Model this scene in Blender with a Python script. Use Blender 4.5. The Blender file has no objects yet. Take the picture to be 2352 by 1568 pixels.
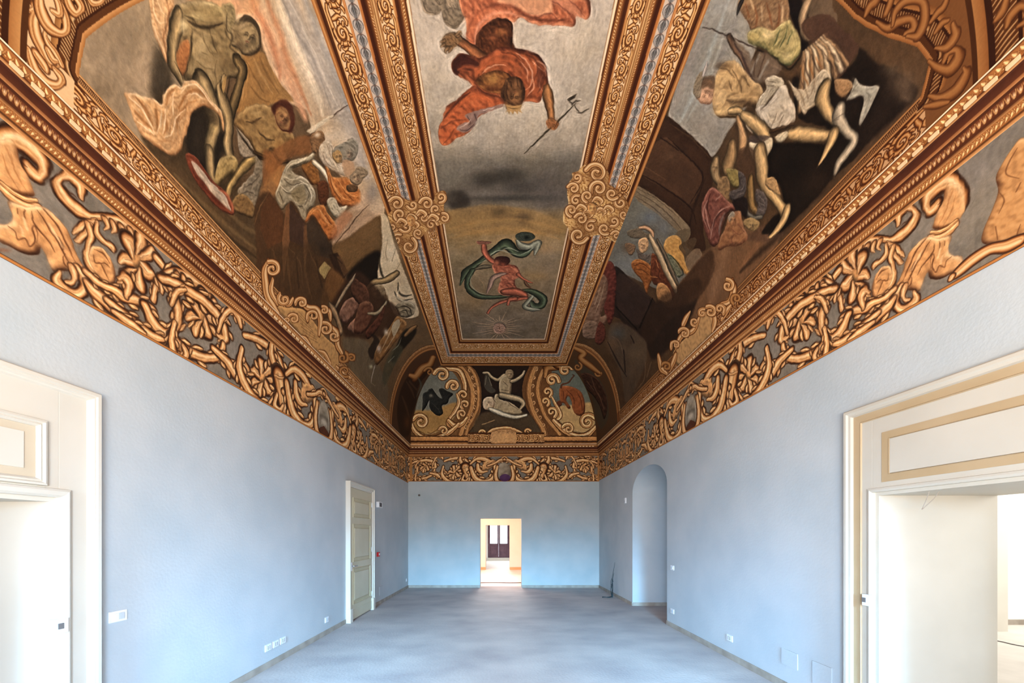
import bpy, bmesh, math, random
import numpy as np
from mathutils import Vector, Matrix

sc = bpy.context.scene
COL = sc.collection
PI = math.pi
EYE = 1.62                       # camera height above the floor
F, CX, CY = 845.0, 1151.0, 1227.0  # focal length and vanishing point in photo pixels

# ---------------------------------------------------------------- camera
cam_data = bpy.data.cameras.new('camera')
cam_data.sensor_width = 36.0
cam_data.lens = F / 2352 * 36.0
cam_data.shift_x = (1176 - CX) / 2352
cam_data.shift_y = (CY - 784) / 2352
cam_data.clip_start = 0.05
cam_data.clip_end = 200
cam = bpy.data.objects.new('camera', cam_data)
COL.objects.link(cam)
cam.location = (0, 0, EYE)
cam.rotation_euler = (PI / 2, 0, 0)
sc.camera = cam

# ---------------------------------------------------------------- view
sc.view_settings.view_transform = 'Standard'
sc.view_settings.look = 'None'
sc.view_settings.gamma = 1.0
sc.view_settings.exposure = 0.0
sc.view_settings.use_curve_mapping = False
try:
    sc.cycles.use_denoising = True
    sc.cycles.max_bounces = 8
    sc.cycles.diffuse_bounces = 5
    sc.cycles.sample_clamp_indirect = 4.0
except Exception:
    pass

# ---------------------------------------------------------------- world and lights
world = bpy.data.worlds.new('world')
sc.world = world
world.use_nodes = True
wn = world.node_tree.nodes
wn['Background'].inputs['Color'].default_value = (0.80, 0.90, 1.0, 1)
wn['Background'].inputs['Strength'].default_value = 4.0

def area(name, loc, aim, sx, sy, power, color, spread=180):
    d = bpy.data.lights.new(name, 'AREA')
    d.shape = 'RECTANGLE'; d.size = sx; d.size_y = sy
    d.energy = power; d.color = color
    d.spread = math.radians(spread)
    o = bpy.data.objects.new(name, d)
    COL.objects.link(o)
    o.location = loc
    o.rotation_euler = (Vector(aim) - Vector(loc)).to_track_quat('-Z', 'Y').to_euler()
    return o

# daylight through the windows in the wall behind the camera: a soft part and the downward slant of the open sky
area('window_daylight', (-1.5, -3.35, 1.6), (-1.4, 5.0, 0.6), 1.4, 2.2, 62, (0.82, 0.88, 1.0))
area('window_daylight', (1.6, -3.35, 1.6), (1.5, 5.0, 0.6), 1.4, 2.2, 62, (0.82, 0.88, 1.0))
area('window_skylight', (-1.5, -3.35, 2.3), (-1.5, 9.0, -1.4), 1.4, 1.2, 130, (0.24, 0.62, 1.0), 32)
area('window_skylight', (1.6, -3.35, 2.3), (1.6, 9.0, -1.4), 1.4, 1.2, 130, (0.24, 0.62, 1.0), 32)
area('window_skylight', (1.6, -3.35, 2.3), (-2.8, 4.2, 0.0), 1.4, 1.2, 42, (0.28, 0.60, 1.0), 40)
area('window_skylight', (-1.5, -3.35, 2.3), (2.9, 4.6, 0.0), 1.4, 1.2, 42, (0.28, 0.60, 1.0), 40)
# added warm fill, unseen behind the camera, thrown up to brighten the vault
area('vault_fill_light', (0.1, -1.0, 1.6), (0.1, 3.2, 6.2), 2.6, 1.0, 430, (1.0, 0.87, 0.74))
# daylight in the side rooms and in the rooms beyond the far doorway
area('right_room_daylight', (6.4, 1.4, 2.7), (3.4, 2.9, 1.4), 2.5, 1.5, 80, (1.0, 0.98, 0.96))
area('right_far_daylight', (9.5, 4.0, 2.8), (9.2, 6.4, 1.3), 2.0, 1.6, 130, (1.0, 0.99, 0.97))
area('left_room_daylight', (-5.4, 1.0, 2.6), (-5.0, 3.6, 1.4), 1.6, 1.6, 18, (1.0, 0.93, 0.93))
area('far_room_daylight', (-2.4, 14.2, 2.2), (0.6, 14.6, 0.6), 2.2, 1.8, 190, (1.0, 0.82, 0.72))
area('far_room_glow', (0.0, 16.2, 2.6), (0.0, 9.5, 0.0), 1.6, 0.8, 45, (1.0, 0.93, 0.9), 90)
area('far_window_daylight', (0.1, 22.6, 2.0), (0.0, 17.0, 0.4), 1.2, 1.6, 110, (0.86, 0.93, 1.0))
# ================================================================ the painted vault: geometry and fresco canvases
XL, XR, YB, YF = -2.83, 2.985, -3.4, 11.2      # wall planes
CP = 0.10                                        # how far the cornice stands off the walls
ZS, ZT = 2.70, 4.61                              # springing and crown of the vault, above eye level
FXL, FXR, FYE = -1.641, 1.807, 10.02             # edges of the flat crown
AL, AR, AE = FXL - (XL + CP), (XR - CP) - FXR, (YF - CP) - FYE
AB = ZT - ZS
ARC = 2.42

class Flat:
    u0, u1, v0, v1 = FXL, FXR, 1.0, FYE         # u = X, v = Y
    def uv(s, x, y):
        Y = F * ZT / (CY - y)
        return (x - CX) / F * Y, Y
    def pos(s, u, v):
        return u, v, np.full_like(u, ZT)

def _ellipse(px, pz, cx_, cz_, a, b):
    # farthest hit of the ray (px,pz)*t on the ellipse
    A = (px / a) ** 2 + (pz / b) ** 2
    B = -2 * (px * cx_ / a ** 2 + pz * cz_ / b ** 2)
    C = (cx_ / a) ** 2 + (cz_ / b) ** 2 - 1
    t = (-B + np.sqrt(np.maximum(B * B - 4 * A * C, 0))) / (2 * A)
    return t

class Cove:                                     # side vaults, u = Y, v = angle as arc length
    def __init__(s, side):
        s.side = side
        s.a = AL if side < 0 else AR
        s.cx = FXL if side < 0 else FXR
        s.u0, s.u1, s.v0, s.v1 = 1.0, YF - CP, 0.0, ARC
    def uv(s, x, y):
        dx, dz = (x - CX) / F, (CY - y) / F
        t = _ellipse(dx, dz, s.cx, ZS, s.a, AB)
        X, Z = dx * t, dz * t
        th = np.arctan2((Z - ZS) / AB, (X - s.cx) * s.side / s.a)
        return t, th / (PI / 2) * ARC
    def pos(s, u, v):
        th = v / ARC * PI / 2
        return s.cx + s.side * s.a * np.cos(th), u, ZS + AB * np.sin(th)

class EndCove:                                  # u = X, v = arc length
    u0, u1, v0, v1 = XL + CP, XR - CP, 0.0, ARC
    def uv(s, x, y):
        dz = (CY - y) / F
        t = _ellipse(np.ones_like(dz), dz, FYE, ZS, AE, AB)
        th = np.arctan2((dz * t - ZS) / AB, (t - FYE) / AE)
        return (x - CX) / F * t, th / (PI / 2) * ARC
    def pos(s, u, v):
        th = v / ARC * PI / 2
        return u, FYE + AE * np.cos(th), ZS + AB * np.sin(th)

class Wall:                                     # friezes on the side walls, u = Y, v = height above the eye
    def __init__(s, X, z0, z1, u0=1.2, u1=YF):
        s.X = X; s.u0, s.u1, s.v0, s.v1 = u0, u1, z0, z1
    def uv(s, x, y):
        Y = F * s.X / (x - CX)
        return Y, (CY - y) / F * Y
    def pos(s, u, v):
        return np.full_like(u, s.X), u, v

def hexc(c):
    return np.array(c, dtype=np.float32) / 255.0

def catmull(pts, n=6, closed=False):
    p = np.asarray(pts, dtype=np.float64)
    if len(p) < 3:
        k = np.linspace(0, 1, n * 2)[:, None]
        return p[0] * (1 - k) + p[-1] * k
    if closed:
        q = np.vstack([p[-1], p, p[0], p[1]])
        m = len(p)
    else:
        q = np.vstack([2 * p[0] - p[1], p, 2 * p[-1] - p[-2]])
        m = len(p) - 1
    t = np.linspace(0, 1, n, endpoint=False)[:, None]
    out = []
    for i in range(m):
        a, b, c, d = q[i], q[i + 1], q[i + 2], q[i + 3]
        out.append(0.5 * ((2 * b) + (-a + c) * t + (2 * a - 5 * b + 4 * c - d) * t ** 2 + (-a + 3 * b - 3 * c + d) * t ** 3))
    if not closed:
        out.append(p[-1:])
    return np.vstack(out)

def blur1(a, r, axis):
    r = int(r)
    if r < 1:
        return a
    n = a.shape[axis]
    pad = [(0, 0)] * a.ndim
    pad[axis] = (r + 1, r)
    c = np.cumsum(np.pad(a, pad, mode='edge'), axis=axis, dtype=np.float64)
    hi = [slice(None)] * a.ndim; lo = [slice(None)] * a.ndim
    hi[axis] = slice(2 * r + 1, 2 * r + 1 + n); lo[axis] = slice(0, n)
    return ((c[tuple(hi)] - c[tuple(lo)]) / (2 * r + 1)).astype(np.float32)

def blur(a, r):
    for _ in range(2):
        a = blur1(blur1(a, r, 0), r, 1)
    return a

def noise(h, w, cell, seed):
    rng = np.random.default_rng(seed)
    gh, gw = int(h / cell) + 3, int(w / cell) + 3
    g = rng.random((gh, gw)).astype(np.float32)
    y = np.arange(h) / cell; x = np.arange(w) / cell
    yi, xi = y.astype(int), x.astype(int)
    fy, fx = (y - yi)[:, None], (x - xi)[None, :]
    fy = fy * fy * (3 - 2 * fy); fx = fx * fx * (3 - 2 * fx)
    a = g[yi][:, xi]; b = g[yi][:, xi + 1]; c = g[yi + 1][:, xi]; d = g[yi + 1][:, xi + 1]
    return (a * (1 - fx) + b * fx) * (1 - fy) + (c * (1 - fx) + d * fx) * fy

def fbm(h, w, cell, seed, octs=4):
    o = np.zeros((h, w), np.float32); amp = 1; tot = 0
    for k in range(octs):
        if cell < 1.5: break
        o += amp * noise(h, w, cell, seed + k * 17); tot += amp
        amp *= 0.6; cell /= 2.1
    return o / tot - 0.5

RAMPS = {
    # cream and ochre scroll, dark outline on both sides, drawn folds inside
    'gold': ([-1, -.84, -.66, -.42, -.12, .12, .30, .40, .56, .76, .9, 1],
             [(70, 34, 14), (122, 70, 30), (196, 134, 72), (240, 198, 140), (248, 214, 164), (222, 166, 100), (160, 100, 48),
              (214, 158, 94), (232, 184, 122), (176, 112, 54), (96, 52, 22), (66, 34, 14)]),
    'gold2': ([-1, -.8, -.5, 0, .45, .8, 1],
              [(84, 40, 12), (150, 84, 30), (224, 166, 94), (248, 208, 146), (208, 140, 68), (128, 70, 24), (74, 36, 12)]),
    'ochre': ([-1, -.75, -.3, .3, .75, 1],
              [(84, 44, 20), (142, 90, 44), (206, 152, 88), (190, 134, 72), (126, 76, 34), (74, 38, 16)]),
    'line': ([-1, 1], [(84, 44, 18), (84, 44, 18)]),
}
def shade_ramp(c, dark=.42, hi=1.22):
    c = np.array(c, float)
    m = lambda k: tuple(np.clip(c * k, 0, 255))
    return ([-1, -.8, -.35, .1, .6, 1], [m(dark), m(.72), m(hi), m(1.05), m(.78), m(dark * .9)])

class Canvas:
    def __init__(s, surf, ppm, base=(120, 100, 80)):
        s.S = surf; s.ppm = ppm
        s.w = int((surf.u1 - surf.u0) * ppm); s.h = int((surf.v1 - surf.v0) * ppm)
        s.im = np.empty((s.h, s.w, 3), np.float32); s.im[:] = hexc(base)
        s.ox = s.oy = 0.0; s.sc = 1.0
        s.lab = np.zeros((s.h, s.w), np.uint8); s.id = 0; s.mod = 1.0
        s.gu, s.gv = np.meshgrid(surf.u0 + (np.arange(s.w) + .5) / ppm, surf.v0 + (np.arange(s.h) + .5) / ppm)
        s.direct = False
    def at(s, ox=0, oy=0, sc=1.0):
        s.ox, s.oy, s.sc = ox, oy, sc; s.direct = False
        return s
    def metric(s):
        s.direct = True
        return s
    def map(s, p):
        p = np.asarray(p, float)
        if s.direct:
            u, v = p[:, 0], p[:, 1]
        else:
            u, v = s.S.uv(p[:, 0] / s.sc + s.ox, p[:, 1] / s.sc + s.oy)
        return np.stack([(u - s.S.u0) * s.ppm, (v - s.S.v0) * s.ppm], 1)
    def as_(s, i):
        s.id = i
        return s
    def stamp(s, sl, m):
        if s.id:
            l = s.lab[sl]; l[m > .5] = s.id
    def mask(s, q, soft=0.0, clipto=None):
        pad = int(soft * 3) + 2
        x0 = max(int(q[:, 0].min()) - pad, 0); x1 = min(int(q[:, 0].max()) + pad + 1, s.w)
        y0 = max(int(q[:, 1].min()) - pad, 0); y1 = min(int(q[:, 1].max()) + pad + 1, s.h)
        if x1 - x0 < 1 or y1 - y0 < 1:
            return None
        W = x1 - x0
        m = np.zeros((y1 - y0, W), np.float32)
        A = q; B = np.roll(q, -1, 0)
        for sub in (.17, .5, .83):
            ys = np.arange(y0, y1) + sub
            for r, yy in enumerate(ys):
                c = (A[:, 1] <= yy) != (B[:, 1] <= yy)
                if not c.any(): continue
                a, b = A[c], B[c]
                xs = np.sort(a[:, 0] + (yy - a[:, 1]) / (b[:, 1] - a[:, 1]) * (b[:, 0] - a[:, 0])) - x0
                for i in range(0, len(xs) - 1, 2):
                    l, rr = max(xs[i], 0), min(xs[i + 1], W)
                    if rr <= l: continue
                    li, ri = int(l), int(rr)
                    if li == ri:
                        m[r, li if li < W else W - 1] += (rr - l) / 3
                    else:
                        m[r, li] += (1 - (l - li)) / 3
                        m[r, li + 1:ri] += 1 / 3
                        if ri < W: m[r, ri] += (rr - ri) / 3
        m = np.clip(m, 0, 1)
        if soft >= 1:
            m = blur(m, soft)
        return (slice(y0, y1), slice(x0, x1)), m
    def lscale(s, p):
        """canvas pixels per entry unit near p (geometric mean)"""
        q = s.map([p, (p[0] + 4, p[1]), (p[0], p[1] + 4)])
        a, b = (q[1] - q[0]) / 4, (q[2] - q[0]) / 4
        return math.sqrt(abs(a[0] * b[1] - a[1] * b[0])) + 1e-6
    # filled shape
    def P(s, pts, col, soft=0, a=1.0, curve=True, tex=0.0):
        e = catmull(pts, 5, True) if curve else np.asarray(pts, float)
        k = s.lscale(np.mean(pts, 0))
        r = s.mask(s.map(e), soft * k)
        if r is None: return s
        sl, m = r
        c = hexc(col)
        if soft < 4: s.stamp(sl, m)
        m = (m * a)[..., None]
        s.im[sl] = s.im[sl] * (1 - m) + c * m
        return s
    # filled shape with painted volume; light comes from the side given in canvas axes
    def M(s, pts, col, hi=None, lo=None, r=10, light=(-.5, .6), edge=.55, a=1.0, soft=.9, curve=True, model=.6):
        e = catmull(pts, 5, True) if curve else np.asarray(pts, float)
        k = s.lscale(np.mean(pts, 0))
        q = s.map(e)
        res = s.mask(q, soft * k)
        if res is None: return s
        sl, m = res
        col = np.array(col, float)
        hi = hexc(col * 1.28 if hi is None else hi); lo = hexc(col * .5 if lo is None else lo); c = hexc(col)
        hgt = blur(m, max(r * k * .5, 1))
        gy, gx = np.gradient(hgt)
        g = (gx * light[0] + gy * light[1]) * max(r * k, 2) * 1.6
        g = np.clip(-g, -1, 1)[..., None]
        out = c + (hi - c) * np.clip(g, 0, 1) * 1.0 + (lo - c) * np.clip(-g, 0, 1)
        hh, ww = m.shape
        cell = max(r * k * .85, 3)
        mu = noise(hh, ww, cell, int(sl[0].start * 7 + sl[1].start) % 9999) - .5
        mu2 = noise(hh, ww, cell * .4, int(sl[0].start * 3 + sl[1].start) % 9999) - .5
        gy2, gx2 = np.gradient(blur(mu, cell * .15))
        md = np.clip(mu * .9 + mu2 * .35 + (gx2 * light[0] + gy2 * light[1]) * -cell * 1.2, -1, 1)[..., None] * model * s.mod
        out = out + (hi - out) * np.clip(md, 0, 1) + (lo - out) * np.clip(-md, 0, 1)
        rim = np.clip((.72 - hgt) / .35, 0, 1)[..., None] * edge
        out = out * (1 - rim) + lo * rim
        s.stamp(sl, m)
        m = (m * a)[..., None]
        s.im[sl] = s.im[sl] * (1 - m) + np.clip(out, 0, 1) * m
        return s
    # soft dab
    def G(s, x, y, rx, ry, col, a=1.0, ang=0, p=1.0):
        q = s.map([(x, y), (x + 2, y), (x, y + 2)])
        J = np.stack([(q[1] - q[0]) / 2, (q[2] - q[0]) / 2], 1)
        c_, s_ = math.cos(math.radians(ang)), math.sin(math.radians(ang))
        R = J @ np.array([[c_, -s_], [s_, c_]]) @ np.diag([rx, ry])
        ex = 2.2 * np.sqrt((R ** 2).sum(1))
        x0, x1 = int(max(q[0, 0] - ex[0], 0)), int(min(q[0, 0] + ex[0] + 1, s.w))
        y0, y1 = int(max(q[0, 1] - ex[1], 0)), int(min(q[0, 1] + ex[1] + 1, s.h))
        if x1 <= x0 or y1 <= y0: return s
        Ri = np.linalg.pinv(R)
        X, Y = np.meshgrid(np.arange(x0, x1) - q[0, 0], np.arange(y0, y1) - q[0, 1])
        d2 = (Ri[0, 0] * X + Ri[0, 1] * Y) ** 2 + (Ri[1, 0] * X + Ri[1, 1] * Y) ** 2
        m = (np.exp(-(d2 ** p)) * a)[..., None].astype(np.float32)
        sl = (slice(y0, y1), slice(x0, x1))
        s.im[sl] = s.im[sl] * (1 - m) + hexc(col) * m
        return s
    # brush stroke: tapering ribbon with a cross profile
    def T(s, pts, w, ramp='gold', a=1.0, n=5, flip=False, curve=True, feather=0.0):
        p = np.asarray(pts, float)
        w = np.asarray(w if hasattr(w, '__len__') else [w] * len(p), float)
        if len(w) != len(p):
            w = np.interp(np.linspace(0, 1, len(p)), np.linspace(0, 1, len(w)), w)
        e = catmull(np.column_stack([p, w]), n) if curve else np.column_stack([p, w])
        c = e[:, :2]; hw = np.maximum(e[:, 2], .05) * .5
        d = np.gradient(c, axis=0)
        d /= np.linalg.norm(d, axis=1)[:, None] + 1e-9
        nn = np.stack([-d[:, 1], d[:, 0]], 1)
        Q = s.map(c); Qn = s.map(c + nn * hw[:, None])
        D = np.gradient(Q, axis=0); D /= np.linalg.norm(D, axis=1)[:, None] + 1e-9
        off = Qn - Q
        sgn = np.sign(np.median(off[:, 0] * -D[:, 1] + off[:, 1] * D[:, 0])) or 1
        R = np.abs(off[:, 0] * -D[:, 1] + off[:, 1] * D[:, 0]) + .35
        mx = R.max() + 2
        x0 = max(int(Q[:, 0].min() - mx), 0); x1 = min(int(Q[:, 0].max() + mx) + 1, s.w)
        y0 = max(int(Q[:, 1].min() - mx), 0); y1 = min(int(Q[:, 1].max() + mx) + 1, s.h)
        if x1 <= x0 or y1 <= y0: return s
        best = np.full((y1 - y0, x1 - x0), 9., np.float32); sg = np.zeros_like(best); rr = np.ones_like(best)
        for i in range(len(Q) - 1):
            a0, a1, r0, r1 = Q[i], Q[i + 1], R[i], R[i + 1]
            m = max(r0, r1) + 1
            bx0 = max(int(min(a0[0], a1[0]) - m), x0); bx1 = min(int(max(a0[0], a1[0]) + m) + 2, x1)
            by0 = max(int(min(a0[1], a1[1]) - m), y0); by1 = min(int(max(a0[1], a1[1]) + m) + 2, y1)
            if bx1 <= bx0 or by1 <= by0: continue
            X = np.arange(bx0, bx1)[None, :] - a0[0]; Y = np.arange(by0, by1)[:, None] - a0[1]
            v = a1 - a0; L2 = v @ v + 1e-9
            t = np.clip((X * v[0] + Y * v[1]) / L2, 0, 1)
            dx, dy = X - t * v[0], Y - t * v[1]
            r = r0 + (r1 - r0) * t
            k = np.sqrt(dx * dx + dy * dy) / r
            sl = (slice(by0 - y0, by1 - y0), slice(bx0 - x0, bx1 - x0))
            b = best[sl]; u = k < b
            b[u] = k[u]
            sgb = sg[sl]; sgb[u] = np.sign(v[0] * dy - v[1] * dx)[u]
            rb = rr[sl]; rb[u] = (r * np.ones_like(k))[u]
        al = np.clip((1 - best) * rr + .5, 0, 1)
        if feather:
            al = al * np.clip((1 - best) / feather, 0, 1)
        tt = np.clip(best, 0, 1) * sg * sgn * (-1 if flip else 1)
        rp = RAMPS[ramp] if isinstance(ramp, str) else ramp
        if len(rp) == 3 and not isinstance(rp[0], (list, tuple)):
            out = np.broadcast_to(hexc(rp), al.shape + (3,))
        else:
            cols = np.array(rp[1], float) / 255
            out = np.stack([np.interp(tt, rp[0], cols[:, j]) for j in range(3)], -1)
        m = (al * a)[..., None]
        sl = (slice(y0, y1), slice(x0, x1))
        if not feather: s.stamp(sl, al)
        s.im[sl] = s.im[sl] * (1 - m) + out * m
        return s
    def L(s, pts, w, col, a=1.0, curve=True, feather=.8):
        if not hasattr(w, '__len__') and len(pts) > 2: w = list(w * np.interp(np.linspace(0, 1, len(pts)), [0, .3, .7, 1], [.5, 1.25, 1.25, .4]))
        return s.T(pts, w, tuple(col), a, 5, False, curve, feather)
    def F(s, lines, w, col, a=.8):
        for l in lines: s.L(l, w if not isinstance(w, tuple) else list(w), col, a)
        return s
    def face(s, x, y, r, ang=0, skin=(190, 152, 112), dark=(66, 46, 32)):
        a = math.radians(ang); ca, sa = math.cos(a), math.sin(a)
        q = lambda u, v: (x + (u * ca - v * sa) * r, y + (u * sa + v * ca) * r)
        hi = tuple(min(255, k * 1.2) for k in skin)
        def g(u, v, ru, rv, col, al): s.G(*q(u, v), ru * r, rv * r, col, al, ang)
        g(0, .05, .62, .78, skin, .85); g(-.15, -.45, .38, .24, hi, .7); g(-.34, .22, .22, .2, hi, .6); g(.42, .2, .2, .45, dark, .45)
        g(0, .82, .3, .14, dark, .4); g(-.3, -.12, .22, .10, dark, .85); g(.3, -.12, .22, .10, dark, .85); g(-.3, -.10, .07, .05, hi, .5)
        s.L([q(-.5, -.30), q(-.28, -.36), q(-.08, -.26)], r * .09, dark, .8); s.L([q(.1, -.26), q(.3, -.36), q(.5, -.28)], r * .09, dark, .8)
        s.L([q(.06, -.24), q(.14, .14), q(-.02, .24)], r * .09, dark, .7); s.L([q(-.03, -.2), q(-.03, .14)], r * .09, hi, .8)
        s.L([q(-.2, .48), q(0, .44), q(.2, .48)], r * .10, (120, 56, 44), .8); g(0, .60, .14, .05, dark, .5)
        return s
    # spiral volute ending in an eye
    def V(s, x, y, r, a0, turns, w, ramp='gold', flip=False, tail=None, ry=1.0, n=4):
        k = int(abs(turns) * 10) + 3
        t = np.linspace(0, 1, k)
        rad = r * (1 - .80 * t ** .8)
        an = math.radians(a0) + turns * 2 * PI * t
        pts = list(zip(x + rad * np.cos(an), y + rad * ry * np.sin(an)))
        ww = list(w * (1 - .55 * t))
        ww[-1] = w * .85
        if tail:
            pts = list(tail) + pts; ww = [w * .7] * len(tail) + ww
        s.T(pts, ww, ramp, 1.0, n, flip)
        return s
    def seam(s, amt=.07, seed=1, sharp=.45, grain=.04, wob=2.4, lic=1.0):
        h, w = s.h, s.w
        # hand-painted edges: small wander of the contour, then local contrast
        k = s.ppm / 240
        dx = (noise(h, w, 9 * k, seed + 31) - .5) * wob * k + (noise(h, w, 4 * k, seed + 32) - .5) * .4 * wob * k
        dy = (noise(h, w, 9 * k, seed + 33) - .5) * wob * k + (noise(h, w, 4 * k, seed + 34) - .5) * .4 * wob * k
        yy, xx = np.mgrid[0:h, 0:w]
        Y = np.clip(yy + dy, 0, h - 1.01); X = np.clip(xx + dx, 0, w - 1.01)
        y0 = Y.astype(int); x0 = X.astype(int); fy = (Y - y0)[..., None]; fx = (X - x0)[..., None]
        y1 = np.minimum(y0 + 1, h - 1); x1 = np.minimum(x0 + 1, w - 1)
        s.im = ((s.im[y0, x0] * (1 - fx) + s.im[y0, x1] * fx) * (1 - fy) + (s.im[y1, x0] * (1 - fx) + s.im[y1, x1] * fx) * fy).astype(np.float32)
        if lic:
            # brush hair follows the painted forms
            lum = blur(s.im.mean(-1), 2 * k)
            gy, gx = np.gradient(lum)
            jxx, jyy, jxy = blur(gx * gx, 6 * k), blur(gy * gy, 6 * k), blur(gx * gy, 6 * k)
            th = .5 * np.arctan2(2 * jxy, jxx - jyy) + PI / 2 + (noise(h, w, 26 * k, seed + 51) - .5) * 1.1
            vx, vy = np.cos(th).astype(np.float32), np.sin(th).astype(np.float32)
            rng = np.random.default_rng(seed + 3)
            wn_ = blur1(blur1(rng.random((h, w)).astype(np.float32), 1, 0), 1, 1)
            acc = wn_.copy(); sm = s.im.copy(); cnt = 1
            for sg_ in (-1, 1):
                X_, Y_ = xx.astype(np.float32), yy.astype(np.float32)
                for st in range(5):
                    xi = np.clip(X_, 0, w - 1).astype(np.int32); yi = np.clip(Y_, 0, h - 1).astype(np.int32)
                    X_ = X_ + sg_ * vx[yi, xi] * 1.5 * k; Y_ = Y_ + sg_ * vy[yi, xi] * 1.5 * k
                    xi = np.clip(X_, 0, w - 1).astype(np.int32); yi = np.clip(Y_, 0, h - 1).astype(np.int32)
                    acc += wn_[yi, xi]; sm += s.im[yi, xi]; cnt += 1
            acc /= cnt; acc = (acc - acc.mean()) / (acc.std() + 1e-6)
            en = np.sqrt(jxx + jyy); en = blur(np.clip(en * 45 / k, 0, 1), 4 * k)[..., None]
            s.im = s.im * (1 - .5 * en) + sm / cnt * .5 * en
            s.im *= 1 + np.clip(acc, -2.5, 2.5)[..., None] * .040 * lic * (.22 + .78 * en)
        lum = s.im.mean(-1)
        s.im *= (1 + np.clip((lum - blur(lum, 12 * k)) * sharp / (lum + .12), -.4, .4))[..., None]
        br = noise(h, w, 5 * k, seed + 40) * .5 + np.kron(noise(h // 3 + 1, w, 4 * k, seed + 41), np.ones((3, 1), np.float32))[:h] * .5
        s.im *= (1 + (br - .5) * .16)[..., None]
        n = fbm(h, w, s.ppm * .22, seed, 5) * 2 * amt + fbm(h, w, s.ppm * .025, seed + 5, 2) * 2 * grain
        s.im *= (1 + n)[..., None]
        t = fbm(h, w, s.ppm * .35, seed + 9, 4)[..., None]
        s.im *= 1 + t * np.array([.05, .02, -.06], np.float32)
        rng = np.random.default_rng(seed)
        s.im += (rng.random((h, w, 1)).astype(np.float32) - .5) * .035
        s.im = np.clip(s.im, 0, 1)

# ---------------------------------------------------------------- ornament tiles (drawn in a 0..L by 0..1 strip)
class Strip:
    def __init__(s, L, ppm): s.u0, s.u1, s.v0, s.v1 = 0.0, L, 0.0, 1.0

def wrap_paste(cv, fn):
    """draw fn three times so the tile repeats along u"""
    for k in (-1, 0, 1):
        fn(k * cv.S.u1)

def tile_scroll(seed, L=2.6, ground=(242, 206, 158), ramp='gold2', ppm=150, dense=False):
    cv = Canvas(Strip(L, ppm), ppm, ground).metric()
    h = L / 2
    def leaf(x, y, ang, ln, w, bend=.5, fl=False):
        a = math.radians(ang)
        p = []
        for k in range(5):
            t = k / 4
            b = a + bend * t * t * 2
            p.append((x + math.cos(b) * ln * t, y + math.sin(b) * ln * t))
        cv.T(p, [w * .7, w * 1.45, w * 1.35, w * .85, w * .25], ramp, flip=fl)
    def one(o, m):
        f = (lambda y: y) if m > 0 else (lambda y: 1 - y)
        g = 1 if m > 0 else -1
        P = lambda pts: [(o + x, f(y)) for x, y in pts]
        dk = ([-1, 1], [(96, 48, 18), (96, 48, 18)])
        def S(pts, w, fl=False):
            cv.T(P(pts), [q + .045 for q in w], dk, .95)
            cv.T(P(pts), w, ramp, flip=fl != (m < 0))
        # leaves springing from the stem
        S([(.16, .90), (.10, .66), (.02, .48), (.06, .34)], [.08, .17, .15, .06])
        S([(.98, .34), (1.08, .46), (1.20, .60), (1.16, .74)], [.06, .15, .15, .05])
        S([(.30, .14), (.20, .10), (.10, .16), (.06, .24)], [.12, .13, .10, .04])
        S([(1.02, .80), (1.10, .90), (1.22, .92)], [.12, .13, .05])
        # stem and volute
        k = 17; pts = [(-.34, .86), (-.12, .93), (.14, .92), (.42, .90)]; ww = [.10, .14, .17, .20]
        for q in range(k):
            t = q / (k - 1)
            an = math.radians(70) - t * 2 * PI * 1.45
            r = .385 * (1 - .80 * t ** .85)
            pts.append((.62 + math.cos(an) * r * 1.12, .50 + math.sin(an) * r)); ww.append(.215 * (1 - .45 * t))
        S(pts, ww)
        cv.T(P([(.44, .90), (.56, .97), (.80, .90)]), [.05, .06, .02], dk)
        for (x, y, dx, dy) in ((.30, .60, -.10, -.10), (.34, .34, -.12, -.06), (.66, .14, .04, -.10), (.94, .34, .12, -.04), (.92, .66, .10, .08)):
            S([(x, y), (x + dx * .7, y + dy * .5), (x + dx, y + dy * 1.2)], [.10, .12, .05])
    def both(o):
        one(o, 1); one(o + h, -1)
    wrap_paste(cv, both)
    return cv

def tile_garland(ppm=90):
    cv = Canvas(Strip(1.4, ppm), ppm, (214, 194, 176)).metric()
    def fn(o):
        for k in range(2):
            x = o + k * .7
            for j, (dy, c) in enumerate([(.30, (128, 124, 118)), (.70, (136, 128, 118)), (.18, (172, 164, 156)), (.82, (160, 152, 144)), (.5, (104, 102, 98))]):
                cv.T([(x, .5), (x + .26, dy), (x + .62, .5 + (dy - .5) * .45)], [.10, .26, .05],
                     ([-1, -.4, 0, .5, 1], [(74, 74, 78), c, (196, 192, 188), c, (66, 62, 64)]))
            cv.T([(x + .0, .5), (x + .66, .5)], [.05, .14], ([-1, 0, 1], [(60, 62, 66), (170, 168, 166), (60, 60, 62)]))
            cv.G(x + .02, .5, .05, .16, (110, 62, 44), .55)
    wrap_paste(cv, fn)
    return cv

def tile_rope(ppm=70, cols=((240, 206, 150), (110, 62, 26), (70, 40, 18))):
    cv = Canvas(Strip(1.0, ppm), ppm, cols[1]).metric()
    def fn(o):
        for k in range(4):
            x = o + k * .25
            cv.T([(x - .06, .02), (x + .10, .5), (x + .20, .98)], [.10, .15, .10], ([-1, -.3, .4, 1], [cols[2], cols[0], (200, 146, 84), cols[2]]))
    wrap_paste(cv, fn)
    return cv

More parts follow.
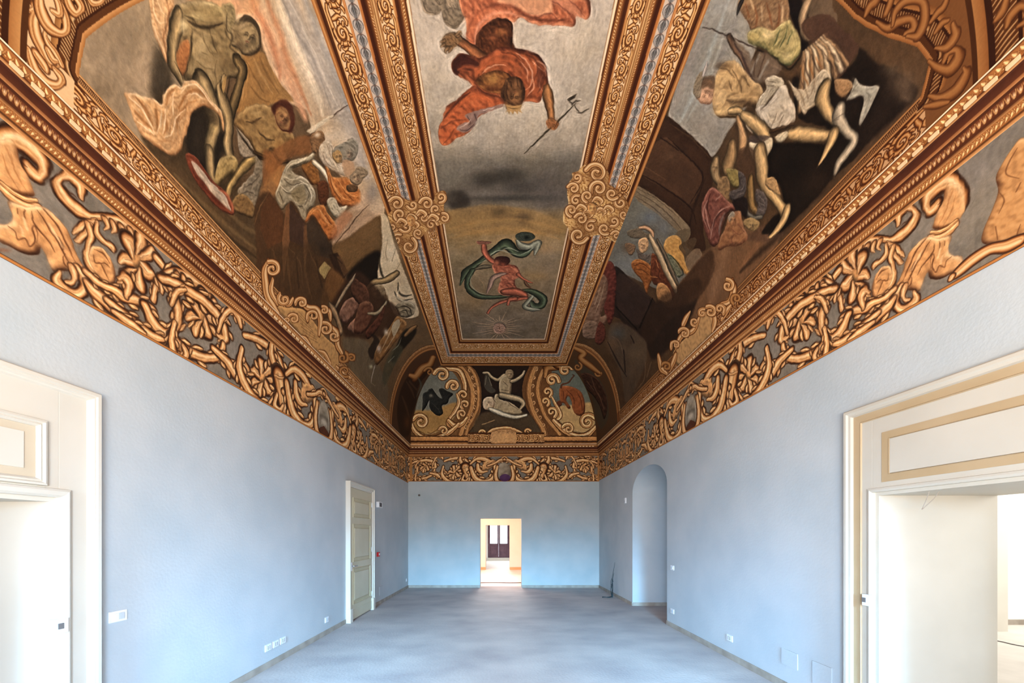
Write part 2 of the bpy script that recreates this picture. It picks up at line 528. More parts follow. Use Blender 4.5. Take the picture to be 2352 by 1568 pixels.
def tile_egg(ppm=70):
    cv = Canvas(Strip(1.6, ppm), ppm, (112, 56, 26)).metric()
    def fn(o):
        for k in range(2):
            x = o + k * .8
            cv.T([(x + .05, .85), (x + .22, .35), (x + .42, .15), (x + .6, .4), (x + .72, .9)], [.1, .22, .3, .22, .1], 'ochre')
            cv.G(x + .42, .45, .16, .24, (246, 214, 164), .9)
    wrap_paste(cv, fn)
    return cv

def tile_foliate(ppm=70):
    cv = Canvas(Strip(1.8, ppm), ppm, (168, 104, 48)).metric()
    def fn(o):
        for k in range(3):
            x = o + k * .6
            cv.T([(x, .2), (x + .2, .5), (x + .5, .75)], [.1, .4, .12], ([-1, -.5, .2, .7, 1], [(110, 56, 20), (226, 172, 104), (252, 220, 164), (206, 146, 78), (104, 54, 20)]))
            cv.T([(x + .12, .95), (x + .3, .72), (x + .5, .3)], [.06, .2, .06], 'ochre')
    wrap_paste(cv, fn)
    return cv

def sample(tile, a, b):
    """tile colour at running coordinate a (in strip heights) and cross coordinate b in 0..1"""
    im = tile.im
    x = (a % tile.S.u1) * tile.ppm
    y = np.clip(b, 0, .9999) * tile.h
    x0 = x.astype(int) % tile.w; x1 = (x0 + 1) % tile.w; fx = (x - np.floor(x))[..., None]
    y0 = np.clip((y - .5).astype(int), 0, tile.h - 1); y1 = np.minimum(y0 + 1, tile.h - 1); fy = np.clip(y - .5 - y0, 0, 1)[..., None]
    return (im[y0, x0] * (1 - fx) + im[y0, x1] * fx) * (1 - fy) + (im[y1, x0] * (1 - fx) + im[y1, x1] * fx) * fy

TS1 = tile_scroll(1)
TS2 = tile_scroll(2, ground=(232, 186, 128))
TGA = tile_garland()
TRO = tile_rope()
TEG = tile_egg()
TFO = tile_foliate()

BROWN, DARK, GOLDL, GOLD, CREAM = (120, 66, 26), (70, 34, 14), (236, 186, 118), (196, 134, 66), (250, 222, 176)

def band(cv, sel, f, s, width, spec):
    """paint a band: f runs 0..1 across it, s runs along it in metres, spec lists (f0, f1, what)"""
    for f0, f1, what in spec:
        m = sel & (f >= f0) & (f < f1)
        if not m.any(): continue
        t = (f[m] - f0) / (f1 - f0)
        if isinstance(what, tuple) and not isinstance(what[0], tuple):
            cv.im[m] = hexc(what)
        elif isinstance(what, tuple):
            c = np.array(what, float) / 255
            k = np.linspace(0, 1, len(c))
            cv.im[m] = np.stack([np.interp(t, k, c[:, j]) for j in range(3)], -1)
        elif isinstance(what, list):              # [tile, stretch, flip]
            tile, st, fl = what
            a = s[m] / (width * (f1 - f0)) / st
            cv.im[m] = sample(tile, a, 1 - t if fl else t)
    return cv
# ================================================================ canvas: flat crown with the sky fresco
def grad_rows(cv, stops, ys):
    """vertical colour run given at photo heights ys on the room axis"""
    v = [cv.S.uv(np.array([CX]), np.array([float(y)]))[1][0] for y in ys]
    o = np.argsort(v)
    v = np.array(v)[o]; c = np.array(stops, float)[o] / 255
    for j in range(3):
        cv.im[..., j] = np.interp(cv.gv, v, c[:, j])

cf = Canvas(Flat(), 250)
grad_rows(cf, [(196, 182, 166), (190, 178, 160), (172, 160, 142), (120, 112, 98), (112, 104, 94), (128, 116, 98), (160, 132, 88),
               (168, 136, 86), (146, 128, 98), (142, 122, 92), (132, 116, 94), (126, 112, 92)],
          [-300, 250, 330, 375, 440, 474, 488, 530, 590, 650, 720, 778])
nz = fbm(cf.h, cf.w, 60, 3, 5)
cf.im += nz[..., None] * np.array([.16, .15, .15], np.float32)
c = cf.at(860, 360, 4)
c.G(1150, 170, 250, 80, (70, 64, 54), .95, 0, 2).G(1000, 230, 110, 60, (66, 60, 52), .8).G(1350, 270, 230, 70, (78, 72, 64), .85).G(1600, 330, 170, 190, (102, 94, 86), .8)
c.G(700, 180, 120, 120, (140, 134, 120), .5).G(1000, 90, 300, 60, (130, 122, 110), .5)
c.G(770, 400, 110, 90, (62, 54, 46), 1, 0, 3).G(830, 490, 90, 60, (84, 74, 62), .8).G(700, 370, 60, 60, (88, 80, 70), .8)
c.G(1250, 380, 400, 34, (74, 70, 64), .85).G(980, 340, 120, 26, (124, 116, 106), .7)
c.P([(650, 520), (900, 455), (1100, 440), (1400, 480), (1600, 540), (1740, 610), (1740, 700), (650, 700)], (168, 132, 78), 10, .7)
c.G(1150, 505, 90, 45, (104, 84, 54), .75).G(1370, 560, 80, 52, (100, 80, 56), .75).G(1240, 560, 140, 30, (116, 92, 60), .5)
for y0, col in ((610, (190, 146, 82)), (660, (150, 118, 76)), (700, (186, 140, 78)), (760, (168, 140, 98)), (800, (180, 146, 96))):
    c.L([(690, y0 + 50), (950, y0 - 10), (1250, y0 - 40), (1520, y0 + 5), (1720, y0 + 60)], 40, col, .45, feather=1)
c.G(1550, 850, 130, 40, (190, 148, 96), .5).G(1600, 1000, 120, 160, (150, 130, 108), .5).G(850, 900, 120, 120, (150, 128, 88), .4)
c.G(1480, 1100, 120, 50, (176, 138, 84), .5).G(900, 1320, 130, 90, (158, 126, 80), .5)
# flying figure with the green drapery
c.as_(2)
GRN = shade_ramp((70, 82, 62), .4, 1.5); GRL = shade_ramp((138, 140, 122), .5, 1.3); RED = shade_ramp((176, 98, 72), .5, 1.25)
c.M([(1292, 730), (1320, 700), (1385, 690), (1450, 705), (1475, 740), (1440, 765), (1375, 775), (1320, 765)], (70, 78, 66))
c.G(1400, 740, 26, 18, (24, 28, 22), .9)
c.T([(1310, 770), (1350, 815), (1430, 830), (1500, 790), (1490, 830), (1470, 900)], [30, 66, 70, 60, 60, 16], GRL)
c.T([(1440, 850), (1370, 890), (1300, 880), (1240, 820), (1200, 800), (1130, 840), (1070, 880), (990, 940), (900, 1010), (840, 1060), (815, 1100), (785, 1180)],
    [20, 70, 80, 100, 95, 70, 60, 44, 60, 72, 44, 8], GRN)
c.F([[(1330, 905), (1230, 880), (1160, 858), (1090, 880), (1030, 940), (950, 985)], [(1320, 870), (1240, 835), (1180, 850)], [(1460, 780), (1440, 850), (1340, 900)]], 12, (168, 172, 150), .8)
c.T([(900, 1040), (860, 1110), (850, 1180), (890, 1240), (960, 1280), (1060, 1290), (1170, 1285), (1280, 1270)], [50, 50, 46, 60, 50, 36, 30, 12], GRN)
c.F([[(900, 1080), (880, 1150), (930, 1230), (1020, 1262)]], 8, (150, 158, 132), .8)
c.T([(1330, 1232), (1420, 1230), (1500, 1262), (1550, 1310), (1530, 1365), (1470, 1370), (1440, 1330)], [14, 44, 66, 78, 62, 60, 40], GRN)
c.T([(1450, 1280), (1400, 1340), (1380, 1375), (1440, 1400), (1520, 1405)], [30, 40, 44, 40, 12], GRL)
c.F([[(1400, 1250), (1470, 1290), (1500, 1350)], [(1420, 1320), (1450, 1380), (1520, 1400)]], 7, (160, 166, 146), .8)
c.T([(930, 1030), (1000, 1010), (1080, 1005)], [20, 38, 20], shade_ramp((110, 100, 80)))
c.T([(1090, 960), (1060, 940), (1020, 890), (1005, 840), (1005, 790)], [46, 50, 52, 56, 34], RED)
c.M([(935, 785), (960, 770), (1010, 775), (1075, 780), (1050, 800), (1000, 805), (960, 805)], (150, 96, 76), r=6)
c.M([(1080, 990), (1150, 975), (1240, 985), (1310, 1010), (1340, 1080), (1320, 1110), (1290, 1130), (1300, 1190), (1320, 1230), (1290, 1270), (1190, 1275), (1135, 1235), (1145, 1170), (1160, 1120), (1100, 1060)], (178, 100, 72), (226, 150, 112), (110, 52, 40), 18)
c.G(1210, 1110, 30, 20, (206, 128, 96), .6).G(1170, 1220, 34, 22, (214, 136, 102), .7).G(1290, 1040, 24, 20, (212, 134, 100), .6)
c.F([[(1150, 1070), (1200, 1080), (1250, 1060)], [(1180, 1180), (1230, 1160), (1280, 1200)], [(1140, 1230), (1200, 1255), (1290, 1250)]], 6, (112, 52, 38), .7)
c.T([(1200, 1240), (1290, 1240), (1370, 1265), (1395, 1290)], [60, 76, 56, 30], RED)
c.T([(1390, 1295), (1320, 1305), (1210, 1322), (1130, 1350), (1070, 1390), (1040, 1435)], [30, 36, 30, 30, 20, 26], RED)
c.T([(1290, 1300), (1240, 1310), (1225, 1360)], [40, 36, 24], RED)
c.T([(1320, 1080), (1350, 1110), (1400, 1140), (1450, 1158)], [40, 26, 20, 8], RED)
c.T([(1380, 1140), (1395, 1170), (1435, 1205)], [18, 26, 8], shade_ramp((120, 84, 60)))
c.T([(1200, 1070), (1140, 1085), (1085, 1120), (1060, 1190), (1030, 1260)], [16, 44, 52, 40, 8], shade_ramp((158, 128, 112), .6, 1.2))
c.M([(1100, 950), (1130, 915), (1190, 912), (1240, 930), (1240, 975), (1200, 1000), (1150, 1000), (1110, 990)], (74, 38, 30), r=8)
c.G(1120, 975, 26, 28, (196, 116, 84), .9).G(1180, 990, 30, 20, (170, 88, 62), .8)
c.L([(960, 1120), (1000, 1165), (1010, 1240)], 5, (190, 150, 96), .5)
# little sun with a face
c.as_(3)
for k in range(26):
    a = -PI + k * PI / 25 if k < 13 else PI * (k - 12) / 13
    a = 2 * PI * k / 26 + .1
    L0 = 62; L1 = 150 + 60 * (k % 3)
    c.L([(1150 + L0 * math.cos(a), 1568 + L0 * math.sin(a)), (1150 + L1 * math.cos(a), 1568 + L1 * math.sin(a) * .55)], [11, 2], (204, 168, 130), .75, False)
c.M([(1150 + 60 * math.cos(t), 1575 + 50 * math.sin(t)) for t in np.linspace(0, 6.1, 10)], (186, 148, 124), r=10)
c.F([[(1122, 1560), (1142, 1556)], [(1160, 1556), (1180, 1560)], [(1150, 1562), (1146, 1582), (1156, 1584)], [(1130, 1598), (1150, 1606), (1172, 1598)]], 5, (120, 70, 52), .9)

# bearded man in the red cloak with a trident
c.as_(1)
c = cf.at(900, 0, 4)
RC = shade_ramp((178, 92, 54), .48, 1.25); RP = shade_ramp((206, 140, 100), .6, 1.15); FL = shade_ramp((168, 114, 66), .5, 1.25)
GH = (140, 124, 102)
c.M([(255, -160), (480, -160), (470, 60), (420, 130), (340, 135), (280, 80)], GH, r=30).M([(450, -60), (640, -100), (670, 130), (620, 240), (560, 262), (490, 220), (460, 120)], (132, 116, 94), r=30)
c.M([(500, -40), (600, -40), (600, 60), (560, 85), (520, 50)], (150, 132, 108), r=12)
c.F([[(290, 40), (330, 110), (420, 110)], [(380, -20), (430, 40), (480, 10)], [(470, 190), (560, 240), (650, 180)], [(480, 100), (560, 70), (640, 90)]], 9, (92, 78, 60), .7)
# cloak above
c.M([(640, 100), (620, 0), (640, -150), (1500, -180), (1780, -40), (1825, 70), (1815, 150), (1780, 178), (1730, 160), (1690, 150), (1690, 215), (1650, 242), (1560, 236), (1450, 232), (1350, 230), (1260, 200), (1190, 160), (1110, 205),
     (1010, 175), (900, 200), (820, 270), (775, 350), (770, 460), (740, 500), (700, 440), (680, 330), (684, 200)], (190, 106, 68), (228, 152, 108), (112, 56, 36), 34)
c.P([(960, 20), (1100, -60), (1400, -80), (1480, 60), (1430, 135), (1300, 140), (1180, 90), (1080, 50)], (208, 152, 112), 8, .85)
c.P([(1400, -80), (1600, -60), (1700, 60), (1750, 150), (1690, 150), (1560, 80), (1470, 20)], (196, 128, 94), 8, .8)
c.T([(700, 420), (700, 280), (770, 140), (900, 60), (1050, 40), (1160, 90), (1260, 150), (1400, 190), (1600, 180)], [20, 30, 40, 50, 60, 56, 50, 40, 16], (128, 62, 40), .6, feather=1)
c.L([(760, 400), (780, 260), (880, 150), (1040, 105), (1190, 165)], 44, (222, 160, 128), .55, feather=1)
c.L([(720, 400), (720, 260), (800, 130), (900, 70)], 60, (214, 120, 74), .6, feather=1)
c.F([[(1470, 0), (1600, 90), (1680, 190)], [(1600, -20), (1700, 60), (1770, 150)], [(1320, 170), (1450, 120), (1530, 180)]], 16, (124, 62, 46), .6)
c.L([(640, 0), (700, 60), (700, 180)], 40, (170, 96, 62), .5)
# shaded thighs
c.M([(772, 430), (775, 330), (830, 250), (920, 190), (1020, 165), (1100, 205), (1112, 280), (1105, 380), (1125, 430), (1080, 470), (960, 480), (880, 530), (810, 530)], (92, 50, 28), (150, 84, 46), (52, 26, 16), 26)
c.G(1010, 290, 50, 34, (176, 112, 60), .6).G(920, 345, 40, 34, (160, 92, 54), .6).G(1000, 420, 60, 40, (116, 60, 32), .6)
# arm and open hand on the left
c.T([(860, 560), (780, 500), (700, 430), (610, 370)], [110, 110, 84, 80], shade_ramp((150, 92, 54), .45, 1.25))
c.M([(470, 340), (530, 295), (600, 300), (650, 350), (620, 400), (560, 450), (500, 450), (455, 400)], (146, 110, 72), r=16)
for q in ([(590, 320), (620, 290), (636, 292)], [(600, 330), (640, 310)], [(480, 370), (450, 380), (438, 380)], [(480, 410), (455, 420), (447, 430)], [(510, 440), (490, 465), (495, 485)], [(540, 440), (525, 460), (520, 478)]):
    c.T(q, [36, 24, 10][:len(q)] if len(q) > 2 else [30, 10], shade_ramp((150, 114, 76)))
c.F([[(560, 380), (590, 400), (620, 430)], [(520, 340), (560, 370)]], 7, (84, 56, 34), .6)
# body wrapped in the cloak
c.M([(620, 490), (700, 500), (800, 530), (880, 500), (960, 450), (1060, 430), (1130, 440), (1200, 450), (1300, 475), (1370, 530), (1415, 610), (1430, 700), (1430, 800), (1380, 880), (1350, 940), (1280, 930), (1210, 930), (1000, 900), (860, 860),
     (760, 800), (690, 740), (600, 695), (552, 640), (552, 560)], (164, 84, 46), (206, 116, 70), (88, 42, 28), 40)
c.P([(560, 560), (630, 500), (720, 530), (800, 580), (740, 650), (640, 640), (600, 695), (555, 640)], (82, 40, 30), 6, .9)
c.L([(600, 640), (700, 610), (800, 640), (860, 560), (1000, 490), (1130, 520)], 60, (190, 98, 54), .7, feather=1)
c.L([(770, 700), (830, 620), (950, 560), (1080, 560), (1180, 620)], 46, (196, 100, 54), .8, feather=1)
c.F([[(830, 670), (880, 620), (960, 595), (1050, 600)], [(1140, 480), (1210, 530), (1260, 600), (1290, 690), (1270, 780), (1210, 840)], [(1180, 560), (1240, 640), (1250, 740)], [(1290, 560), (1350, 620), (1400, 650)],
     [(1300, 590), (1340, 560), (1400, 600), (1415, 700)], [(1380, 680), (1350, 780), (1380, 830)], [(1290, 700), (1300, 800), (1240, 880)]], 15, (222, 168, 134), .7)
c.F([[(1010, 480), (1120, 500), (1210, 580)], [(1230, 500), (1310, 540), (1340, 640), (1300, 760)], [(1360, 640), (1400, 720), (1340, 850)], [(760, 760), (840, 850), (980, 880)], [(700, 700), (780, 740), (800, 680)]], 22, (92, 44, 26), .55)
c.P([(1330, 650), (1380, 620), (1405, 700), (1370, 790), (1330, 800), (1340, 720)], (112, 56, 36), 5, .7)
# chest, beard, face, crown
c.M([(780, 760), (820, 690), (930, 650), (1050, 660), (1100, 720), (1060, 820), (980, 860), (860, 830)], (140, 86, 44), (186, 128, 66), (76, 40, 22), 26)
c.G(925, 725, 62, 56, (178, 128, 66), .85).G(800, 740, 40, 34, (80, 44, 22), .7).G(900, 820, 90, 30, (96, 48, 26), .7)
c.M([(1000, 860), (1030, 780), (1060, 720), (1120, 700), (1180, 720), (1215, 790), (1225, 870), (1210, 930), (1180, 990), (1120, 1000), (1060, 1010), (1040, 960), (1000, 930)], (104, 68, 40), (150, 104, 62), (50, 30, 18), 24)
c.G(1145, 770, 22, 50, (160, 112, 70), .7).G(1120, 880, 60, 60, (132, 90, 52), .7).G(1020, 880, 24, 60, (58, 36, 22), .7).G(1200, 870, 16, 60, (62, 40, 24), .7)
c.face(1125, 880, 74, 180, (150, 104, 62), (52, 32, 20))
c.F([[(1060, 760), (1050, 850), (1080, 930)], [(1090, 740), (1100, 790)], [(1150, 720), (1160, 790)], [(1190, 750), (1185, 820)]], 10, (58, 34, 20), .7)
c.P([(1050, 960), (1060, 1010), (1040, 1045), (1062, 1022), (1078, 1052), (1090, 1018), (1118, 1056), (1130, 1016), (1160, 1052), (1165, 1012), (1198, 1040), (1185, 1000), (1195, 960), (1120, 970)], (182, 142, 86), 0, 1, False)
c.F([[(1060, 985), (1120, 995), (1190, 980)]], 8, (110, 80, 44), .8)
# lower left fold of the cloak
c.M([(740, 790), (680, 840), (600, 915), (520, 960), (480, 1030), (468, 1100), (436, 1150), (424, 1220), (440, 1300), (475, 1336), (530, 1325), (590, 1270), (680, 1235), (740, 1180), (780, 1100), (830, 1050), (930, 1010), (1020, 970), (1010, 900), (880, 860), (790, 800)],
    (196, 98, 52), (226, 126, 72), (110, 54, 34), 36)
c.L([(520, 1010), (620, 940), (760, 880), (880, 900)], 60, (208, 104, 52), .7, feather=1)
c.L([(480, 1080), (530, 1010), (620, 920), (720, 840)], 30, (84, 42, 30), .75, feather=1)
c.P([(670, 1060), (760, 1020), (880, 990), (1010, 955), (1000, 985), (900, 1020), (800, 1060), (780, 1120), (740, 1180), (680, 1220), (620, 1205), (590, 1180), (650, 1130), (720, 1120)], (152, 126, 116), 3, .9)
c.F([[(690, 1060), (720, 1120), (700, 1150)], [(760, 1050), (780, 1100)], [(620, 1190), (690, 1195), (750, 1140)]], 14, (84, 58, 56), .7)
c.F([[(840, 1010), (940, 985)], [(600, 1180), (680, 1140), (730, 1090)]], 8, (204, 186, 172), .8)
c.F([[(470, 1320), (540, 1240), (570, 1180)], [(450, 1180), (560, 1110), (680, 1100)]], 20, (128, 64, 38), .6)
# arm with the trident
c.L([(1212, 1412), (1400, 1225), (1560, 1075), (1690, 950)], 13, (76, 62, 40), .95, False, feather=.3)
c.P([(1604, 912), (1700, 862), (1680, 905), (1640, 925)], (84, 70, 52), 0, 1, False)
c.L([(1620, 915), (1660, 960)], 10, (84, 70, 52), 1, False, .3)
c.L([(1650, 965), (1690, 920), (1700, 930), (1735, 922)], 9, (84, 70, 52), 1, False, .3)
c.L([(1680, 960), (1700, 1005), (1735, 1035), (1780, 1015), (1812, 995)], 9, (84, 70, 52), 1, True, .3)
c.T([(1420, 800), (1430, 880), (1445, 960), (1460, 1050), (1465, 1110)], [60, 100, 84, 66, 60], FL)
c.M([(1420, 1110), (1460, 1080), (1500, 1095), (1535, 1130), (1520, 1170), (1490, 1195), (1450, 1185), (1420, 1150)], (172, 110, 62), r=10)
c.F([[(1470, 1130), (1500, 1150), (1490, 1180)], [(1510, 1120), (1520, 1160)]], 6, (90, 52, 30), .8)
cf.as_(0)
cf.seam(.10, 11)

# ---- frame bands round the sky
U, Vv = cf.gu, cf.gv
xi_l = -.7237 - .0206 * Vv; xi_r = .956 + .0065 * Vv
YI = 8.665
f_l = (U - FXL) / (xi_l - FXL); f_r = (FXR - U) / (FXR - xi_r); f_e = (FYE - Vv) / (FYE - YI)
FR = np.minimum(np.minimum(f_l, f_r), f_e)
flat_side = np.where(FR == f_l, 0, np.where(FR == f_r, 1, 2))
spec = [(0, .03, ((176, 108, 48), (230, 168, 96))), (.03, .055, ((196, 130, 64), (120, 64, 26))), (.055, .095, (DARK, (110, 58, 24))), (.095, .11, (234, 180, 112)),
        (.11, .315, [TS1, 1.15, 0]), (.315, .345, ((188, 116, 56), (226, 160, 94), (168, 96, 44))), (.345, .47, [TGA, 1.35, 0]),
        (.47, .50, ((206, 138, 72), (190, 112, 52))), (.50, .565, ((92, 42, 18), (70, 30, 12), (120, 66, 28))), (.565, .60, [TFO, 1.2, 0]), (.60, .66, ((232, 186, 122), (150, 96, 46), (238, 192, 128), (150, 92, 44), (226, 172, 104))),
        (.66, .82, [TS1, 1.3, 1]), (.82, .845, ((222, 164, 96), (180, 112, 54))), (.845, .90, ((96, 46, 20), (74, 34, 14), (130, 72, 32))),
        (.90, .945, [TFO, 1.0, 1]), (.945, .965, (104, 58, 26)), (.965, 1.0, ((238, 200, 150), (252, 232, 200), (150, 106, 66)))]
for k in range(3):
    m = (flat_side == k) & (FR >= 0) & (FR < 1)
    run = U if k == 2 else Vv
    band(cf, m, FR, run, .82 if k < 2 else 1.0, spec)
# the big scrolled clasps that cross the frame
def clasp(c, pts, vol, face):
    c.M(pts, (232, 178, 104), (255, 222, 158), (140, 86, 36), 14, edge=.5, model=.9)
    rg = np.random.default_rng(5)
    P = np.array(pts); lo, hi = P.min(0), P.max(0)
    for x, y, r, a0, tn, w in vol:
        c.G(x + 3, y + 5, r * 1.15, r * 1.15, (110, 62, 26), .55, p=2)
        c.V(x, y, r, a0, tn, w * 1.35, 'gold')
    for x, y in face:
        c.T([(x - 50, y + 10), (x - 10, y - 26), (x + 40, y + 4), (x + 16, y + 40)], [14, 44, 40, 10], 'gold')
        c.F([[(x - 30, y + 30), (x, y + 10), (x + 30, y + 34)]], 7, (112, 64, 26), .8)
cf.at(860, 360, 4)
c = cf.as_(0)
c = cf.as_(11)
clasp(c, [(130, 400), (200, 350), (290, 390), (360, 400), (430, 380), (540, 400), (560, 340), (640, 310), (665, 370), (640, 440), (645, 500), (690, 540), (680, 600), (620, 620), (560, 640), (480, 680), (440, 730), (395, 760), (400, 850), (350, 915), (290, 915), (250, 860), (200, 840),
      (150, 770), (165, 700), (120, 660), (130, 590), (120, 540), (160, 480)],
      [(205, 430, 72, 200, 1.2, 34), (350, 440, 52, 160, -1.1, 28), (480, 430, 66, 190, 1.2, 32), (610, 370, 52, 100, -1.2, 28), (640, 560, 46, 250, 1.2, 26), (165, 650, 48, 20, 1.2, 26), (205, 760, 58, 300, -1.2, 30),
       (230, 530, 62, 90, 1.2, 30), (400, 700, 46, 80, 1.2, 24), (315, 820, 80, 300, 1.1, 34), (520, 620, 56, 0, -1.2, 28), (560, 480, 52, 60, 1.1, 28), (290, 640, 60, 150, -1.1, 28), (450, 560, 58, 200, 1.1, 28)],
      [(340, 560), (430, 520), (250, 600), (360, 620), (540, 560)])
c.M([(300, 560), (330, 530), (370, 550), (375, 600), (340, 640), (305, 610)], (206, 146, 82), r=14)
c.as_(12)
clasp(c, [(1870, 130), (1920, 80), (2020, 55), (2110, 90), (2160, 170), (2150, 240), (2200, 280), (2260, 330), (2330, 420), (2350, 520), (2300, 600), (2290, 660), (2260, 700), (2260, 790), (2200, 780), (2140, 740), (2060, 720), (1980, 740), (1940, 800), (1860, 800),
      (1790, 750), (1780, 660), (1735, 600), (1740, 500), (1780, 440), (1770, 340), (1780, 250), (1820, 190), (1815, 150)],
      [(2040, 150, 100, 200, 1.3, 40), (1860, 190, 50, 120, -1.2, 28), (1830, 290, 54, 200, 1.2, 30), (1810, 490, 58, 100, 1.3, 32), (1870, 720, 84, 20, 1.2, 38), (1985, 640, 62, 300, -1.2, 32), (2110, 660, 56, 60, 1.2, 30),
       (2220, 720, 44, 200, 1.2, 26), (2260, 420, 66, 260, -1.2, 32), (2060, 290, 84, 150, 1.2, 38), (2180, 340, 58, 40, 1.2, 30), (2290, 530, 48, 0, 1.1, 26), (1850, 400, 52, 300, -1.1, 28), (2200, 590, 52, 120, -1.1, 28), (1900, 570, 60, 200, 1.2, 30), (1955, 360, 56, 100, 1.2, 28)],
      [(2000, 460), (2080, 500), (1960, 520), (2150, 480), (1900, 470), (2050, 400)])
c.M([(1960, 450), (2000, 420), (2040, 440), (2045, 490), (2010, 530), (1970, 500)], (206, 146, 82), r=14)
cf.as_(0)

c = cf.at(860, 360, 4); c.face(335, 590, 40, -20, (226, 172, 108), (120, 70, 30)); c.face(2002, 480, 46, 0, (232, 180, 112), (124, 74, 32))
# ================================================================ canvas: left cove fresco
cl = Canvas(Cove(-1), 240, (118, 92, 62)); cl.mod = .7
c = cl.at()
c.P([(60, 60), (260, -60), (420, -80), (440, 120), (420, 260), (330, 380), (240, 300), (150, 200)], (166, 146, 116), 6, 1)
c.G(250, 150, 60, 50, (178, 158, 128), .8).G(300, 90, 40, 50, (150, 132, 104), .6).G(330, 180, 30, 50, (182, 160, 130), .6).G(230, 210, 40, 40, (140, 122, 96), .5)
c.P([(360, 110), (390, 140), (400, 250), (390, 300), (352, 235), (345, 190)], (74, 64, 48), 9, .9)
c = cl.at(500, 0, 4)
c.P([(-100, -200), (500, -200), (900, -100), (1000, 300), (1200, 900), (1500, 1600), (1500, 2000), (1200, 1700), (900, 1300), (800, 1000), (560, 900), (400, 400), (200, 200), (0, 200)], (206, 178, 142), 10)
c.L([(560, -200), (760, 300), (960, 700), (1180, 1100), (1350, 1600)], 330, (176, 168, 158), .8, feather=.8)
c.L([(760, -100), (1000, 500), (1200, 1000)], 160, (170, 166, 160), .8, feather=.9)
c.L([(480, -200), (620, 200), (800, 600), (920, 900), (960, 1060)], 80, (232, 212, 180), .85, feather=.9)
c.L([(560, -100), (720, 300), (880, 560), (1040, 1000)], 30, (150, 142, 132), .5, feather=.9)
c.L([(620, -60), (800, 300), (960, 680), (1120, 1020)], 26, (206, 194, 176), .7, feather=.9)
c.L([(250, -200), (330, 60), (470, 330), (640, 700), (800, 1080)], 190, (222, 164, 122), .85, feather=.9)
c.L([(400, -200), (470, 60), (580, 330), (620, 500), (740, 780), (850, 1050)], 70, (202, 132, 86), .7, feather=.9)
c.L([(280, -100), (350, 100), (460, 300), (560, 640), (560, 760)], 60, (196, 122, 80), .6, feather=.9)
c.L([(180, -200), (160, 0), (240, 160)], 110, (224, 172, 140), .8, feather=.9)
c.P([(230, 480), (400, 470), (500, 640), (600, 800), (700, 930), (560, 930), (380, 1010), (220, 1040), (130, 980), (200, 800)], (166, 122, 66), 8, .95)
c.F([[(260, 560), (330, 700), (420, 850)], [(380, 520), (460, 700), (560, 860)], [(300, 800), (380, 900), (480, 940)]], 22, (124, 88, 44), .5)
c.F([[(320, 520), (400, 690), (500, 860)], [(240, 740), (220, 900)]], 26, (196, 156, 98), .5)
c.L([(960, 1280), (1080, 1250), (1200, 1290), (1300, 1500)], 190, (206, 190, 170), .7, feather=.9)
# foreground ground and the dark hollow behind the legs
c = cl.at()
c.P([(350, 230), (470, 215), (480, 330), (560, 420), (610, 470), (640, 560), (600, 640), (540, 560), (440, 460), (380, 380), (330, 330)], (92, 72, 46), 6, .95)
c.P([(430, 260), (500, 255), (520, 330), (480, 400), (430, 350)], (52, 44, 34), 7, .9)
c.F([[(330, 320), (420, 420), (560, 560), (620, 620)]], 36, (104, 80, 50), .8)
c.F([[(400, 400), (500, 500), (610, 590)], [(470, 430), (560, 520), (640, 560)]], 12, (138, 112, 70), .5)
c.F([[(430, 440), (520, 540), (600, 600)]], 10, (64, 48, 32), .6)

# standing nude man
cl.as_(1)
FO = shade_ramp((150, 128, 88), .36, 1.35)
c = cl.at(0, 0, 4)
# swirling pale cloth above and behind
c.M([(1370, -100), (1560, -120), (1600, 40), (1550, 140), (1560, 300), (1540, 560), (1500, 520), (1440, 380), (1400, 260), (1380, 100)], (208, 166, 118), (240, 214, 172), (140, 88, 48), 20)
c.F([[(1400, -40), (1410, 120), (1460, 200), (1530, 210)], [(1440, 0), (1480, 100), (1540, 160)], [(1420, 260), (1460, 380), (1500, 480)]], 14, (238, 214, 176), .7)
c.F([[(1500, -80), (1540, 60), (1540, 200), (1500, 330), (1530, 560)]], 16, (128, 74, 36), .6)
c.P([(1600, -140), (1900, -160), (2200, -160), (2380, -60), (2330, 120), (2150, 120), (1900, 60), (1700, 0)], (206, 150, 100), 10, .6)
c.M([(2040, 40), (2130, 40), (2160, 130), (2140, 300), (2080, 300), (2040, 180)], (150, 132, 92), r=16)
# torso and shoulders
c.M([(1560, 150), (1600, 70), (1680, 30), (1780, 10), (1900, 10), (2000, 50), (2070, 120), (2090, 240), (2130, 330), (2200, 430), (2225, 520), (2240, 620), (2215, 720), (2120, 720), (2050, 760), (1990, 860), (1880, 840), (1780, 760), (1690, 740), (1660, 690), (1600, 560), (1550, 480), (1550, 300)],
    (150, 128, 86), (196, 176, 130), (60, 48, 30), 46, edge=.45)
c.G(1900, 130, 140, 60, (170, 148, 98), .8).G(1800, 150, 70, 36, (196, 178, 128), .7).G(2000, 90, 60, 40, (178, 158, 104), .6)
c.G(1840, 420, 70, 130, (188, 166, 120), .75).G(1930, 600, 80, 90, (170, 146, 102), .6).G(1790, 640, 60, 60, (186, 160, 112), .7).G(2060, 560, 70, 110, (112, 90, 56), .6)
c.G(2150, 620, 60, 50, (84, 66, 40), .6).G(2140, 400, 40, 60, (150, 124, 78), .6)
c.F([[(1720, 190), (1800, 240), (1920, 250), (2040, 215)]], 34, (64, 50, 32), .75)
c.F([[(1690, 150), (1760, 175), (1800, 230)], [(1920, 250), (1950, 380), (1990, 480)], [(1760, 270), (1750, 420), (1740, 520)], [(2060, 260), (2080, 330), (2150, 400)]], 18, (74, 58, 36), .55)
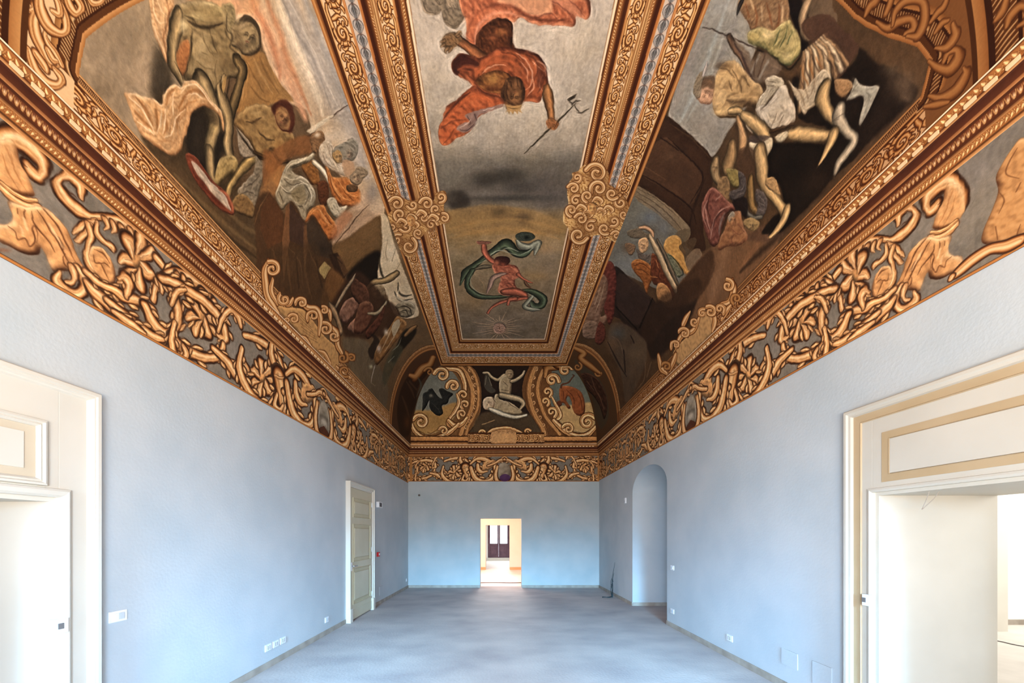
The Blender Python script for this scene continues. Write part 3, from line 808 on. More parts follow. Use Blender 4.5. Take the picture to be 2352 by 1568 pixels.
c.F([[(1850, 290), (1880, 400), (1960, 520)], [(1800, 560), (1880, 620), (1960, 640)], [(1990, 560), (1970, 680), (1990, 760)], [(1850, 480), (1900, 500)]], 12, (96, 76, 48), .5)
# arm on the left
c.T([(1640, 110), (1620, 220), (1590, 360), (1580, 480), (1590, 580), (1640, 680), (1680, 760)], [90, 130, 120, 90, 104, 86, 60], FO)
c.G(1680, 230, 34, 60, (206, 190, 146), .75).G(1590, 420, 26, 60, (184, 164, 118), .6)
c.M([(1690, 370), (1730, 380), (1745, 480), (1720, 580), (1680, 700), (1640, 620), (1620, 520), (1650, 430)], (188, 122, 68), (214, 152, 94), (110, 66, 34), 12)
c.F([[(1750, 330), (1755, 480), (1720, 600), (1680, 730)], [(1600, 560), (1660, 680), (1690, 780)]], 14, (56, 42, 26), .7)
c.F([[(1640, 660), (1670, 740), (1690, 800)]], 10, (214, 200, 160), .6)
# head bent to the right
c = cl.at(500, 0, 4)
c.M([(120, 300), (150, 220), (200, 160), (270, 150), (340, 190), (380, 260), (395, 350), (380, 440), (320, 500), (240, 505), (190, 450), (130, 420)], (146, 124, 86), (184, 164, 120), (62, 50, 34), 26)
c.P([(190, 190), (230, 140), (300, 150), (360, 210), (394, 300), (396, 420), (372, 470), (375, 340), (340, 250), (280, 200)], (78, 62, 42), 4, .85)
c.G(230, 230, 30, 36, (182, 160, 124), .7).G(300, 330, 30, 40, (178, 158, 112), .6).G(200, 420, 40, 50, (84, 66, 44), .7).G(170, 330, 30, 60, (110, 90, 60), .6)
c.face(285, 345, 96, 18, (156, 134, 94), (50, 40, 28))
c.L([(220, 490), (300, 510), (350, 480), (388, 420)], 14, (52, 40, 28), .8)
c.L([(80, 130), (75, 260), (130, 330), (110, 430), (170, 490), (205, 560)], 16, (64, 50, 32), .6)
c = cl.at(0, 0, 4)
# hip arm, thighs, calves
c.T([(2180, 560), (2225, 640), (2200, 760), (2160, 900), (2130, 1000), (2110, 1090)], [90, 86, 76, 84, 84, 60], shade_ramp((112, 92, 58), .34, 1.3), flip=True)
c.T([(2060, 700), (2010, 780), (2020, 860), (2050, 940), (2090, 1060), (2100, 1200), (2090, 1330), (2110, 1440)], [30, 34, 60, 110, 96, 80, 92, 70], FO, flip=True)
c.P([(2050, 730), (2080, 710), (2070, 790), (2052, 860), (2035, 800)], (196, 156, 90), 1, .9)
c.F([[(2030, 700), (2020, 790), (2060, 880)], [(2110, 700), (2090, 820), (2070, 930)]], 14, (52, 40, 24), .75)
c.T([(1860, 800), (1900, 900), (1950, 1000), (1980, 1120), (1950, 1230), (1920, 1340), (1920, 1450), (1930, 1560), (1930, 1680)], [170, 170, 150, 130, 116, 104, 100, 84, 50], FO)
c.G(1960, 1180, 40, 60, (176, 152, 96), .6).G(1930, 1330, 30, 80, (180, 158, 106), .6)
c.P([(1850, 880), (1960, 960), (2040, 1040), (2020, 1160), (1930, 1120), (1840, 1000)], (70, 56, 38), 14, .5)
c.F([[(2010, 1040), (2020, 1200), (1990, 1380)]], 20, (58, 46, 30), .5)
c = cl.at(0, 300, 4)
c.T([(1920, 200), (1925, 320), (1940, 420), (1965, 500)], [84, 90, 70, 50], FO)
c.M([(1990, 330), (2020, 260), (2080, 230), (2160, 240), (2190, 310), (2170, 380), (2100, 420), (2040, 460), (1990, 520), (1965, 500), (1970, 420)], (176, 150, 92), (206, 182, 122), (78, 60, 32), 26)
c.T([(2330, 250), (2270, 300), (2210, 370), (2160, 440), (2110, 520), (2090, 600)], [80, 110, 84, 70, 60, 50], shade_ramp((160, 134, 82), .38, 1.3), flip=True)
c.G(2120, 400, 40, 40, (64, 52, 30), .8)
# white cloth round the legs
cl.as_(6)
c.M([(2160, -60), (2200, -40), (2260, 60), (2320, 140), (2350, 220), (2300, 250), (2220, 240), (2190, 160), (2180, 60)], (164, 150, 128), (206, 194, 172), (80, 68, 54), 16)
c.M([(2350, 220), (2430, 300), (2420, 420), (2380, 560), (2340, 720), (2280, 760), (2220, 640), (2180, 560), (2240, 480), (2330, 380)], (138, 126, 104), (178, 166, 144), (72, 62, 46), 20)
c.M([(2150, 620), (2210, 580), (2290, 620), (2340, 720), (2320, 800), (2240, 780), (2160, 740), (2130, 690)], (138, 106, 62), (170, 138, 86), (66, 48, 28), 20)
c.F([[(2200, 590), (2280, 560), (2360, 600)], [(2240, 520), (2320, 480), (2380, 420)], [(2230, 70), (2290, 160), (2330, 230)]], 9, (74, 62, 50), .7)
# peach cloth
cl.as_(7)
c = cl.at(0, 0, 4)
c.M([(1140, 855), (1240, 862), (1330, 890), (1400, 905), (1480, 955), (1500, 880), (1540, 810), (1610, 770), (1660, 800), (1700, 745), (1790, 740), (1850, 790), (1900, 860), (1960, 950), (2030, 1010), (2050, 1100), (2062, 1195), (2040, 1180), (2020, 1080), (1950, 1010),
     (1860, 980), (1800, 1010), (1750, 1060), (1740, 1140), (1710, 1230), (1680, 1320), (1650, 1395), (1600, 1430), (1530, 1410), (1420, 1340), (1310, 1250), (1250, 1150), (1200, 1020), (1170, 930)], (212, 166, 112), (240, 210, 166), (150, 100, 56), 26)
c.F([[(1520, 960), (1560, 860), (1620, 790)], [(1640, 1000), (1680, 900), (1760, 830), (1840, 850), (1900, 920)], [(1620, 1180), (1640, 1060), (1720, 960), (1800, 930)], [(1500, 1020), (1530, 1160), (1500, 1230)], [(1420, 950), (1440, 1100), (1440, 1200)],
     [(1250, 900), (1340, 1010), (1400, 1150)], [(1230, 1010), (1320, 1110), (1400, 1200)]], 30, (176, 112, 54), .65)
c.F([[(1480, 1000), (1470, 1120), (1440, 1230)], [(1520, 1000), (1510, 1130), (1490, 1220)], [(1600, 840), (1580, 960), (1590, 1050)], [(1650, 860), (1710, 790), (1790, 780), (1860, 850), (1930, 950), (2000, 1020)], [(1180, 890), (1290, 990), (1370, 1120), (1420, 1230)],
     [(1700, 880), (1790, 860), (1860, 920)], [(1590, 1200), (1620, 1080), (1700, 1000)], [(1500, 1260), (1560, 1240), (1600, 1180)], [(1260, 1120), (1340, 1180), (1420, 1240)]], 14, (246, 226, 190), .75)
c.F([[(1440, 1310), (1530, 1290), (1620, 1320)], [(1640, 1120), (1700, 1050), (1760, 1030)]], 22, (184, 126, 72), .5)
# fallen red shield
cl.as_(2)
c = cl.at(0, 300, 4)
c.M([(1705, 230), (1730, 205), (1790, 230), (1860, 320), (1910, 400), (1980, 490), (2050, 540), (2110, 620), (2150, 720), (2140, 770), (2090, 765), (2000, 710), (1900, 600), (1810, 480), (1740, 350)], (142, 70, 44), (176, 92, 62), (84, 38, 24), 16)
c.M([(1755, 285), (1800, 300), (1870, 380), (1930, 460), (2000, 530), (2070, 600), (2110, 690), (2120, 740), (2060, 690), (1960, 590), (1880, 490), (1800, 390)], (184, 168, 148), (206, 192, 172), (140, 116, 96), 14)
c.F([[(2000, 540), (2080, 590), (2130, 690), (2140, 750)]], 22, (206, 120, 84), .8)
c.F([[(1740, 330), (1840, 480), (1960, 620), (2070, 720)]], 26, (112, 46, 30), .6)
# stooping man with outstretched arms
cl.as_(3)
c = cl.at(500, 0, 4)
c.M([(150, 1140), (180, 1060), (240, 1000), (330, 960), (430, 960), (500, 1000), (560, 1100), (640, 1180), (700, 1240), (700, 1330), (660, 1420), (620, 1490), (560, 1470), (520, 1400), (480, 1370), (450, 1450), (390, 1470), (340, 1400), (300, 1320), (220, 1220)],
    (150, 118, 70), (192, 160, 104), (72, 50, 26), 34)
c.G(350, 1040, 70, 36, (186, 156, 100), .7).G(460, 1200, 60, 80, (170, 138, 84), .6).G(300, 1180, 50, 60, (166, 134, 84), .6).G(560, 1330, 50, 60, (176, 128, 68), .6)
c.F([[(260, 1120), (330, 1120), (400, 1080)], [(380, 1220), (450, 1280), (520, 1290)]], 24, (70, 48, 26), .7)
c.F([[(150, 1150), (230, 1280), (330, 1400), (420, 1480)]], 16, (56, 42, 26), .75)
c.M([(520, 1040), (550, 960), (610, 930), (670, 970), (700, 1060), (700, 1150), (660, 1210), (590, 1200), (540, 1130)], (150, 110, 66), (180, 142, 90), (84, 34, 22), 22)
c.P([(490, 1000), (540, 940), (620, 920), (680, 970), (704, 1080), (690, 1190), (650, 1230), (665, 1120), (640, 1020), (590, 980), (540, 1010), (520, 1060)], (92, 40, 26), 5, .85)
c.face(600, 1092, 78, 30, (162, 118, 74), (66, 36, 24))
c.T([(330, 1400), (450, 1450), (470, 1400), (510, 1400), (560, 1490), (640, 1480)], [30, 30, 22, 22, 30, 24], shade_ramp((84, 62, 36)))
c.P([(440, 1500), (470, 1390), (560, 1500), (640, 1560), (560, 1700), (460, 1600)], (188, 128, 60), 8, .8)
c.L([(640, 1480), (850, 1240), (1040, 1080), (1190, 965)], 16, (92, 64, 44), .9, False)
c.P([(830, 1190), (1040, 1060), (1050, 1080), (870, 1220), (840, 1220)], (226, 212, 182), 2, .8)

# group of draped figures
cl.as_(0)
c = cl.at(400, 300, 4)
c.P([(1120, 60), (1250, 60), (1260, 200), (1100, 240), (1000, 300), (900, 440), (820, 520), (820, 200), (900, 180)], (150, 96, 50), 10, .8)
c.P([(820, 480), (1000, 330), (1060, 420), (900, 620), (800, 700)], (168, 118, 66), 12, .8)
c.as_(4)
c.M([(1250, 60), (1300, 10), (1370, 20), (1380, 110), (1330, 200), (1270, 190)], (150, 110, 70), r=16)
c.G(1310, 40, 26, 22, (232, 216, 190), .9)
c.M([(1330, 160), (1380, 90), (1440, 110), (1500, 240), (1560, 340), (1580, 420), (1480, 380), (1400, 340), (1340, 260)], (202, 184, 156), (236, 222, 198), (130, 108, 84), 18)
c.F([[(1350, 190), (1400, 300), (1500, 360)], [(1400, 130), (1440, 240), (1520, 330)], [(1440, 140), (1460, 220)]], 9, (132, 108, 84), .7)
c.M([(1450, 220), (1480, 150), (1560, 110), (1620, 70), (1680, 100), (1690, 180), (1650, 270), (1580, 290), (1500, 290)], (150, 142, 124), (190, 182, 162), (86, 76, 60), 22)
c.M([(1450, 220), (1500, 180), (1540, 220), (1530, 290), (1480, 290)], (186, 146, 88), r=12)
c.face(1510, 240, 46, -20, (182, 146, 96), (72, 56, 40)); c.face(1610, 215, 52, 10, (164, 142, 116), (70, 60, 48))
c.P([(1540, 280), (1640, 290), (1660, 380), (1640, 480), (1580, 440)], (196, 156, 116), 4, .9)
c.M([(1650, 380), (1690, 330), (1750, 340), (1780, 390), (1740, 440), (1690, 500), (1630, 480), (1610, 430)], (160, 138, 108), (196, 176, 144), (84, 66, 46), 18)
c.face(1672, 425, 50, -25, (176, 148, 114), (76, 58, 44))
c.M([(1170, 340), (1200, 270), (1270, 260), (1310, 320), (1330, 400), (1330, 480), (1270, 500), (1220, 430)], (152, 100, 46), (186, 130, 66), (84, 48, 22), 22)
c.T([(1280, 290), (1340, 340), (1400, 420), (1420, 480)], [50, 50, 40, 20], shade_ramp((214, 196, 164)))
c.M([(1320, 480), (1400, 470), (1420, 560), (1400, 680), (1350, 700), (1320, 600)], (108, 62, 34), r=18)
OR = ((196, 116, 52), (226, 158, 88), (110, 58, 26))
c.M([(1385, 330), (1420, 350), (1450, 420), (1510, 430), (1590, 430), (1640, 500), (1700, 540), (1722, 600), (1700, 680), (1620, 695), (1540, 690), (1470, 640), (1430, 540), (1410, 440)], *OR, 24)
c.F([[(1400, 360), (1440, 470), (1520, 600), (1620, 640)], [(1430, 420), (1480, 530), (1560, 620)], [(1500, 450), (1560, 540), (1640, 600), (1700, 600)]], 12, (232, 168, 98), .7)
c.F([[(1420, 400), (1460, 540), (1540, 660)], [(1560, 560), (1640, 640)]], 12, (122, 64, 28), .7)
c.M([(1580, 510), (1640, 490), (1690, 520), (1660, 560), (1600, 560)], (110, 80, 50), r=12)
c.M([(1400, 640), (1450, 610), (1490, 640), (1520, 700), (1590, 690), (1540, 780), (1480, 800), (1420, 720)], (196, 182, 152), (222, 210, 180), (96, 92, 70), 18)
# pale cloak in heavy folds
c.M([(1000, 380), (1040, 300), (1120, 260), (1220, 240), (1280, 200), (1270, 270), (1160, 320), (1080, 360), (1130, 410), (1200, 430), (1270, 520), (1300, 600), (1280, 690), (1220, 740), (1200, 840), (1140, 800), (1060, 680), (980, 730), (930, 600), (960, 500)],
    (162, 150, 122), (204, 194, 166), (84, 72, 52), 24)
WH, DK = (218, 208, 180), (84, 70, 50)
c.F([[(1020, 390), (1060, 320), (1160, 280), (1270, 215)], [(1010, 420), (1080, 450), (1180, 430), (1250, 500), (1290, 590)], [(970, 500), (1040, 560), (1120, 500), (1200, 480)], [(1120, 440), (1220, 500), (1260, 600), (1240, 680)], [(1060, 640), (1140, 660), (1220, 640)]], 13, WH, .8)
c.F([[(1060, 340), (1150, 300), (1240, 270)], [(1000, 440), (1080, 500), (1180, 470)], [(990, 540), (1060, 580), (1170, 560)], [(1200, 500), (1240, 580), (1200, 680)], [(1080, 600), (1150, 620)], [(960, 560), (1000, 660)], [(1100, 690), (1180, 700)]], 9, DK, .75)
c.P([(1080, 560), (1180, 500), (1210, 600), (1180, 680), (1100, 640)], (150, 132, 92), 4, .6)
# lower orange drapery
c.M([(1200, 850), (1230, 760), (1290, 700), (1370, 680), (1410, 760), (1470, 830), (1500, 900), (1480, 970), (1420, 1010), (1360, 960), (1320, 860), (1270, 800)], *OR, 24)
c.F([[(1240, 780), (1310, 720), (1370, 780), (1420, 880)], [(1330, 720), (1380, 820), (1460, 880)]], 12, (230, 170, 104), .7)
c.F([[(1290, 790), (1340, 880), (1400, 970)], [(1390, 780), (1440, 860)]], 13, (118, 60, 28), .7)
c.P([(1480, 820), (1640, 700), (1700, 660), (1720, 540), (1800, 600), (1900, 700), (1880, 780), (1700, 900), (1500, 1060), (1440, 1040), (1500, 930)], (206, 172, 138), 10, .75)
c.P([(1500, 820), (1560, 740), (1640, 780), (1560, 900), (1480, 1000), (1440, 960)], (190, 124, 80), 12, .6)
c.G(1820, 560, 60, 110, (150, 142, 136), .7).G(1700, 700, 60, 40, (216, 186, 156), .6).G(1850, 700, 60, 60, (220, 194, 160), .7)
c.L([(1450, 1090), (1600, 900), (1790, 680)], 12, (96, 66, 44), .85, False)
# tents and brown slopes
cl.as_(0)
c.P([(740, 700), (870, 560), (1010, 760), (1080, 640), (1210, 850), (1280, 780), (1460, 1080), (1560, 1300), (1560, 1700), (760, 1700), (720, 1500), (760, 1200)], (92, 64, 38), 8, .98)
c.P([(870, 570), (1000, 750), (1010, 1010), (860, 1090), (790, 900), (800, 720)], (104, 66, 36), 2, .9, False)
c.P([(1060, 660), (1200, 850), (1200, 1080), (1060, 1010)], (84, 60, 46), 2, .95, False)
c.P([(1030, 690), (1060, 660), (1060, 1010), (1010, 1400), (990, 1100)], (134, 92, 56), 3, .85, False)
c.P([(1210, 860), (1280, 800), (1440, 1060), (1450, 1180), (1300, 1140), (1220, 1010)], (76, 60, 44), 3, .95, False)
c.P([(1190, 880), (1216, 860), (1230, 1060), (1200, 1400)], (126, 86, 52), 3, .7, False)
c.F([[(870, 560), (780, 720), (740, 860)], [(1040, 1060), (1150, 1200), (1180, 1400)], [(1230, 1080), (1300, 1240), (1380, 1360)]], 12, (146, 106, 62), .6)
c.P([(1440, 1080), (1620, 970), (1880, 780), (1910, 900), (1890, 1120), (1700, 1260), (1560, 1300)], (124, 92, 52), 8, .95)
c.G(1640, 1100, 120, 60, (136, 102, 58), .6).G(1350, 1080, 90, 60, (54, 44, 34), .7)
c.P([(1880, 1100), (1920, 1300), (1900, 1400), (1780, 1440), (1640, 1440), (1580, 1340), (1700, 1200)], (34, 26, 18), 14, .95)
c.P([(1420, 1140), (1500, 1120), (1600, 1300), (1560, 1360), (1480, 1300)], (62, 42, 28), 3, .9, False)
c.P([(1490, 1160), (1530, 1150), (1600, 1300), (1560, 1340)], (112, 78, 46), 3, .7, False)
c.P([(1320, 1280), (1380, 1200), (1440, 1260), (1380, 1365)], (166, 146, 92), 2, .9, False)
c.P([(1440, 1270), (1560, 1370), (1560, 1600), (1360, 1600), (1380, 1420)], (128, 88, 46), 10, .8)
c.F([[(1440, 1030), (1450, 1120), (1540, 1220)]], 22, (56, 40, 28), .7)
# woman in pale robe beside the frame
cl.as_(5)
c.P([(1900, 780), (1960, 800), (2010, 1000), (2100, 1260), (2200, 1520), (2240, 1700), (2040, 1700), (1940, 1480), (1870, 1380), (1880, 1200), (1910, 1040)], (204, 184, 150), 4, 1)
c.G(2000, 1150, 60, 110, (222, 204, 172), .8).G(2060, 1400, 60, 80, (208, 184, 146), .7)
c.L([(1890, 1130), (1885, 1240), (1920, 1350), (1960, 1370)], 22, (60, 50, 34), .85)
c.F([[(1960, 1000), (1940, 1120), (1960, 1200)], [(2040, 1060), (2000, 1200)], [(2080, 1200), (2030, 1300)]], 9, (136, 116, 84), .6)
c = cl.at(560, 560, 3.015)
c.F([[(1068, 268), (1070, 330), (1110, 360), (1160, 352)], [(1040, 330), (1080, 390), (1170, 380)]], 16, (62, 54, 42), .8)
c.F([[(1080, 300), (1060, 370), (1130, 400), (1180, 400)], [(1060, 420), (1120, 410), (1170, 440), (1150, 500)]], 14, (214, 202, 172), .8)
c.M([(1050, 430), (1110, 395), (1180, 420), (1180, 480), (1130, 510), (1080, 500), (1060, 460)], (150, 136, 108), (206, 194, 166), (60, 50, 38), 18)
c.F([[(1070, 440), (1110, 430), (1150, 450), (1160, 490)], [(1080, 470), (1120, 460), (1140, 500)]], 9, (52, 44, 34), .85)
c.T([(860, 300), (900, 265), (970, 255), (1020, 230), (1060, 200)], [24, 40, 44, 50, 40], shade_ramp((158, 132, 90), .4, 1.25))
c.M([(880, 300), (940, 280), (980, 320), (960, 380), (910, 390), (880, 350)], (142, 122, 92), (180, 160, 124), (80, 58, 42), 16)
c.face(918, 332, 36, -20, (160, 136, 102), (66, 48, 36))
# crouching group in rose and umber
cl.as_(8)
c.P([(600, 420), (760, 200), (860, 240), (980, 380), (1040, 420), (1080, 520), (980, 640), (900, 640), (820, 670), (700, 640), (640, 520)], (70, 46, 30), 8, .85)
c.M([(660, 480), (700, 400), (760, 365), (800, 380), (790, 440), (750, 510), (710, 550), (670, 530)], (142, 104, 84), (176, 136, 112), (74, 46, 36), 18)
c.M([(720, 570), (780, 510), (800, 560), (780, 620), (730, 600)], (150, 110, 88), r=14)
c.M([(740, 330), (760, 240), (800, 260), (850, 300), (870, 380), (840, 440), (780, 400)], (96, 62, 44), r=16)
c.T([(630, 450), (690, 340), (750, 250), (770, 210)], [16, 24, 22, 8], shade_ramp((142, 124, 98)))
c.M([(800, 420), (870, 400), (900, 460), (870, 560), (820, 620), (760, 600)], (110, 70, 50), (146, 104, 78), (60, 34, 24), 20)
c.T([(860, 480), (920, 480), (970, 430), (985, 400)], [20, 26, 24, 14], shade_ramp((150, 136, 108)))
c.M([(880, 560), (930, 500), (980, 420), (960, 520), (920, 600), (860, 660), (840, 620)], (96, 56, 40), r=16)
c.T([(590, 420), (620, 460), (650, 530), (670, 600)], [30, 44, 34, 40], shade_ramp((148, 122, 90)))
c.G(662, 606, 22, 20, (180, 150, 112), .8)
c.P([(700, 650), (840, 665), (900, 760), (960, 900), (1000, 1000), (970, 1150), (860, 1050), (760, 900), (690, 720)], (112, 98, 76), 6, .9)
c.P([(860, 620), (900, 660), (860, 740), (890, 800), (940, 700), (920, 640)], (46, 34, 26), 4, .8)
c.M([(1020, 560), (1060, 500), (1100, 520), (1130, 560), (1080, 640), (1020, 720), (960, 800), (920, 840), (900, 780), (940, 680)], (152, 108, 60), (184, 140, 86), (78, 52, 28), 20)
c.F([[(1040, 540), (1000, 640), (940, 760)], [(1090, 540), (1040, 640), (980, 740)]], 10, (206, 192, 158), .6)
c.P([(1030, 560), (1070, 520), (1080, 560), (1040, 640), (1025, 600)], (186, 178, 154), 2, .8)
c.G(985, 612, 16, 22, (204, 196, 176), .9).G(935, 725, 14, 24, (206, 190, 178), .9).G(880, 850, 12, 14, (180, 180, 150), .9)
c.L([(905, 850), (880, 960)], [10, 4], (176, 172, 160), .9, False)
c.L([(880, 960), (910, 985)], 7, (150, 130, 100), .8, False)
c.P([(1110, 600), (1190, 580), (1180, 640), (1080, 760), (1050, 820), (1020, 800), (1060, 700)], (36, 30, 22), 6, .9)
c.P([(1010, 760), (1080, 700), (1100, 740), (1040, 850), (980, 980), (960, 900)], (84, 84, 64), 6, .7)
c.T([(1120, 630), (1160, 590), (1190, 570)], [24, 34, 20], shade_ramp((140, 104, 64)))
c.F([[(1030, 740), (1070, 700), (1090, 650)], [(1000, 820), (1040, 780)]], 8, (150, 158, 140), .6)
# crumbling wall behind the cartouche
cl.as_(0)
c.P([(120, 60), (500, 0), (520, 200), (600, 420), (520, 520), (400, 380), (300, 340), (180, 140)], (84, 62, 38), 10, .55)
c.F([[(300, 60), (310, 200), (330, 340)], [(420, 40), (430, 220), (470, 380)], [(200, 40), (230, 140)]], 20, (116, 84, 50), .45)
c.F([[(360, 80), (380, 300)], [(500, 120), (540, 300)]], 16, (58, 42, 28), .5)
cl.seam(.13, 21)

def cove_bands(cv, side, vb, near, ground=(236, 200, 150)):
    """flat-painted frames on a side cove: lower scroll band, octagon frame near the camera, arch frame near the far groin"""
    U, V_ = cv.gu, cv.gv
    f = V_ / vb
    k = 1.0
    sp = [(0, .06, ((150, 100, 56), (252, 232, 200))), (.06, .10, (112, 62, 26)), (.10, .70, [TS1, 1.35, 0]), (.70, .745, (96, 52, 22)), (.745, .80, ((206, 150, 84), (238, 188, 122))), (.80, .93, [TRO, 1.3, 0]), (.93, .955, DARK), (.955, 1.0, ((236, 190, 128), (190, 134, 72)))]
    band(cv, (f >= 0) & (f < 1) & (U > near[0][0] - .12), f, U, vb, sp)
    # octagon and ornament near the camera
    P = np.array(near, float)                     # points (Y, v), running up from the band
    d = np.full(U.shape, 9., np.float32); run = np.zeros_like(d); acc = 0
    for i in range(len(P) - 1):
        a, b = P[i], P[i + 1]; w = b - a; L2 = w @ w; L = math.sqrt(L2)
        t = np.clip(((U - a[0]) * w[0] + (V_ - a[1]) * w[1]) / L2, 0, 1)
        dx, dy = U - a[0] - t * w[0], V_ - a[1] - t * w[1]
        q = np.hypot(dx, dy) * np.sign(w[0] * dy - w[1] * dx)
        m = np.abs(q) < np.abs(d); d[m] = q[m]; run[m] = acc + t[m] * L; acc += L
    q = d                                          # positive on the camera side of the line
    ins = (q > 0) & (q < .15) & (V_ > vb * .72)
    cv.oct = q
    out = (q >= .15) & ((V_ > vb) | (U < near[0][0] - .02)) | ((U < near[0][0] - .02) & (V_ < vb))
    cv.im[out] = hexc(ground)
    band(cv, ins, q / .15, run, .15, [(0, .14, ((176, 116, 56), (222, 164, 98))), (.14, .30, (104, 60, 26)), (.30, .36, DARK), (.36, .72, [TRO, 1.5, 0]), (.72, .80, DARK), (.80, 1.0, ((208, 150, 82), (150, 98, 48)))])
    return q

def arch_frame(cv, Y0, w):
    U, V_ = cv.gu, cv.gv
    f = (U - Y0) / w
    s_ = V_
    band(cv, (V_ > .02), f, s_, w, [(0, .08, (92, 54, 26)), (.08, .40, [TS2, 1.1, 0]), (.40, .48, (96, 54, 24)), (.48, .56, ((206, 146, 82), (150, 96, 48))), (.56, .62, (84, 46, 20)), (.62, 1.0, ((150, 98, 52), (196, 138, 78), (140, 86, 40)))])

cove_bands(cl, -1, .215, [(2.37, .21), (2.385, .42), (2.61, .93), (2.78, 1.35), (2.86, 2.0), (2.8, 2.42)])
def near_scrolls(c, list_, leaves=()):
    for x, y, r, a0, tn, w, ry in list_:
        c.V(x, y, r, a0, tn, w, 'gold', ry=ry)
    for pts, w in leaves:
        c.T(pts, w, 'gold')
c = cl.at(0, 0, 4)
c.T([(260, 100), (330, 90), (310, 200), (330, 330), (390, 460), (440, 560), (500, 600), (560, 590)], [30, 80, 110, 110, 90, 80, 60, 30], 'gold')
c.T([(560, 590), (500, 480), (440, 400), (410, 320), (430, 270), (500, 300)], [40, 60, 50, 36, 30, 20], 'gold')
c.T([(360, -60), (370, 80), (430, 220), (540, 300), (600, 280), (600, 180), (560, 60), (500, -40)], [60, 110, 110, 80, 80, 80, 60, 30], 'gold')
c.T([(470, 100), (540, 130), (530, 30), (480, -60)], [40, 70, 60, 30], 'gold')
c.T([(600, -60), (640, 60), (700, 120), (740, 60), (680, -40)], [50, 80, 60, 70, 50], 'gold')
c.T([(260, 460), (290, 560), (340, 670), (430, 760), (530, 780), (560, 720), (500, 640)], [50, 80, 90, 100, 80, 70, 40], 'gold')
c.T([(330, 500), (400, 600), (420, 650)], [60, 70, 30], 'gold')
c.T([(800, -80), (840, 20), (920, 20), (960, -60)], [40, 60, 50, 50], 'gold')
c.T([(440, 470), (480, 540), (520, 560)], [50, 60, 40], 'gold')
# cross frame at the very edge
for x0, w, col in ((90, 60, (150, 96, 46)), (140, 34, DARK), (185, 60, (206, 152, 88)), (228, 18, DARK)):
    pass
def cross_frame(cv, Ya, Yb):
    U, V_ = cv.gu, cv.gv
    f = (Yb - U) / (Yb - Ya)
    band(cv, (V_ > .0) & (U < Yb), np.minimum(f, .999), V_, Yb - Ya, [(0, .10, (92, 52, 22)), (.10, .30, ((206, 152, 88), (176, 118, 60))), (.30, .42, DARK), (.42, .80, [TRO, 1.2, 0]), (.80, .86, DARK), (.86, 1.0, (190, 134, 74))])
cross_frame(cl, 1.86, 2.115)
arch_frame(cl, 8.93, .26)
# brown spandrel beyond the arch frame
m = cl.gu > 9.19
cl.im[m] = hexc((92, 62, 38))
c = cl.at(860, 740, 4.127)
c.P([(215, 820), (250, 640), (330, 500), (450, 440), (560, 420), (420, 600), (395, 760), (350, 900), (330, 1060), (270, 1080), (230, 1000)], (62, 42, 28), 6, .9)
c.T([(330, 500), (390, 510), (450, 440), (520, 400), (556, 330)], [40, 70, 76, 66, 60], 'ochre')
c.V(520, 470, 46, 200, 1.1, 30, 'ochre')
c.F([[(300, 560), (350, 640), (380, 720)], [(260, 700), (300, 800), (330, 900)], [(330, 560), (400, 640)]], 26, (104, 74, 50), .6)
c.F([[(410, 520), (440, 600), (400, 700)]], 26, (96, 104, 96), .6)
c.G(310, 950, 30, 70, (112, 72, 40), .7)

def cartouche(c, tablet, vol, tub, lines, tone=(204, 160, 100)):
    c.M(tablet, tone, np.clip(np.array(tone) * 1.18, 0, 255), np.array(tone) * .6, 16, edge=.35)
    for l in lines:
        c.L(l, 3, (120, 84, 50), .7, False)
    for pts, w in tub:
        c.T(pts, w, 'gold')
    for v in vol:
        c.V(*v)
c = cl.at(560, 560, 3.015)
c.as_(20)
cartouche(c, [(150, 330), (260, 430), (340, 440), (420, 460), (500, 560), (560, 640), (640, 720), (660, 830), (640, 900), (560, 800), (440, 680), (340, 570), (240, 470), (170, 400)],
          [(195, 175, 58, 240, 1.2, 40, 'gold'), (280, 385, 46, 230, -1.2, 32, 'gold'), (345, 520, 40, 200, 1.1, 28, 'gold'), (565, 590, 48, 250, 1.2, 32, 'gold'), (480, 500, 44, 160, 1.1, 30, 'gold'), (625, 640, 36, 30, 1.1, 26, 'gold'), (400, 410, 44, 180, 1.1, 32, 'gold'),
           (555, 460, 30, 240, 1.2, 24, 'gold'), (685, 790, 40, 300, 1.2, 28, 'ochre'), (745, 790, 28, 230, 1.2, 22, 'ochre'), (700, 880, 44, 60, 1.1, 28, 'ochre'), (300, 530, 26, 60, 1.2, 20, 'gold')],
          [([(170, 120), (145, 190), (150, 270), (165, 360), (210, 440), (240, 480)], [30, 48, 56, 60, 50, 26]), ([(200, 250), (190, 330), (230, 410)], [24, 40, 24]), ([(250, 400), (310, 420), (340, 380)], [20, 40, 24]),
           ([(380, 380), (440, 440), (500, 450), (530, 520), (520, 620)], [30, 50, 44, 46, 24]), ([(540, 430), (590, 470), (600, 520)], [20, 38, 20]), ([(590, 560), (640, 620), (650, 700), (680, 760)], [26, 46, 40, 30]),
           ([(640, 850), (690, 900), (740, 930)], [20, 40, 24]), ([(400, 640), (430, 660), (470, 720)], [16, 30, 20]), ([(520, 740), (560, 760), (600, 830)], [16, 30, 20])],
          [[(380 + k * 4, 470 + k * 26), (460 + k * 9, 560 + k * 21)] for k in range(7)] + [[(372 + k * 9, 500 + k * 24), (400 + k * 9, 530 + k * 24)] for k in range(6)])
cl.as_(0)
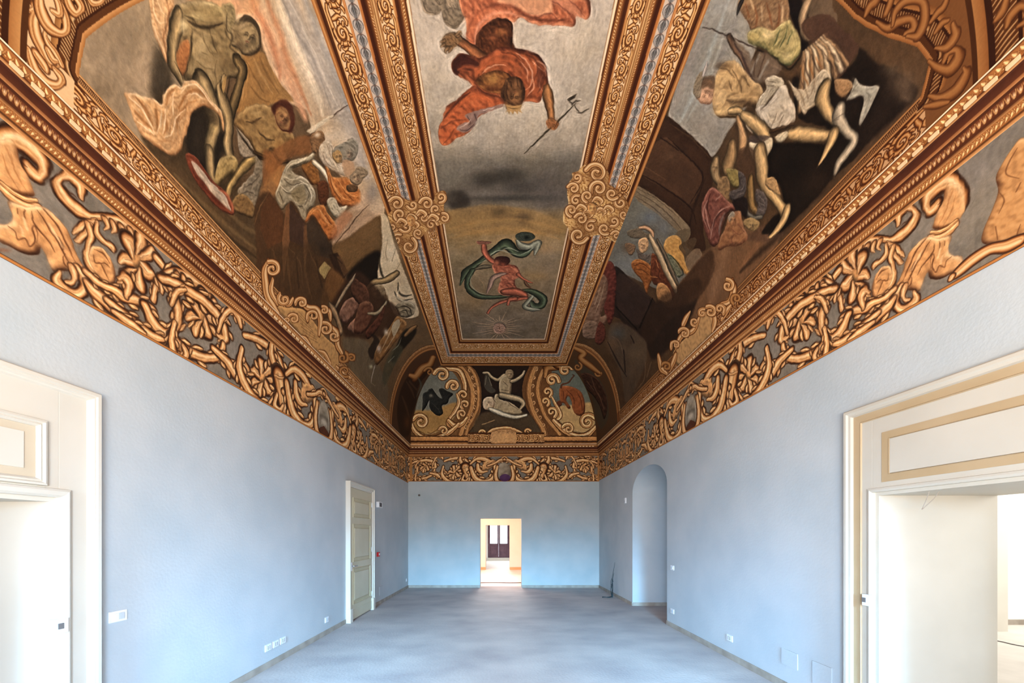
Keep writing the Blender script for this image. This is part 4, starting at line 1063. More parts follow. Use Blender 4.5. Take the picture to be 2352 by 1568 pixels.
# ================================================================ canvas: right cove fresco
cr = Canvas(Cove(1), 240, (92, 68, 44)); cr.mod = .7
FO2 = shade_ramp((190, 158, 108), .36, 1.2); BR = (96, 66, 42)
c = cr.at(1400, 0, 4)
# pale sky beside the frame
c.P([(1200, -200), (950, -60), (520, 1130), (700, 1280), (930, 1450), (1100, 1200), (1300, 900), (1300, 600), (1400, 300), (1500, -200)], (152, 148, 138), 5, 1)
c.L([(900, 200), (700, 700), (560, 1080)], 100, (160, 150, 140), .6, feather=.9)
c.L([(1100, 0), (950, 420), (760, 900), (650, 1120)], 60, (166, 174, 172), .7, feather=.9)
c.L([(1060, 300), (900, 760), (700, 1130)], 40, (176, 182, 176), .5, feather=.9)
c.L([(1200, 100), (1000, 600), (860, 1000)], 80, (136, 132, 128), .5, feather=.9)
c.G(860, 1150, 160, 120, (150, 142, 130), .8).G(1050, 60, 130, 100, (160, 160, 156), .7)
c.L([(860, 245), (1050, 310), (1200, 380), (1400, 470), (1600, 640)], 16, (64, 44, 34), .85, False)
# masonry vault painted in brown
c = cr.at(1400, 300, 4)
c.P([(440, -50), (520, -140), (700, 0), (930, 230), (960, 400), (900, 700), (860, 900), (880, 1100), (730, 1060), (560, 820), (420, 640), (260, 510), (300, 380), (380, 100)], (70, 46, 30), 2, 1)
c.P([(520, 60), (600, 120), (850, 420), (740, 690), (560, 560), (300, 400), (380, 160)], (88, 60, 40), 4, .9)
c.F([[(540, 60), (700, 220), (860, 420), (740, 680)], [(300, 400), (500, 520), (740, 700), (800, 860)], [(470, 60), (640, 180)]], 16, (42, 26, 18), .8)
c.F([[(560, -60), (740, 60), (920, 240)], [(330, 330), (520, 450)]], 12, (112, 80, 52), .6)
c.F([[(880, 440), (780, 700), (730, 900)]], 30, (50, 32, 22), .7)
c.G(560, 230, 60, 60, (110, 80, 56), .5)
# view through the arch
c.P([(230, 520), (400, 620), (560, 760), (700, 860), (740, 910), (700, 1060), (860, 1180), (760, 1290), (600, 1500), (400, 1440), (60, 1270), (-20, 1180), (60, 1000), (160, 760)], (118, 116, 106), 2, 1)
c.P([(240, 500), (420, 600), (600, 740), (740, 900), (710, 1000), (600, 900), (430, 760), (240, 620)], (136, 118, 92), 2, .95)
c.F([[(250, 560), (430, 670), (600, 830), (690, 950)], [(240, 600), (420, 720), (580, 880)], [(260, 530), (440, 630), (640, 800)]], 9, (84, 68, 50), .7)
c.P([(600, 960), (700, 900), (745, 930), (700, 1060), (680, 1080)], (112, 96, 72), 2, .9)
c.G(380, 800, 90, 60, (116, 124, 132), .8).G(180, 950, 90, 90, (122, 122, 112), .6).G(160, 1250, 120, 100, (132, 136, 136), .7).G(500, 900, 50, 60, (120, 122, 124), .7)
c.M([(520, 1000), (600, 960), (650, 990), (680, 1090), (700, 1110), (690, 1200), (740, 1270), (720, 1330), (640, 1260), (560, 1160), (500, 1080)], (206, 156, 82), (224, 178, 104), (150, 104, 56), 20)
c.P([(640, 1060), (780, 980), (790, 1050), (700, 1200), (680, 1140)], (94, 74, 52), 2, .8)
c.P([(700, 1180), (800, 1080), (850, 1150), (740, 1290)], (130, 108, 84), 2, .9)
# slope in the lower middle
c.P([(860, 1140), (960, 1050), (1180, 900), (1400, 880), (1560, 960), (1500, 1100), (1300, 1300), (1140, 1480), (1000, 1700), (480, 1700), (620, 1440), (740, 1290)], (126, 92, 62), 8, .98)
c.P([(740, 1290), (860, 1150), (940, 1100), (960, 1300), (800, 1560), (600, 1640), (480, 1640)], (84, 58, 38), 9, .9)
c.L([(1050, 1000), (1040, 1200), (980, 1400), (920, 1600)], 130, (156, 118, 84), .7, feather=.9)
c.L([(1380, 950), (1330, 1080), (1200, 1280)], 80, (146, 104, 70), .7, feather=.9)
c.L([(1200, 1300), (1350, 1150), (1500, 1020), (1700, 820), (1960, 560)], 70, (70, 50, 34), .8, feather=.9)
c.P([(1240, 1000), (1400, 880), (1560, 900), (1600, 960), (1450, 1020), (1300, 1010)], (96, 70, 54), 9, .6)
# dark rock on the right
c.P([(1440, 140), (1640, 110), (1960, 120), (2060, 160), (2240, 130), (2400, -100), (2500, -60), (2300, 200), (2060, 430), (1880, 640), (1700, 820), (1560, 940), (1400, 940), (1500, 800), (1600, 700), (1560, 500), (1460, 420)], (38, 28, 20), 6, 1)
c.G(1900, 480, 140, 120, (56, 40, 28), .6).G(1660, 330, 140, 150, (24, 18, 14), .7)
c = cr.at(1764, 0, 4)
c.P([(200, -60), (300, 60), (380, 200), (840, 440), (980, 560), (1240, 700), (1380, 860), (1180, 1080), (900, 1340), (740, 1500), (560, 1500), (560, 1200), (300, 1100), (240, 900), (250, 700), (620, 700), (820, 420)], (44, 32, 24), 8, 1)
c.G(1250, 780, 130, 130, (104, 84, 64), .85).G(1130, 650, 90, 60, (84, 70, 54), .7).G(900, 620, 110, 110, (30, 20, 14), .7).G(1280, 900, 60, 60, (120, 98, 76), .5)
c.L([(1380, 900), (1180, 1090), (980, 1280), (800, 1460)], 50, (84, 62, 44), .7, feather=.9)
c.P([(330, -100), (560, -100), (600, 60), (640, 200), (520, 160), (400, 180), (350, 60)], (112, 92, 70), 5, .9)

# falling warrior above
cr.as_(1)
c = cr.at(1400, 0, 4)
c.M([(1180, 60), (1230, -60), (1400, -160), (1600, -120), (1660, 60), (1640, 180), (1600, 260), (1500, 300), (1330, 300), (1260, 180)], (150, 116, 80), (196, 160, 118), (84, 52, 34), 26)
c.F([[(1340, 60), (1360, 180), (1330, 290)], [(1440, 20), (1480, 140), (1500, 260)], [(1560, 40), (1560, 200), (1500, 290)], [(1250, 40), (1290, 150)]], 22, (142, 84, 46), .75)
c.F([[(1300, -20), (1330, 80)], [(1400, 60), (1410, 180)], [(1590, 60), (1590, 180)]], 26, (208, 178, 134), .6)
c.T([(1180, 130), (1200, 60), (1240, -40), (1300, -120)], [14, 30, 30, 20], shade_ramp((66, 58, 54)))
c.M([(1290, 280), (1400, 250), (1500, 280), (1560, 230), (1640, 180), (1700, 260), (1750, 360), (1760, 460), (1720, 540), (1660, 600), (1600, 600), (1520, 540), (1420, 450), (1320, 410), (1270, 370)],
    (168, 152, 96), (214, 196, 138), (66, 72, 40), 30)
c.G(1460, 320, 60, 44, (222, 196, 142), .8).G(1680, 400, 50, 50, (196, 176, 118), .7).G(1640, 520, 40, 40, (206, 186, 132), .7).G(1320, 340, 36, 40, (206, 180, 110), .7)
c.F([[(1570, 260), (1540, 360), (1500, 430)], [(1640, 240), (1620, 340), (1560, 440)], [(1680, 300), (1640, 400)]], 16, (80, 92, 56), .7)
c.L([(1360, 460), (1480, 500), (1600, 600), (1650, 640), (1720, 580), (1780, 470), (1780, 360)], 22, (36, 30, 20), .8)
c.P([(1650, -60), (1760, -40), (1770, 80), (1740, 220), (1790, 340), (1830, 420), (1770, 470), (1760, 360), (1700, 240), (1660, 120)], (34, 24, 22), 3, .95)
c.T([(1860, -60), (1800, 80), (1780, 200), (1810, 320), (1880, 370)], [60, 70, 80, 90, 60], shade_ramp((156, 130, 98), .5, 1.25))
c.G(1860, 260, 60, 70, (150, 124, 96), .7)
c.P([(1760, 220), (2000, 130), (2110, 240), (2290, 420), (2210, 590), (2090, 730), (1990, 620), (1880, 440)], (92, 64, 48), 5, .95)
# striped war skirt
for k in range(9):
    a = k / 8
    x0, y0 = 2270 - 600 * a, 430 + 250 * a
    x1, y1 = 2240 - 480 * a + (60 if k > 4 else 0), 560 + 420 * a
    c.T([(1960 - 180 * a, 330 + 150 * a), ((x0 + 1900) / 2, (y0 + 380) / 2 + 30), (2190 - 440 * a, 600 + 400 * a)], [20, 44, 52], shade_ramp((186, 168, 138) if k % 2 else (154, 122, 86), .55, 1.2))
c.F([[(2080, 420), (2170, 520)], [(2010, 440), (2110, 570)], [(1950, 460), (2060, 640), (2060, 720)], [(1860, 500), (1940, 700)], [(1780, 560), (1860, 760)], [(1700, 620), (1790, 800)]], 18, (84, 60, 46), .7)
c.F([[(1900, 520), (1960, 660)], [(1830, 560), (1890, 740)], [(1760, 600), (1830, 790)]], 20, (172, 112, 58), .7)
c.M([(1640, 740), (1700, 800), (1780, 820), (1850, 760), (1960, 640), (2030, 700), (2020, 780), (1960, 860), (1900, 960), (1830, 1010), (1785, 1060), (1740, 960), (1700, 880)], (186, 172, 146), (222, 208, 182), (110, 92, 70), 18)
c.F([[(1720, 800), (1780, 900), (1800, 1000)], [(1800, 800), (1830, 900)], [(1900, 720), (1860, 860)]], 14, (124, 100, 74), .6)
# legs of the warrior
c.T([(1990, 800), (1960, 900), (2010, 1020), (2060, 1110)], [90, 130, 120, 80], FO2)
c.M([(2070, 740), (2200, 730), (2230, 800), (2160, 900), (2080, 850)], (150, 116, 78), (184, 148, 104), (66, 46, 30), 20)
c.T([(2120, 1000), (2110, 1080), (2160, 1170), (2230, 1250), (2240, 1310), (2180, 1400), (2110, 1500), (2080, 1580)], [80, 130, 120, 90, 80, 70, 60, 30], shade_ramp((168, 156, 134), .42, 1.2))
c.F([[(2060, 1110), (2120, 1060), (2200, 1030)], [(2040, 1130), (2110, 1090)]], 10, (76, 66, 54), .8)
c = cr.at(1764, 0, 4)
c.M([(800, 715), (850, 770), (940, 790), (1020, 790), (1010, 850), (970, 930), (920, 1040), (870, 1130), (840, 1140), (850, 1060), (880, 950), (870, 880), (780, 910), (715, 930), (760, 860)], (150, 148, 134), (196, 194, 180), (88, 84, 76), 14)
c.F([[(760, 890), (800, 800), (830, 760)], [(900, 820), (930, 880), (900, 960)]], 8, (96, 92, 80), .7)
# naked warrior in the middle
cr.as_(2)
c = cr.at(1400, 0, 4)
c.T([(1320, 760), (1280, 640), (1220, 520), (1150, 430), (1100, 330)], [90, 60, 60, 64, 60], shade_ramp((116, 88, 66), .4, 1.2))
c.P([(1130, 380), (1250, 440), (1330, 560), (1420, 480), (1540, 560), (1580, 640), (1460, 740), (1340, 760), (1250, 560)], (128, 108, 88), 5, .9)
c.F([[(1380, 500), (1300, 680)], [(1460, 560), (1380, 720)]], 30, (156, 154, 144), .6)
c.F([[(1440, 480), (1370, 700)], [(1340, 560), (1330, 700)]], 18, (92, 66, 48), .7)
c.F([[(1150, 400), (1230, 520), (1300, 700), (1380, 790)]], 22, (74, 56, 54), .8)
c.M([(960, 760), (990, 660), (1060, 570), (1150, 560), (1230, 620), (1300, 720), (1400, 800), (1400, 900), (1340, 990), (1280, 960), (1220, 1000), (1160, 1080), (1080, 1080), (1000, 1080), (950, 980), (945, 860)],
    (186, 152, 102), (222, 190, 138), (84, 60, 36), 40, edge=.4)
c.G(1040, 600, 70, 40, (96, 72, 48), .7).G(1080, 700, 60, 40, (200, 168, 116), .6).G(1020, 880, 60, 70, (216, 182, 128), .7).G(1020, 1020, 60, 44, (218, 184, 124), .7).G(1280, 820, 70, 60, (188, 154, 104), .6)
c.L([(1080, 920), (1160, 940), (1240, 930), (1290, 980), (1360, 1090)], 60, (104, 78, 52), .75, feather=.9)
c.F([[(1130, 640), (1200, 760), (1220, 860)], [(1000, 620), (1080, 640), (1160, 720)], [(1100, 740), (1130, 840)], [(1240, 700), (1290, 800)]], 16, (110, 82, 52), .6)
c.T([(1110, 1020), (1180, 1010), (1220, 1030)], [60, 70, 40], FO2)
# helmeted head at the left
c.M([(780, 820), (820, 740), (860, 720), (940, 740), (960, 800), (950, 900), (930, 950), (850, 950), (810, 910)], (192, 148, 114), (220, 180, 146), (120, 80, 56), 16)
c.P([(840, 720), (900, 700), (970, 700), (960, 820), (900, 800), (850, 820)], (110, 84, 60), 4, .85)
c.M([(820, 680), (870, 660), (880, 700), (850, 760), (840, 880), (800, 900), (770, 820)], (140, 124, 100), r=12)
c.T([(870, 690), (890, 620), (900, 560)], [26, 30, 6], shade_ramp((186, 176, 168), .7, 1.1))
c.F([[(880, 660), (920, 600), (950, 560)], [(940, 700), (1000, 640)]], 10, (160, 148, 136), .6)
c.face(892, 860, 66, -70, (200, 158, 122), (96, 66, 48))
# white loincloth
c.M([(1430, 740), (1480, 700), (1560, 700), (1600, 760), (1560, 840), (1480, 900), (1400, 1000), (1350, 990), (1380, 900), (1440, 820)], (190, 178, 152), (226, 216, 192), (110, 96, 74), 16)
c.M([(1450, 950), (1520, 870), (1580, 790), (1630, 800), (1660, 900), (1700, 960), (1710, 1060), (1680, 1150), (1560, 1200), (1470, 1200), (1400, 1120), (1340, 1010), (1380, 980)], (196, 184, 164), (228, 220, 204), (120, 106, 88), 30)
c.F([[(1500, 900), (1420, 980), (1370, 1040)], [(1540, 1040), (1510, 1120), (1480, 1190)], [(1600, 1060), (1560, 1150)], [(1450, 740), (1530, 760)], [(1440, 780), (1530, 800)], [(1560, 800), (1500, 900)]], 12, (112, 96, 76), .7)
c.G(1560, 920, 60, 60, (212, 202, 184), .7).G(1420, 1060, 50, 40, (222, 212, 190), .6)
# thighs and legs
c.T([(1230, 1060), (1300, 1110), (1380, 1180), (1430, 1250), (1420, 1290)], [90, 130, 140, 120, 60], FO2)
c.T([(1180, 1080), (1210, 1180), (1230, 1280), (1220, 1360)], [40, 60, 90, 70], shade_ramp((178, 140, 96), .45, 1.2))
c.F([[(1260, 1150), (1310, 1220)]], 20, (196, 186, 166), .7)
c.P([(1280, 1260), (1340, 1240), (1500, 1260), (1420, 1310), (1290, 1310)], (88, 74, 70), 3, .8)
c.T([(1660, 1230), (1740, 1230), (1860, 1240), (1980, 1250), (2080, 1250)], [90, 150, 150, 110, 90], FO2)
c.T([(2060, 1240), (2030, 1320), (1980, 1420), (1930, 1510)], [90, 70, 44, 12], FO2)
c.T([(1480, 1210), (1600, 1170), (1700, 1140)], [30, 26, 20], shade_ramp((96, 68, 44)))
c.M([(1520, 1260), (1580, 1220), (1640, 1210), (1620, 1280), (1560, 1310)], (196, 184, 156), r=12)
c.M([(1280, 1320), (1320, 1310), (1400, 1310), (1490, 1260), (1500, 1340), (1460, 1420), (1400, 1500), (1340, 1500), (1300, 1420)], (206, 192, 160), (228, 216, 188), (130, 108, 78), 18)
c = cr.at(1400, 300, 4)
c.T([(1380, 200), (1400, 320), (1410, 440), (1450, 540), (1520, 620), (1580, 700), (1600, 760)], [130, 124, 110, 90, 90, 90, 60], FO2)
c.M([(1450, 430), (1520, 440), (1550, 520), (1570, 600), (1500, 560), (1430, 500)], (176, 142, 96), r=14)
c.T([(1630, 740), (1600, 820), (1540, 910), (1475, 975)], [70, 64, 54, 26], FO2)
# crouched figures at the foot
cr.as_(3)
c.P([(1190, 180), (1320, 160), (1340, 340), (1300, 460), (1180, 380)], (92, 66, 46), 5, .8)
c.T([(1130, 140), (1120, 230), (1090, 320), (1070, 350)], [80, 110, 120, 50], shade_ramp((158, 126, 84), .5, 1.15))
c.T([(980, 270), (970, 350), (990, 440), (1040, 500)], [60, 90, 80, 70], shade_ramp((152, 126, 88), .42, 1.2))
c.face(972, 345, 44, 10, (160, 134, 94), (66, 50, 34))
c.M([(1000, 460), (1080, 420), (1110, 520), (1100, 620), (1060, 680), (1000, 600)], (140, 112, 76), r=20)
c.M([(1080, 350), (1180, 370), (1200, 460), (1190, 520), (1140, 520), (1090, 440)], (148, 132, 76), (176, 160, 100), (64, 58, 34), 18)
c.M([(1180, 380), (1240, 400), (1260, 500), (1240, 600), (1180, 650), (1110, 630), (1110, 560), (1190, 520)], (86, 78, 76), (118, 108, 104), (44, 38, 36), 20)
c.F([[(1160, 560), (1220, 540), (1240, 480)], [(1180, 600), (1240, 570)]], 7, (130, 118, 116), .7)
c.T([(1300, 440), (1300, 560), (1310, 680), (1350, 750)], [50, 70, 64, 50], shade_ramp((142, 112, 66), .45, 1.2))
c.M([(1350, 540), (1410, 560), (1450, 640), (1440, 740), (1400, 800), (1340, 800), (1360, 700), (1340, 620)], (98, 88, 84), (134, 124, 118), (50, 44, 42), 18)
c.F([[(1370, 600), (1420, 640)], [(1370, 660), (1430, 690)], [(1380, 720), (1420, 740)]], 8, (146, 136, 130), .7)
c.T([(1250, 640), (1260, 740), (1320, 800), (1400, 790)], [24, 36, 44, 40], shade_ramp((112, 108, 96)))
c.P([(1140, 640), (1260, 620), (1260, 800), (1200, 760), (1120, 740)], (40, 30, 28), 6, .9)
c.M([(1230, 830), (1290, 800), (1370, 830), (1370, 890), (1320, 925), (1260, 900)], (160, 134, 88), r=14)
c.M([(940, 520), (1010, 560), (1080, 640), (1140, 680), (1150, 730), (1080, 760), (1040, 860), (1020, 960), (990, 1050), (940, 1060), (890, 960), (850, 800), (850, 680), (890, 580)], (132, 78, 64), (176, 122, 102), (74, 40, 32), 26)
c.F([[(900, 640), (860, 760), (900, 900)], [(980, 640), (1020, 600)], [(1110, 690), (1020, 740), (960, 840), (930, 1000)], [(880, 700), (900, 820), (940, 960)]], 14, (182, 150, 134), .65)
c.F([[(1060, 720), (980, 800), (950, 900)], [(930, 580), (900, 700), (930, 820)], [(1080, 780), (1040, 900)]], 14, (74, 36, 30), .7)
c.F([[(1060, 760), (1020, 860), (1010, 960)]], 24, (130, 130, 122), .6)
c.M([(1090, 800), (1130, 750), (1200, 740), (1220, 820), (1240, 900), (1270, 960), (1260, 1010), (1180, 1060), (1100, 1060), (1000, 1100), (1010, 1000), (1060, 900)], (162, 112, 72), (190, 140, 100), (104, 64, 42), 26)
c.M([(1090, 790), (1130, 740), (1150, 760), (1140, 810), (1100, 840)], (150, 144, 130), r=10)
c.F([[(1150, 950), (1120, 1010), (1150, 1060)], [(1180, 860), (1240, 930)], [(1120, 900), (1180, 950), (1230, 940)]], 12, (122, 66, 52), .5)
c.face(1138, 830, 46, 0, (182, 134, 88), (96, 60, 40)); c.face(1305, 872, 40, 10, (168, 142, 96), (76, 60, 42))
# figures seen through the arch
cr.as_(4)
c.M([(160, 930), (210, 905), (280, 900), (330, 940), (400, 960), (380, 1000), (300, 990), (230, 990), (180, 970)], (118, 104, 84), (150, 134, 108), (66, 56, 44), 12)
c.T([(280, 890), (340, 890), (390, 930), (400, 970)], [30, 44, 40, 30], shade_ramp((188, 148, 112)))
c.M([(270, 1010), (330, 980), (360, 1020), (350, 1090), (300, 1130), (270, 1080)], (196, 156, 112), r=14)
c.face(308, 1055, 36, 10, (200, 160, 116), (100, 68, 46))
c.M([(250, 1090), (320, 1140), (400, 1130), (390, 1200), (340, 1260), (280, 1200)], (104, 92, 80), r=14)
c.M([(200, 1220), (250, 1180), (330, 1200), (390, 1260), (400, 1340), (360, 1440), (340, 1500), (300, 1380), (230, 1300)], (160, 94, 42), (202, 134, 68), (84, 44, 22), 18)
c.M([(390, 1130), (440, 1160), (480, 1240), (540, 1340), (600, 1480), (560, 1560), (470, 1440), (400, 1400), (380, 1300)], (118, 62, 38), (160, 96, 58), (60, 30, 18), 18)
c.F([[(230, 1240), (300, 1220), (380, 1280)], [(230, 1280), (300, 1280), (370, 1330)], [(400, 1220), (380, 1320), (440, 1360), (460, 1280)], [(420, 1200), (420, 1290)]], 10, (86, 44, 22), .7)
c.F([[(220, 1210), (290, 1200)], [(430, 1190), (450, 1260)], [(380, 1340), (440, 1350)]], 9, (214, 150, 84), .7)
c.T([(370, 960), (420, 1060), (470, 1160), (530, 1290), (590, 1400), (610, 1470)], [30, 56, 60, 66, 60, 30], shade_ramp((184, 160, 124), .5, 1.2))
c.T([(440, 1000), (500, 1120), (560, 1260), (620, 1400)], [20, 34, 44, 30], shade_ramp((112, 98, 78), .5, 1.2))
c.M([(530, 1130), (570, 1150), (660, 1290), (640, 1350), (600, 1300), (550, 1200)], (120, 122, 98), (160, 160, 132), (50, 64, 44), 10)
c.L([(540, 1140), (590, 1170), (680, 1300), (640, 1350)], 10, (40, 56, 40), .8)
c.M([(450, 1400), (520, 1420), (570, 1500), (560, 1570), (470, 1580), (430, 1500)], (190, 138, 84), r=16)
c.M([(140, 1050), (180, 1030), (240, 1060), (220, 1130), (180, 1140)], (146, 112, 80), r=12)
c.G(160, 1080, 40, 44, (120, 96, 70), .6)
c.P([(40, 1260), (100, 1270), (300, 1480), (420, 1570), (380, 1700), (20, 1700), (20, 1400)], (58, 42, 34), 3, .95)
c.L([(60, 1270), (260, 1440), (400, 1560)], 9, (150, 140, 126), .6)
# standing draped figure beside the frame, dark step, far end
cr.as_(0)
c = cr.at(1340, 560, 3.015)
c.P([(230, 170), (330, 260), (480, 390), (490, 420), (540, 400), (600, 440), (760, 400), (800, 350), (700, 600), (500, 800), (440, 720), (380, 640), (240, 500), (200, 300)], (52, 38, 30), 8, .95)
c.P([(250, 200), (460, 380), (380, 560), (240, 450)], (70, 52, 44), 5, .8)
c.F([[(230, 440), (370, 590)], [(390, 580), (480, 380)]], 14, (28, 20, 16), .8)
c.P([(480, 420), (760, 240), (820, 300), (700, 440), (560, 560), (460, 700), (400, 660)], (66, 46, 32), 9, .7)
c.as_(5)
c.M([(150, 150), (190, 120), (220, 170), (230, 260), (220, 380), (210, 500), (180, 560), (150, 480), (120, 300)], (118, 56, 44), (158, 88, 70), (66, 30, 26), 18)
c.M([(60, 330), (130, 210), (170, 260), (160, 380), (120, 500), (160, 490), (150, 560), (40, 560), (0, 560)], (142, 108, 84), (186, 150, 120), (90, 56, 42), 22)
c.F([[(150, 260), (120, 380), (80, 480)], [(120, 300), (80, 420)]], 9, (186, 162, 130), .6)
c.M([(0, 560), (60, 530), (110, 560), (110, 640), (60, 660), (0, 640)], (146, 116, 94), r=16)
c.M([(110, 540), (150, 580), (150, 660), (110, 700), (80, 660)], (116, 60, 46), r=12)
c.as_(0)
c.P([(190, 560), (300, 560), (420, 660), (440, 720), (420, 860), (300, 1100), (260, 900), (180, 720)], (98, 80, 62), 6, .95)
c.G(240, 620, 50, 40, (88, 90, 88), .8).G(200, 700, 40, 50, (120, 92, 66), .8).G(360, 760, 60, 60, (120, 100, 76), .7)
c.F([[(170, 680), (240, 820), (300, 920)], [(280, 740), (290, 880)], [(330, 640), (350, 680)]], 14, (38, 30, 26), .7)
c.F([[(430, 820), (420, 940), (360, 1020)], [(470, 820), (440, 920)], [(200, 640), (250, 680), (280, 780)]], 9, (130, 104, 80), .6)
cr.seam(.13, 41)

cove_bands(cr, 1, .24, [(2.52, .235), (2.455, .36), (2.50, .50), (2.636, .717), (2.727, .906), (2.77, 1.03), (2.81, 1.25), (2.83, 1.5), (2.8, 1.8), (2.7, 2.42)], (150, 102, 56))
c = cr.at(1764, 0, 4)
c.T([(1000, 200), (1100, 260), (1210, 200), (1320, 180), (1340, 260), (1260, 310)], [40, 80, 90, 80, 70, 40], 'ochre')
c.T([(1150, 230), (1180, 100), (1280, 10), (1420, 20), (1440, 180), (1380, 320), (1280, 330)], [30, 60, 80, 90, 90, 80, 40], 'ochre')
c.T([(900, 140), (940, 60), (1000, 0), (990, -80)], [30, 70, 80, 50], 'ochre')
c.T([(1090, 120), (1130, 20), (1140, -80)], [50, 60, 50], 'ochre')
c.T([(1480, 560), (1560, 620), (1660, 640), (1740, 560), (1740, 460), (1660, 480), (1620, 560)], [40, 90, 110, 110, 80, 60, 40], 'ochre')
c.T([(1700, 220), (1720, 330), (1640, 430), (1540, 440)], [50, 90, 80, 30], 'ochre')
c.T([(1480, 880), (1600, 900), (1740, 820), (1820, 680), (1800, 620)], [40, 100, 110, 80, 30], 'ochre')
c.T([(1440, 980), (1560, 960), (1660, 940)], [40, 80, 40], 'ochre')
c.T([(1500, 200), (1560, 120), (1620, 60), (1660, -40)], [30, 60, 60, 40], 'ochre')
c.T([(1540, 300), (1600, 220), (1660, 190)], [30, 60, 40], 'ochre')
cross_frame(cr, 2.0, 2.25)
c.T([(2100, 180), (2160, 100), (2200, -20)], [40, 80, 60], 'ochre')
c.T([(2200, 240), (2240, 140), (2330, 60), (2400, 100), (2380, 180), (2300, 240)], [40, 80, 80, 80, 60, 30], 'ochre')
arch_frame(cr, 8.85, .28)
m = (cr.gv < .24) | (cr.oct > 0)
cr.im[m] *= np.array([.86, .80, .74], np.float32)  # borders browner: partly grime, partly light falloff put into the paint colour
m = cr.gu > 9.13
cr.im[m] = hexc((98, 70, 42))
c = cr.at(1150, 740, 4.127)
c.P([(700, 360), (800, 420), (900, 500), (970, 600), (1010, 720), (1020, 900), (950, 1010), (900, 900), (850, 640), (760, 480)], (84, 74, 58), 5, .9)
c.M([(760, 490), (820, 480), (900, 520), (960, 600), (1000, 700), (1010, 820), (980, 920), (940, 800), (880, 700), (820, 640), (780, 540)], (76, 48, 34), (124, 84, 60), (30, 20, 14), 18)
c.F([[(860, 520), (900, 640), (960, 740)], [(820, 560), (880, 640)], [(930, 680), (980, 820)]], 12, (146, 110, 84), .6)
c.V(730, 420, 44, 300, 1.1, 30, 'ochre'); c.V(920, 480, 36, 0, 1.1, 26, 'ochre')
c.T([(700, 240), (790, 290), (760, 340), (860, 420), (940, 480)], [40, 60, 60, 60, 30], 'ochre')
c = cr.at(1340, 560, 3.015)
c.as_(20)
cartouche(c, [(620, 780), (640, 720), (720, 640), (760, 600), (800, 500), (860, 470), (900, 540), (900, 610), (830, 680), (740, 770), (660, 840)],
          [(1000, 290, 46, 260, 1.2, 34, 'gold'), (880, 470, 44, 230, 1.2, 34, 'gold'), (700, 620, 42, 200, 1.2, 30, 'gold'), (825, 480, 32, 300, -1.2, 26, 'gold'), (945, 450, 36, 40, -1.2, 28, 'gold'), (640, 700, 34, 160, 1.1, 26, 'gold'), (770, 540, 30, 80, 1.1, 24, 'gold'),
           (575, 850, 34, 200, 1.1, 28, 'ochre'), (1060, 380, 40, 120, 1.2, 28, 'ochre')],
          [([(1030, 260), (1040, 330), (1010, 400), (960, 420), (920, 440)], [30, 50, 44, 40, 20]), ([(690, 560), (710, 520), (740, 470)], [36, 40, 12]), ([(640, 720), (680, 640), (760, 600), (800, 520)], [20, 44, 40, 24]),
           ([(900, 470), (910, 540), (895, 600)], [24, 40, 16]), ([(520, 780), (540, 860), (580, 900)], [24, 44, 24]), ([(600, 870), (630, 800), (640, 770)], [24, 40, 20]), ([(960, 520), (990, 470), (1020, 430)], [24, 44, 24])],
          [], (206, 164, 108))
cr.as_(0)
# ================================================================ canvas: end cove with three painted panels
ce = Canvas(EndCove(), 260, (128, 84, 44)); ce.mod = .3
c = ce.at(860, 740, 4.127)
OC = shade_ramp((190, 138, 80), .45, 1.2)
c.P([(330, 420), (1270, 420), (1270, 1180), (330, 1180)], (140, 98, 54), 0, 1, False)
# left oval: bird on a pale sky
c.P([(600, 420), (700, 440), (780, 520), (820, 640), (800, 800), (740, 930), (640, 1020), (520, 1060), (400, 1050), (360, 960), (380, 860), (400, 720), (440, 600), (520, 500)], (126, 128, 116), 2, 1)
c.P([(380, 840), (560, 830), (780, 760), (740, 930), (640, 1020), (520, 1060), (400, 1050), (360, 960)], (186, 142, 76), 8, .95)
c.P([(540, 440), (440, 590), (400, 760), (370, 880), (330, 880), (340, 620), (450, 430)], (50, 36, 26), 6, .9)
c.as_(1)
c.M([(460, 680), (500, 655), (520, 630), (550, 630), (575, 665), (600, 700), (640, 720), (610, 640), (640, 625), (690, 650), (745, 680), (710, 720), (690, 770), (640, 790), (650, 860), (610, 885), (560, 860), (520, 800), (520, 740), (490, 800), (452, 838), (458, 760)], (46, 46, 42), (80, 80, 72), (24, 24, 22), 14)
c.G(535, 695, 18, 16, (140, 136, 116), .8)
c.F([[(540, 760), (600, 820), (630, 870)], [(480, 690), (470, 780)]], 8, (84, 84, 74), .5)
# right oval: lion on a blue ground
ce.as_(0)
c = ce.at(1150, 740, 4.127)
c.P([(500, 420), (640, 400), (760, 400), (860, 560), (920, 700), (930, 900), (860, 1020), (720, 1040), (600, 980), (520, 880), (470, 760), (460, 640), (480, 520)], (112, 120, 108), 2, 1)
c.P([(540, 800), (700, 780), (880, 760), (920, 860), (860, 1020), (720, 1040), (600, 980), (520, 880)], (208, 170, 108), 7, .95)
c.P([(820, 480), (900, 560), (940, 700), (930, 860), (880, 720), (820, 600)], (60, 44, 30), 5, .9)
c.as_(2)
c.M([(560, 620), (620, 600), (700, 620), (760, 660), (790, 730), (800, 820), (780, 880), (720, 880), (680, 820), (670, 750), (640, 700), (620, 740), (660, 800), (640, 820), (600, 770), (570, 760), (555, 700)], (160, 88, 44), (204, 130, 76), (88, 44, 24), 22)
c.T([(570, 620), (580, 590), (640, 570), (680, 520), (695, 505), (680, 498)], [14, 12, 12, 10, 8, 8], shade_ramp((120, 66, 40)))
c.M([(530, 760), (560, 740), (580, 780), (550, 800)], (120, 66, 40), r=8)
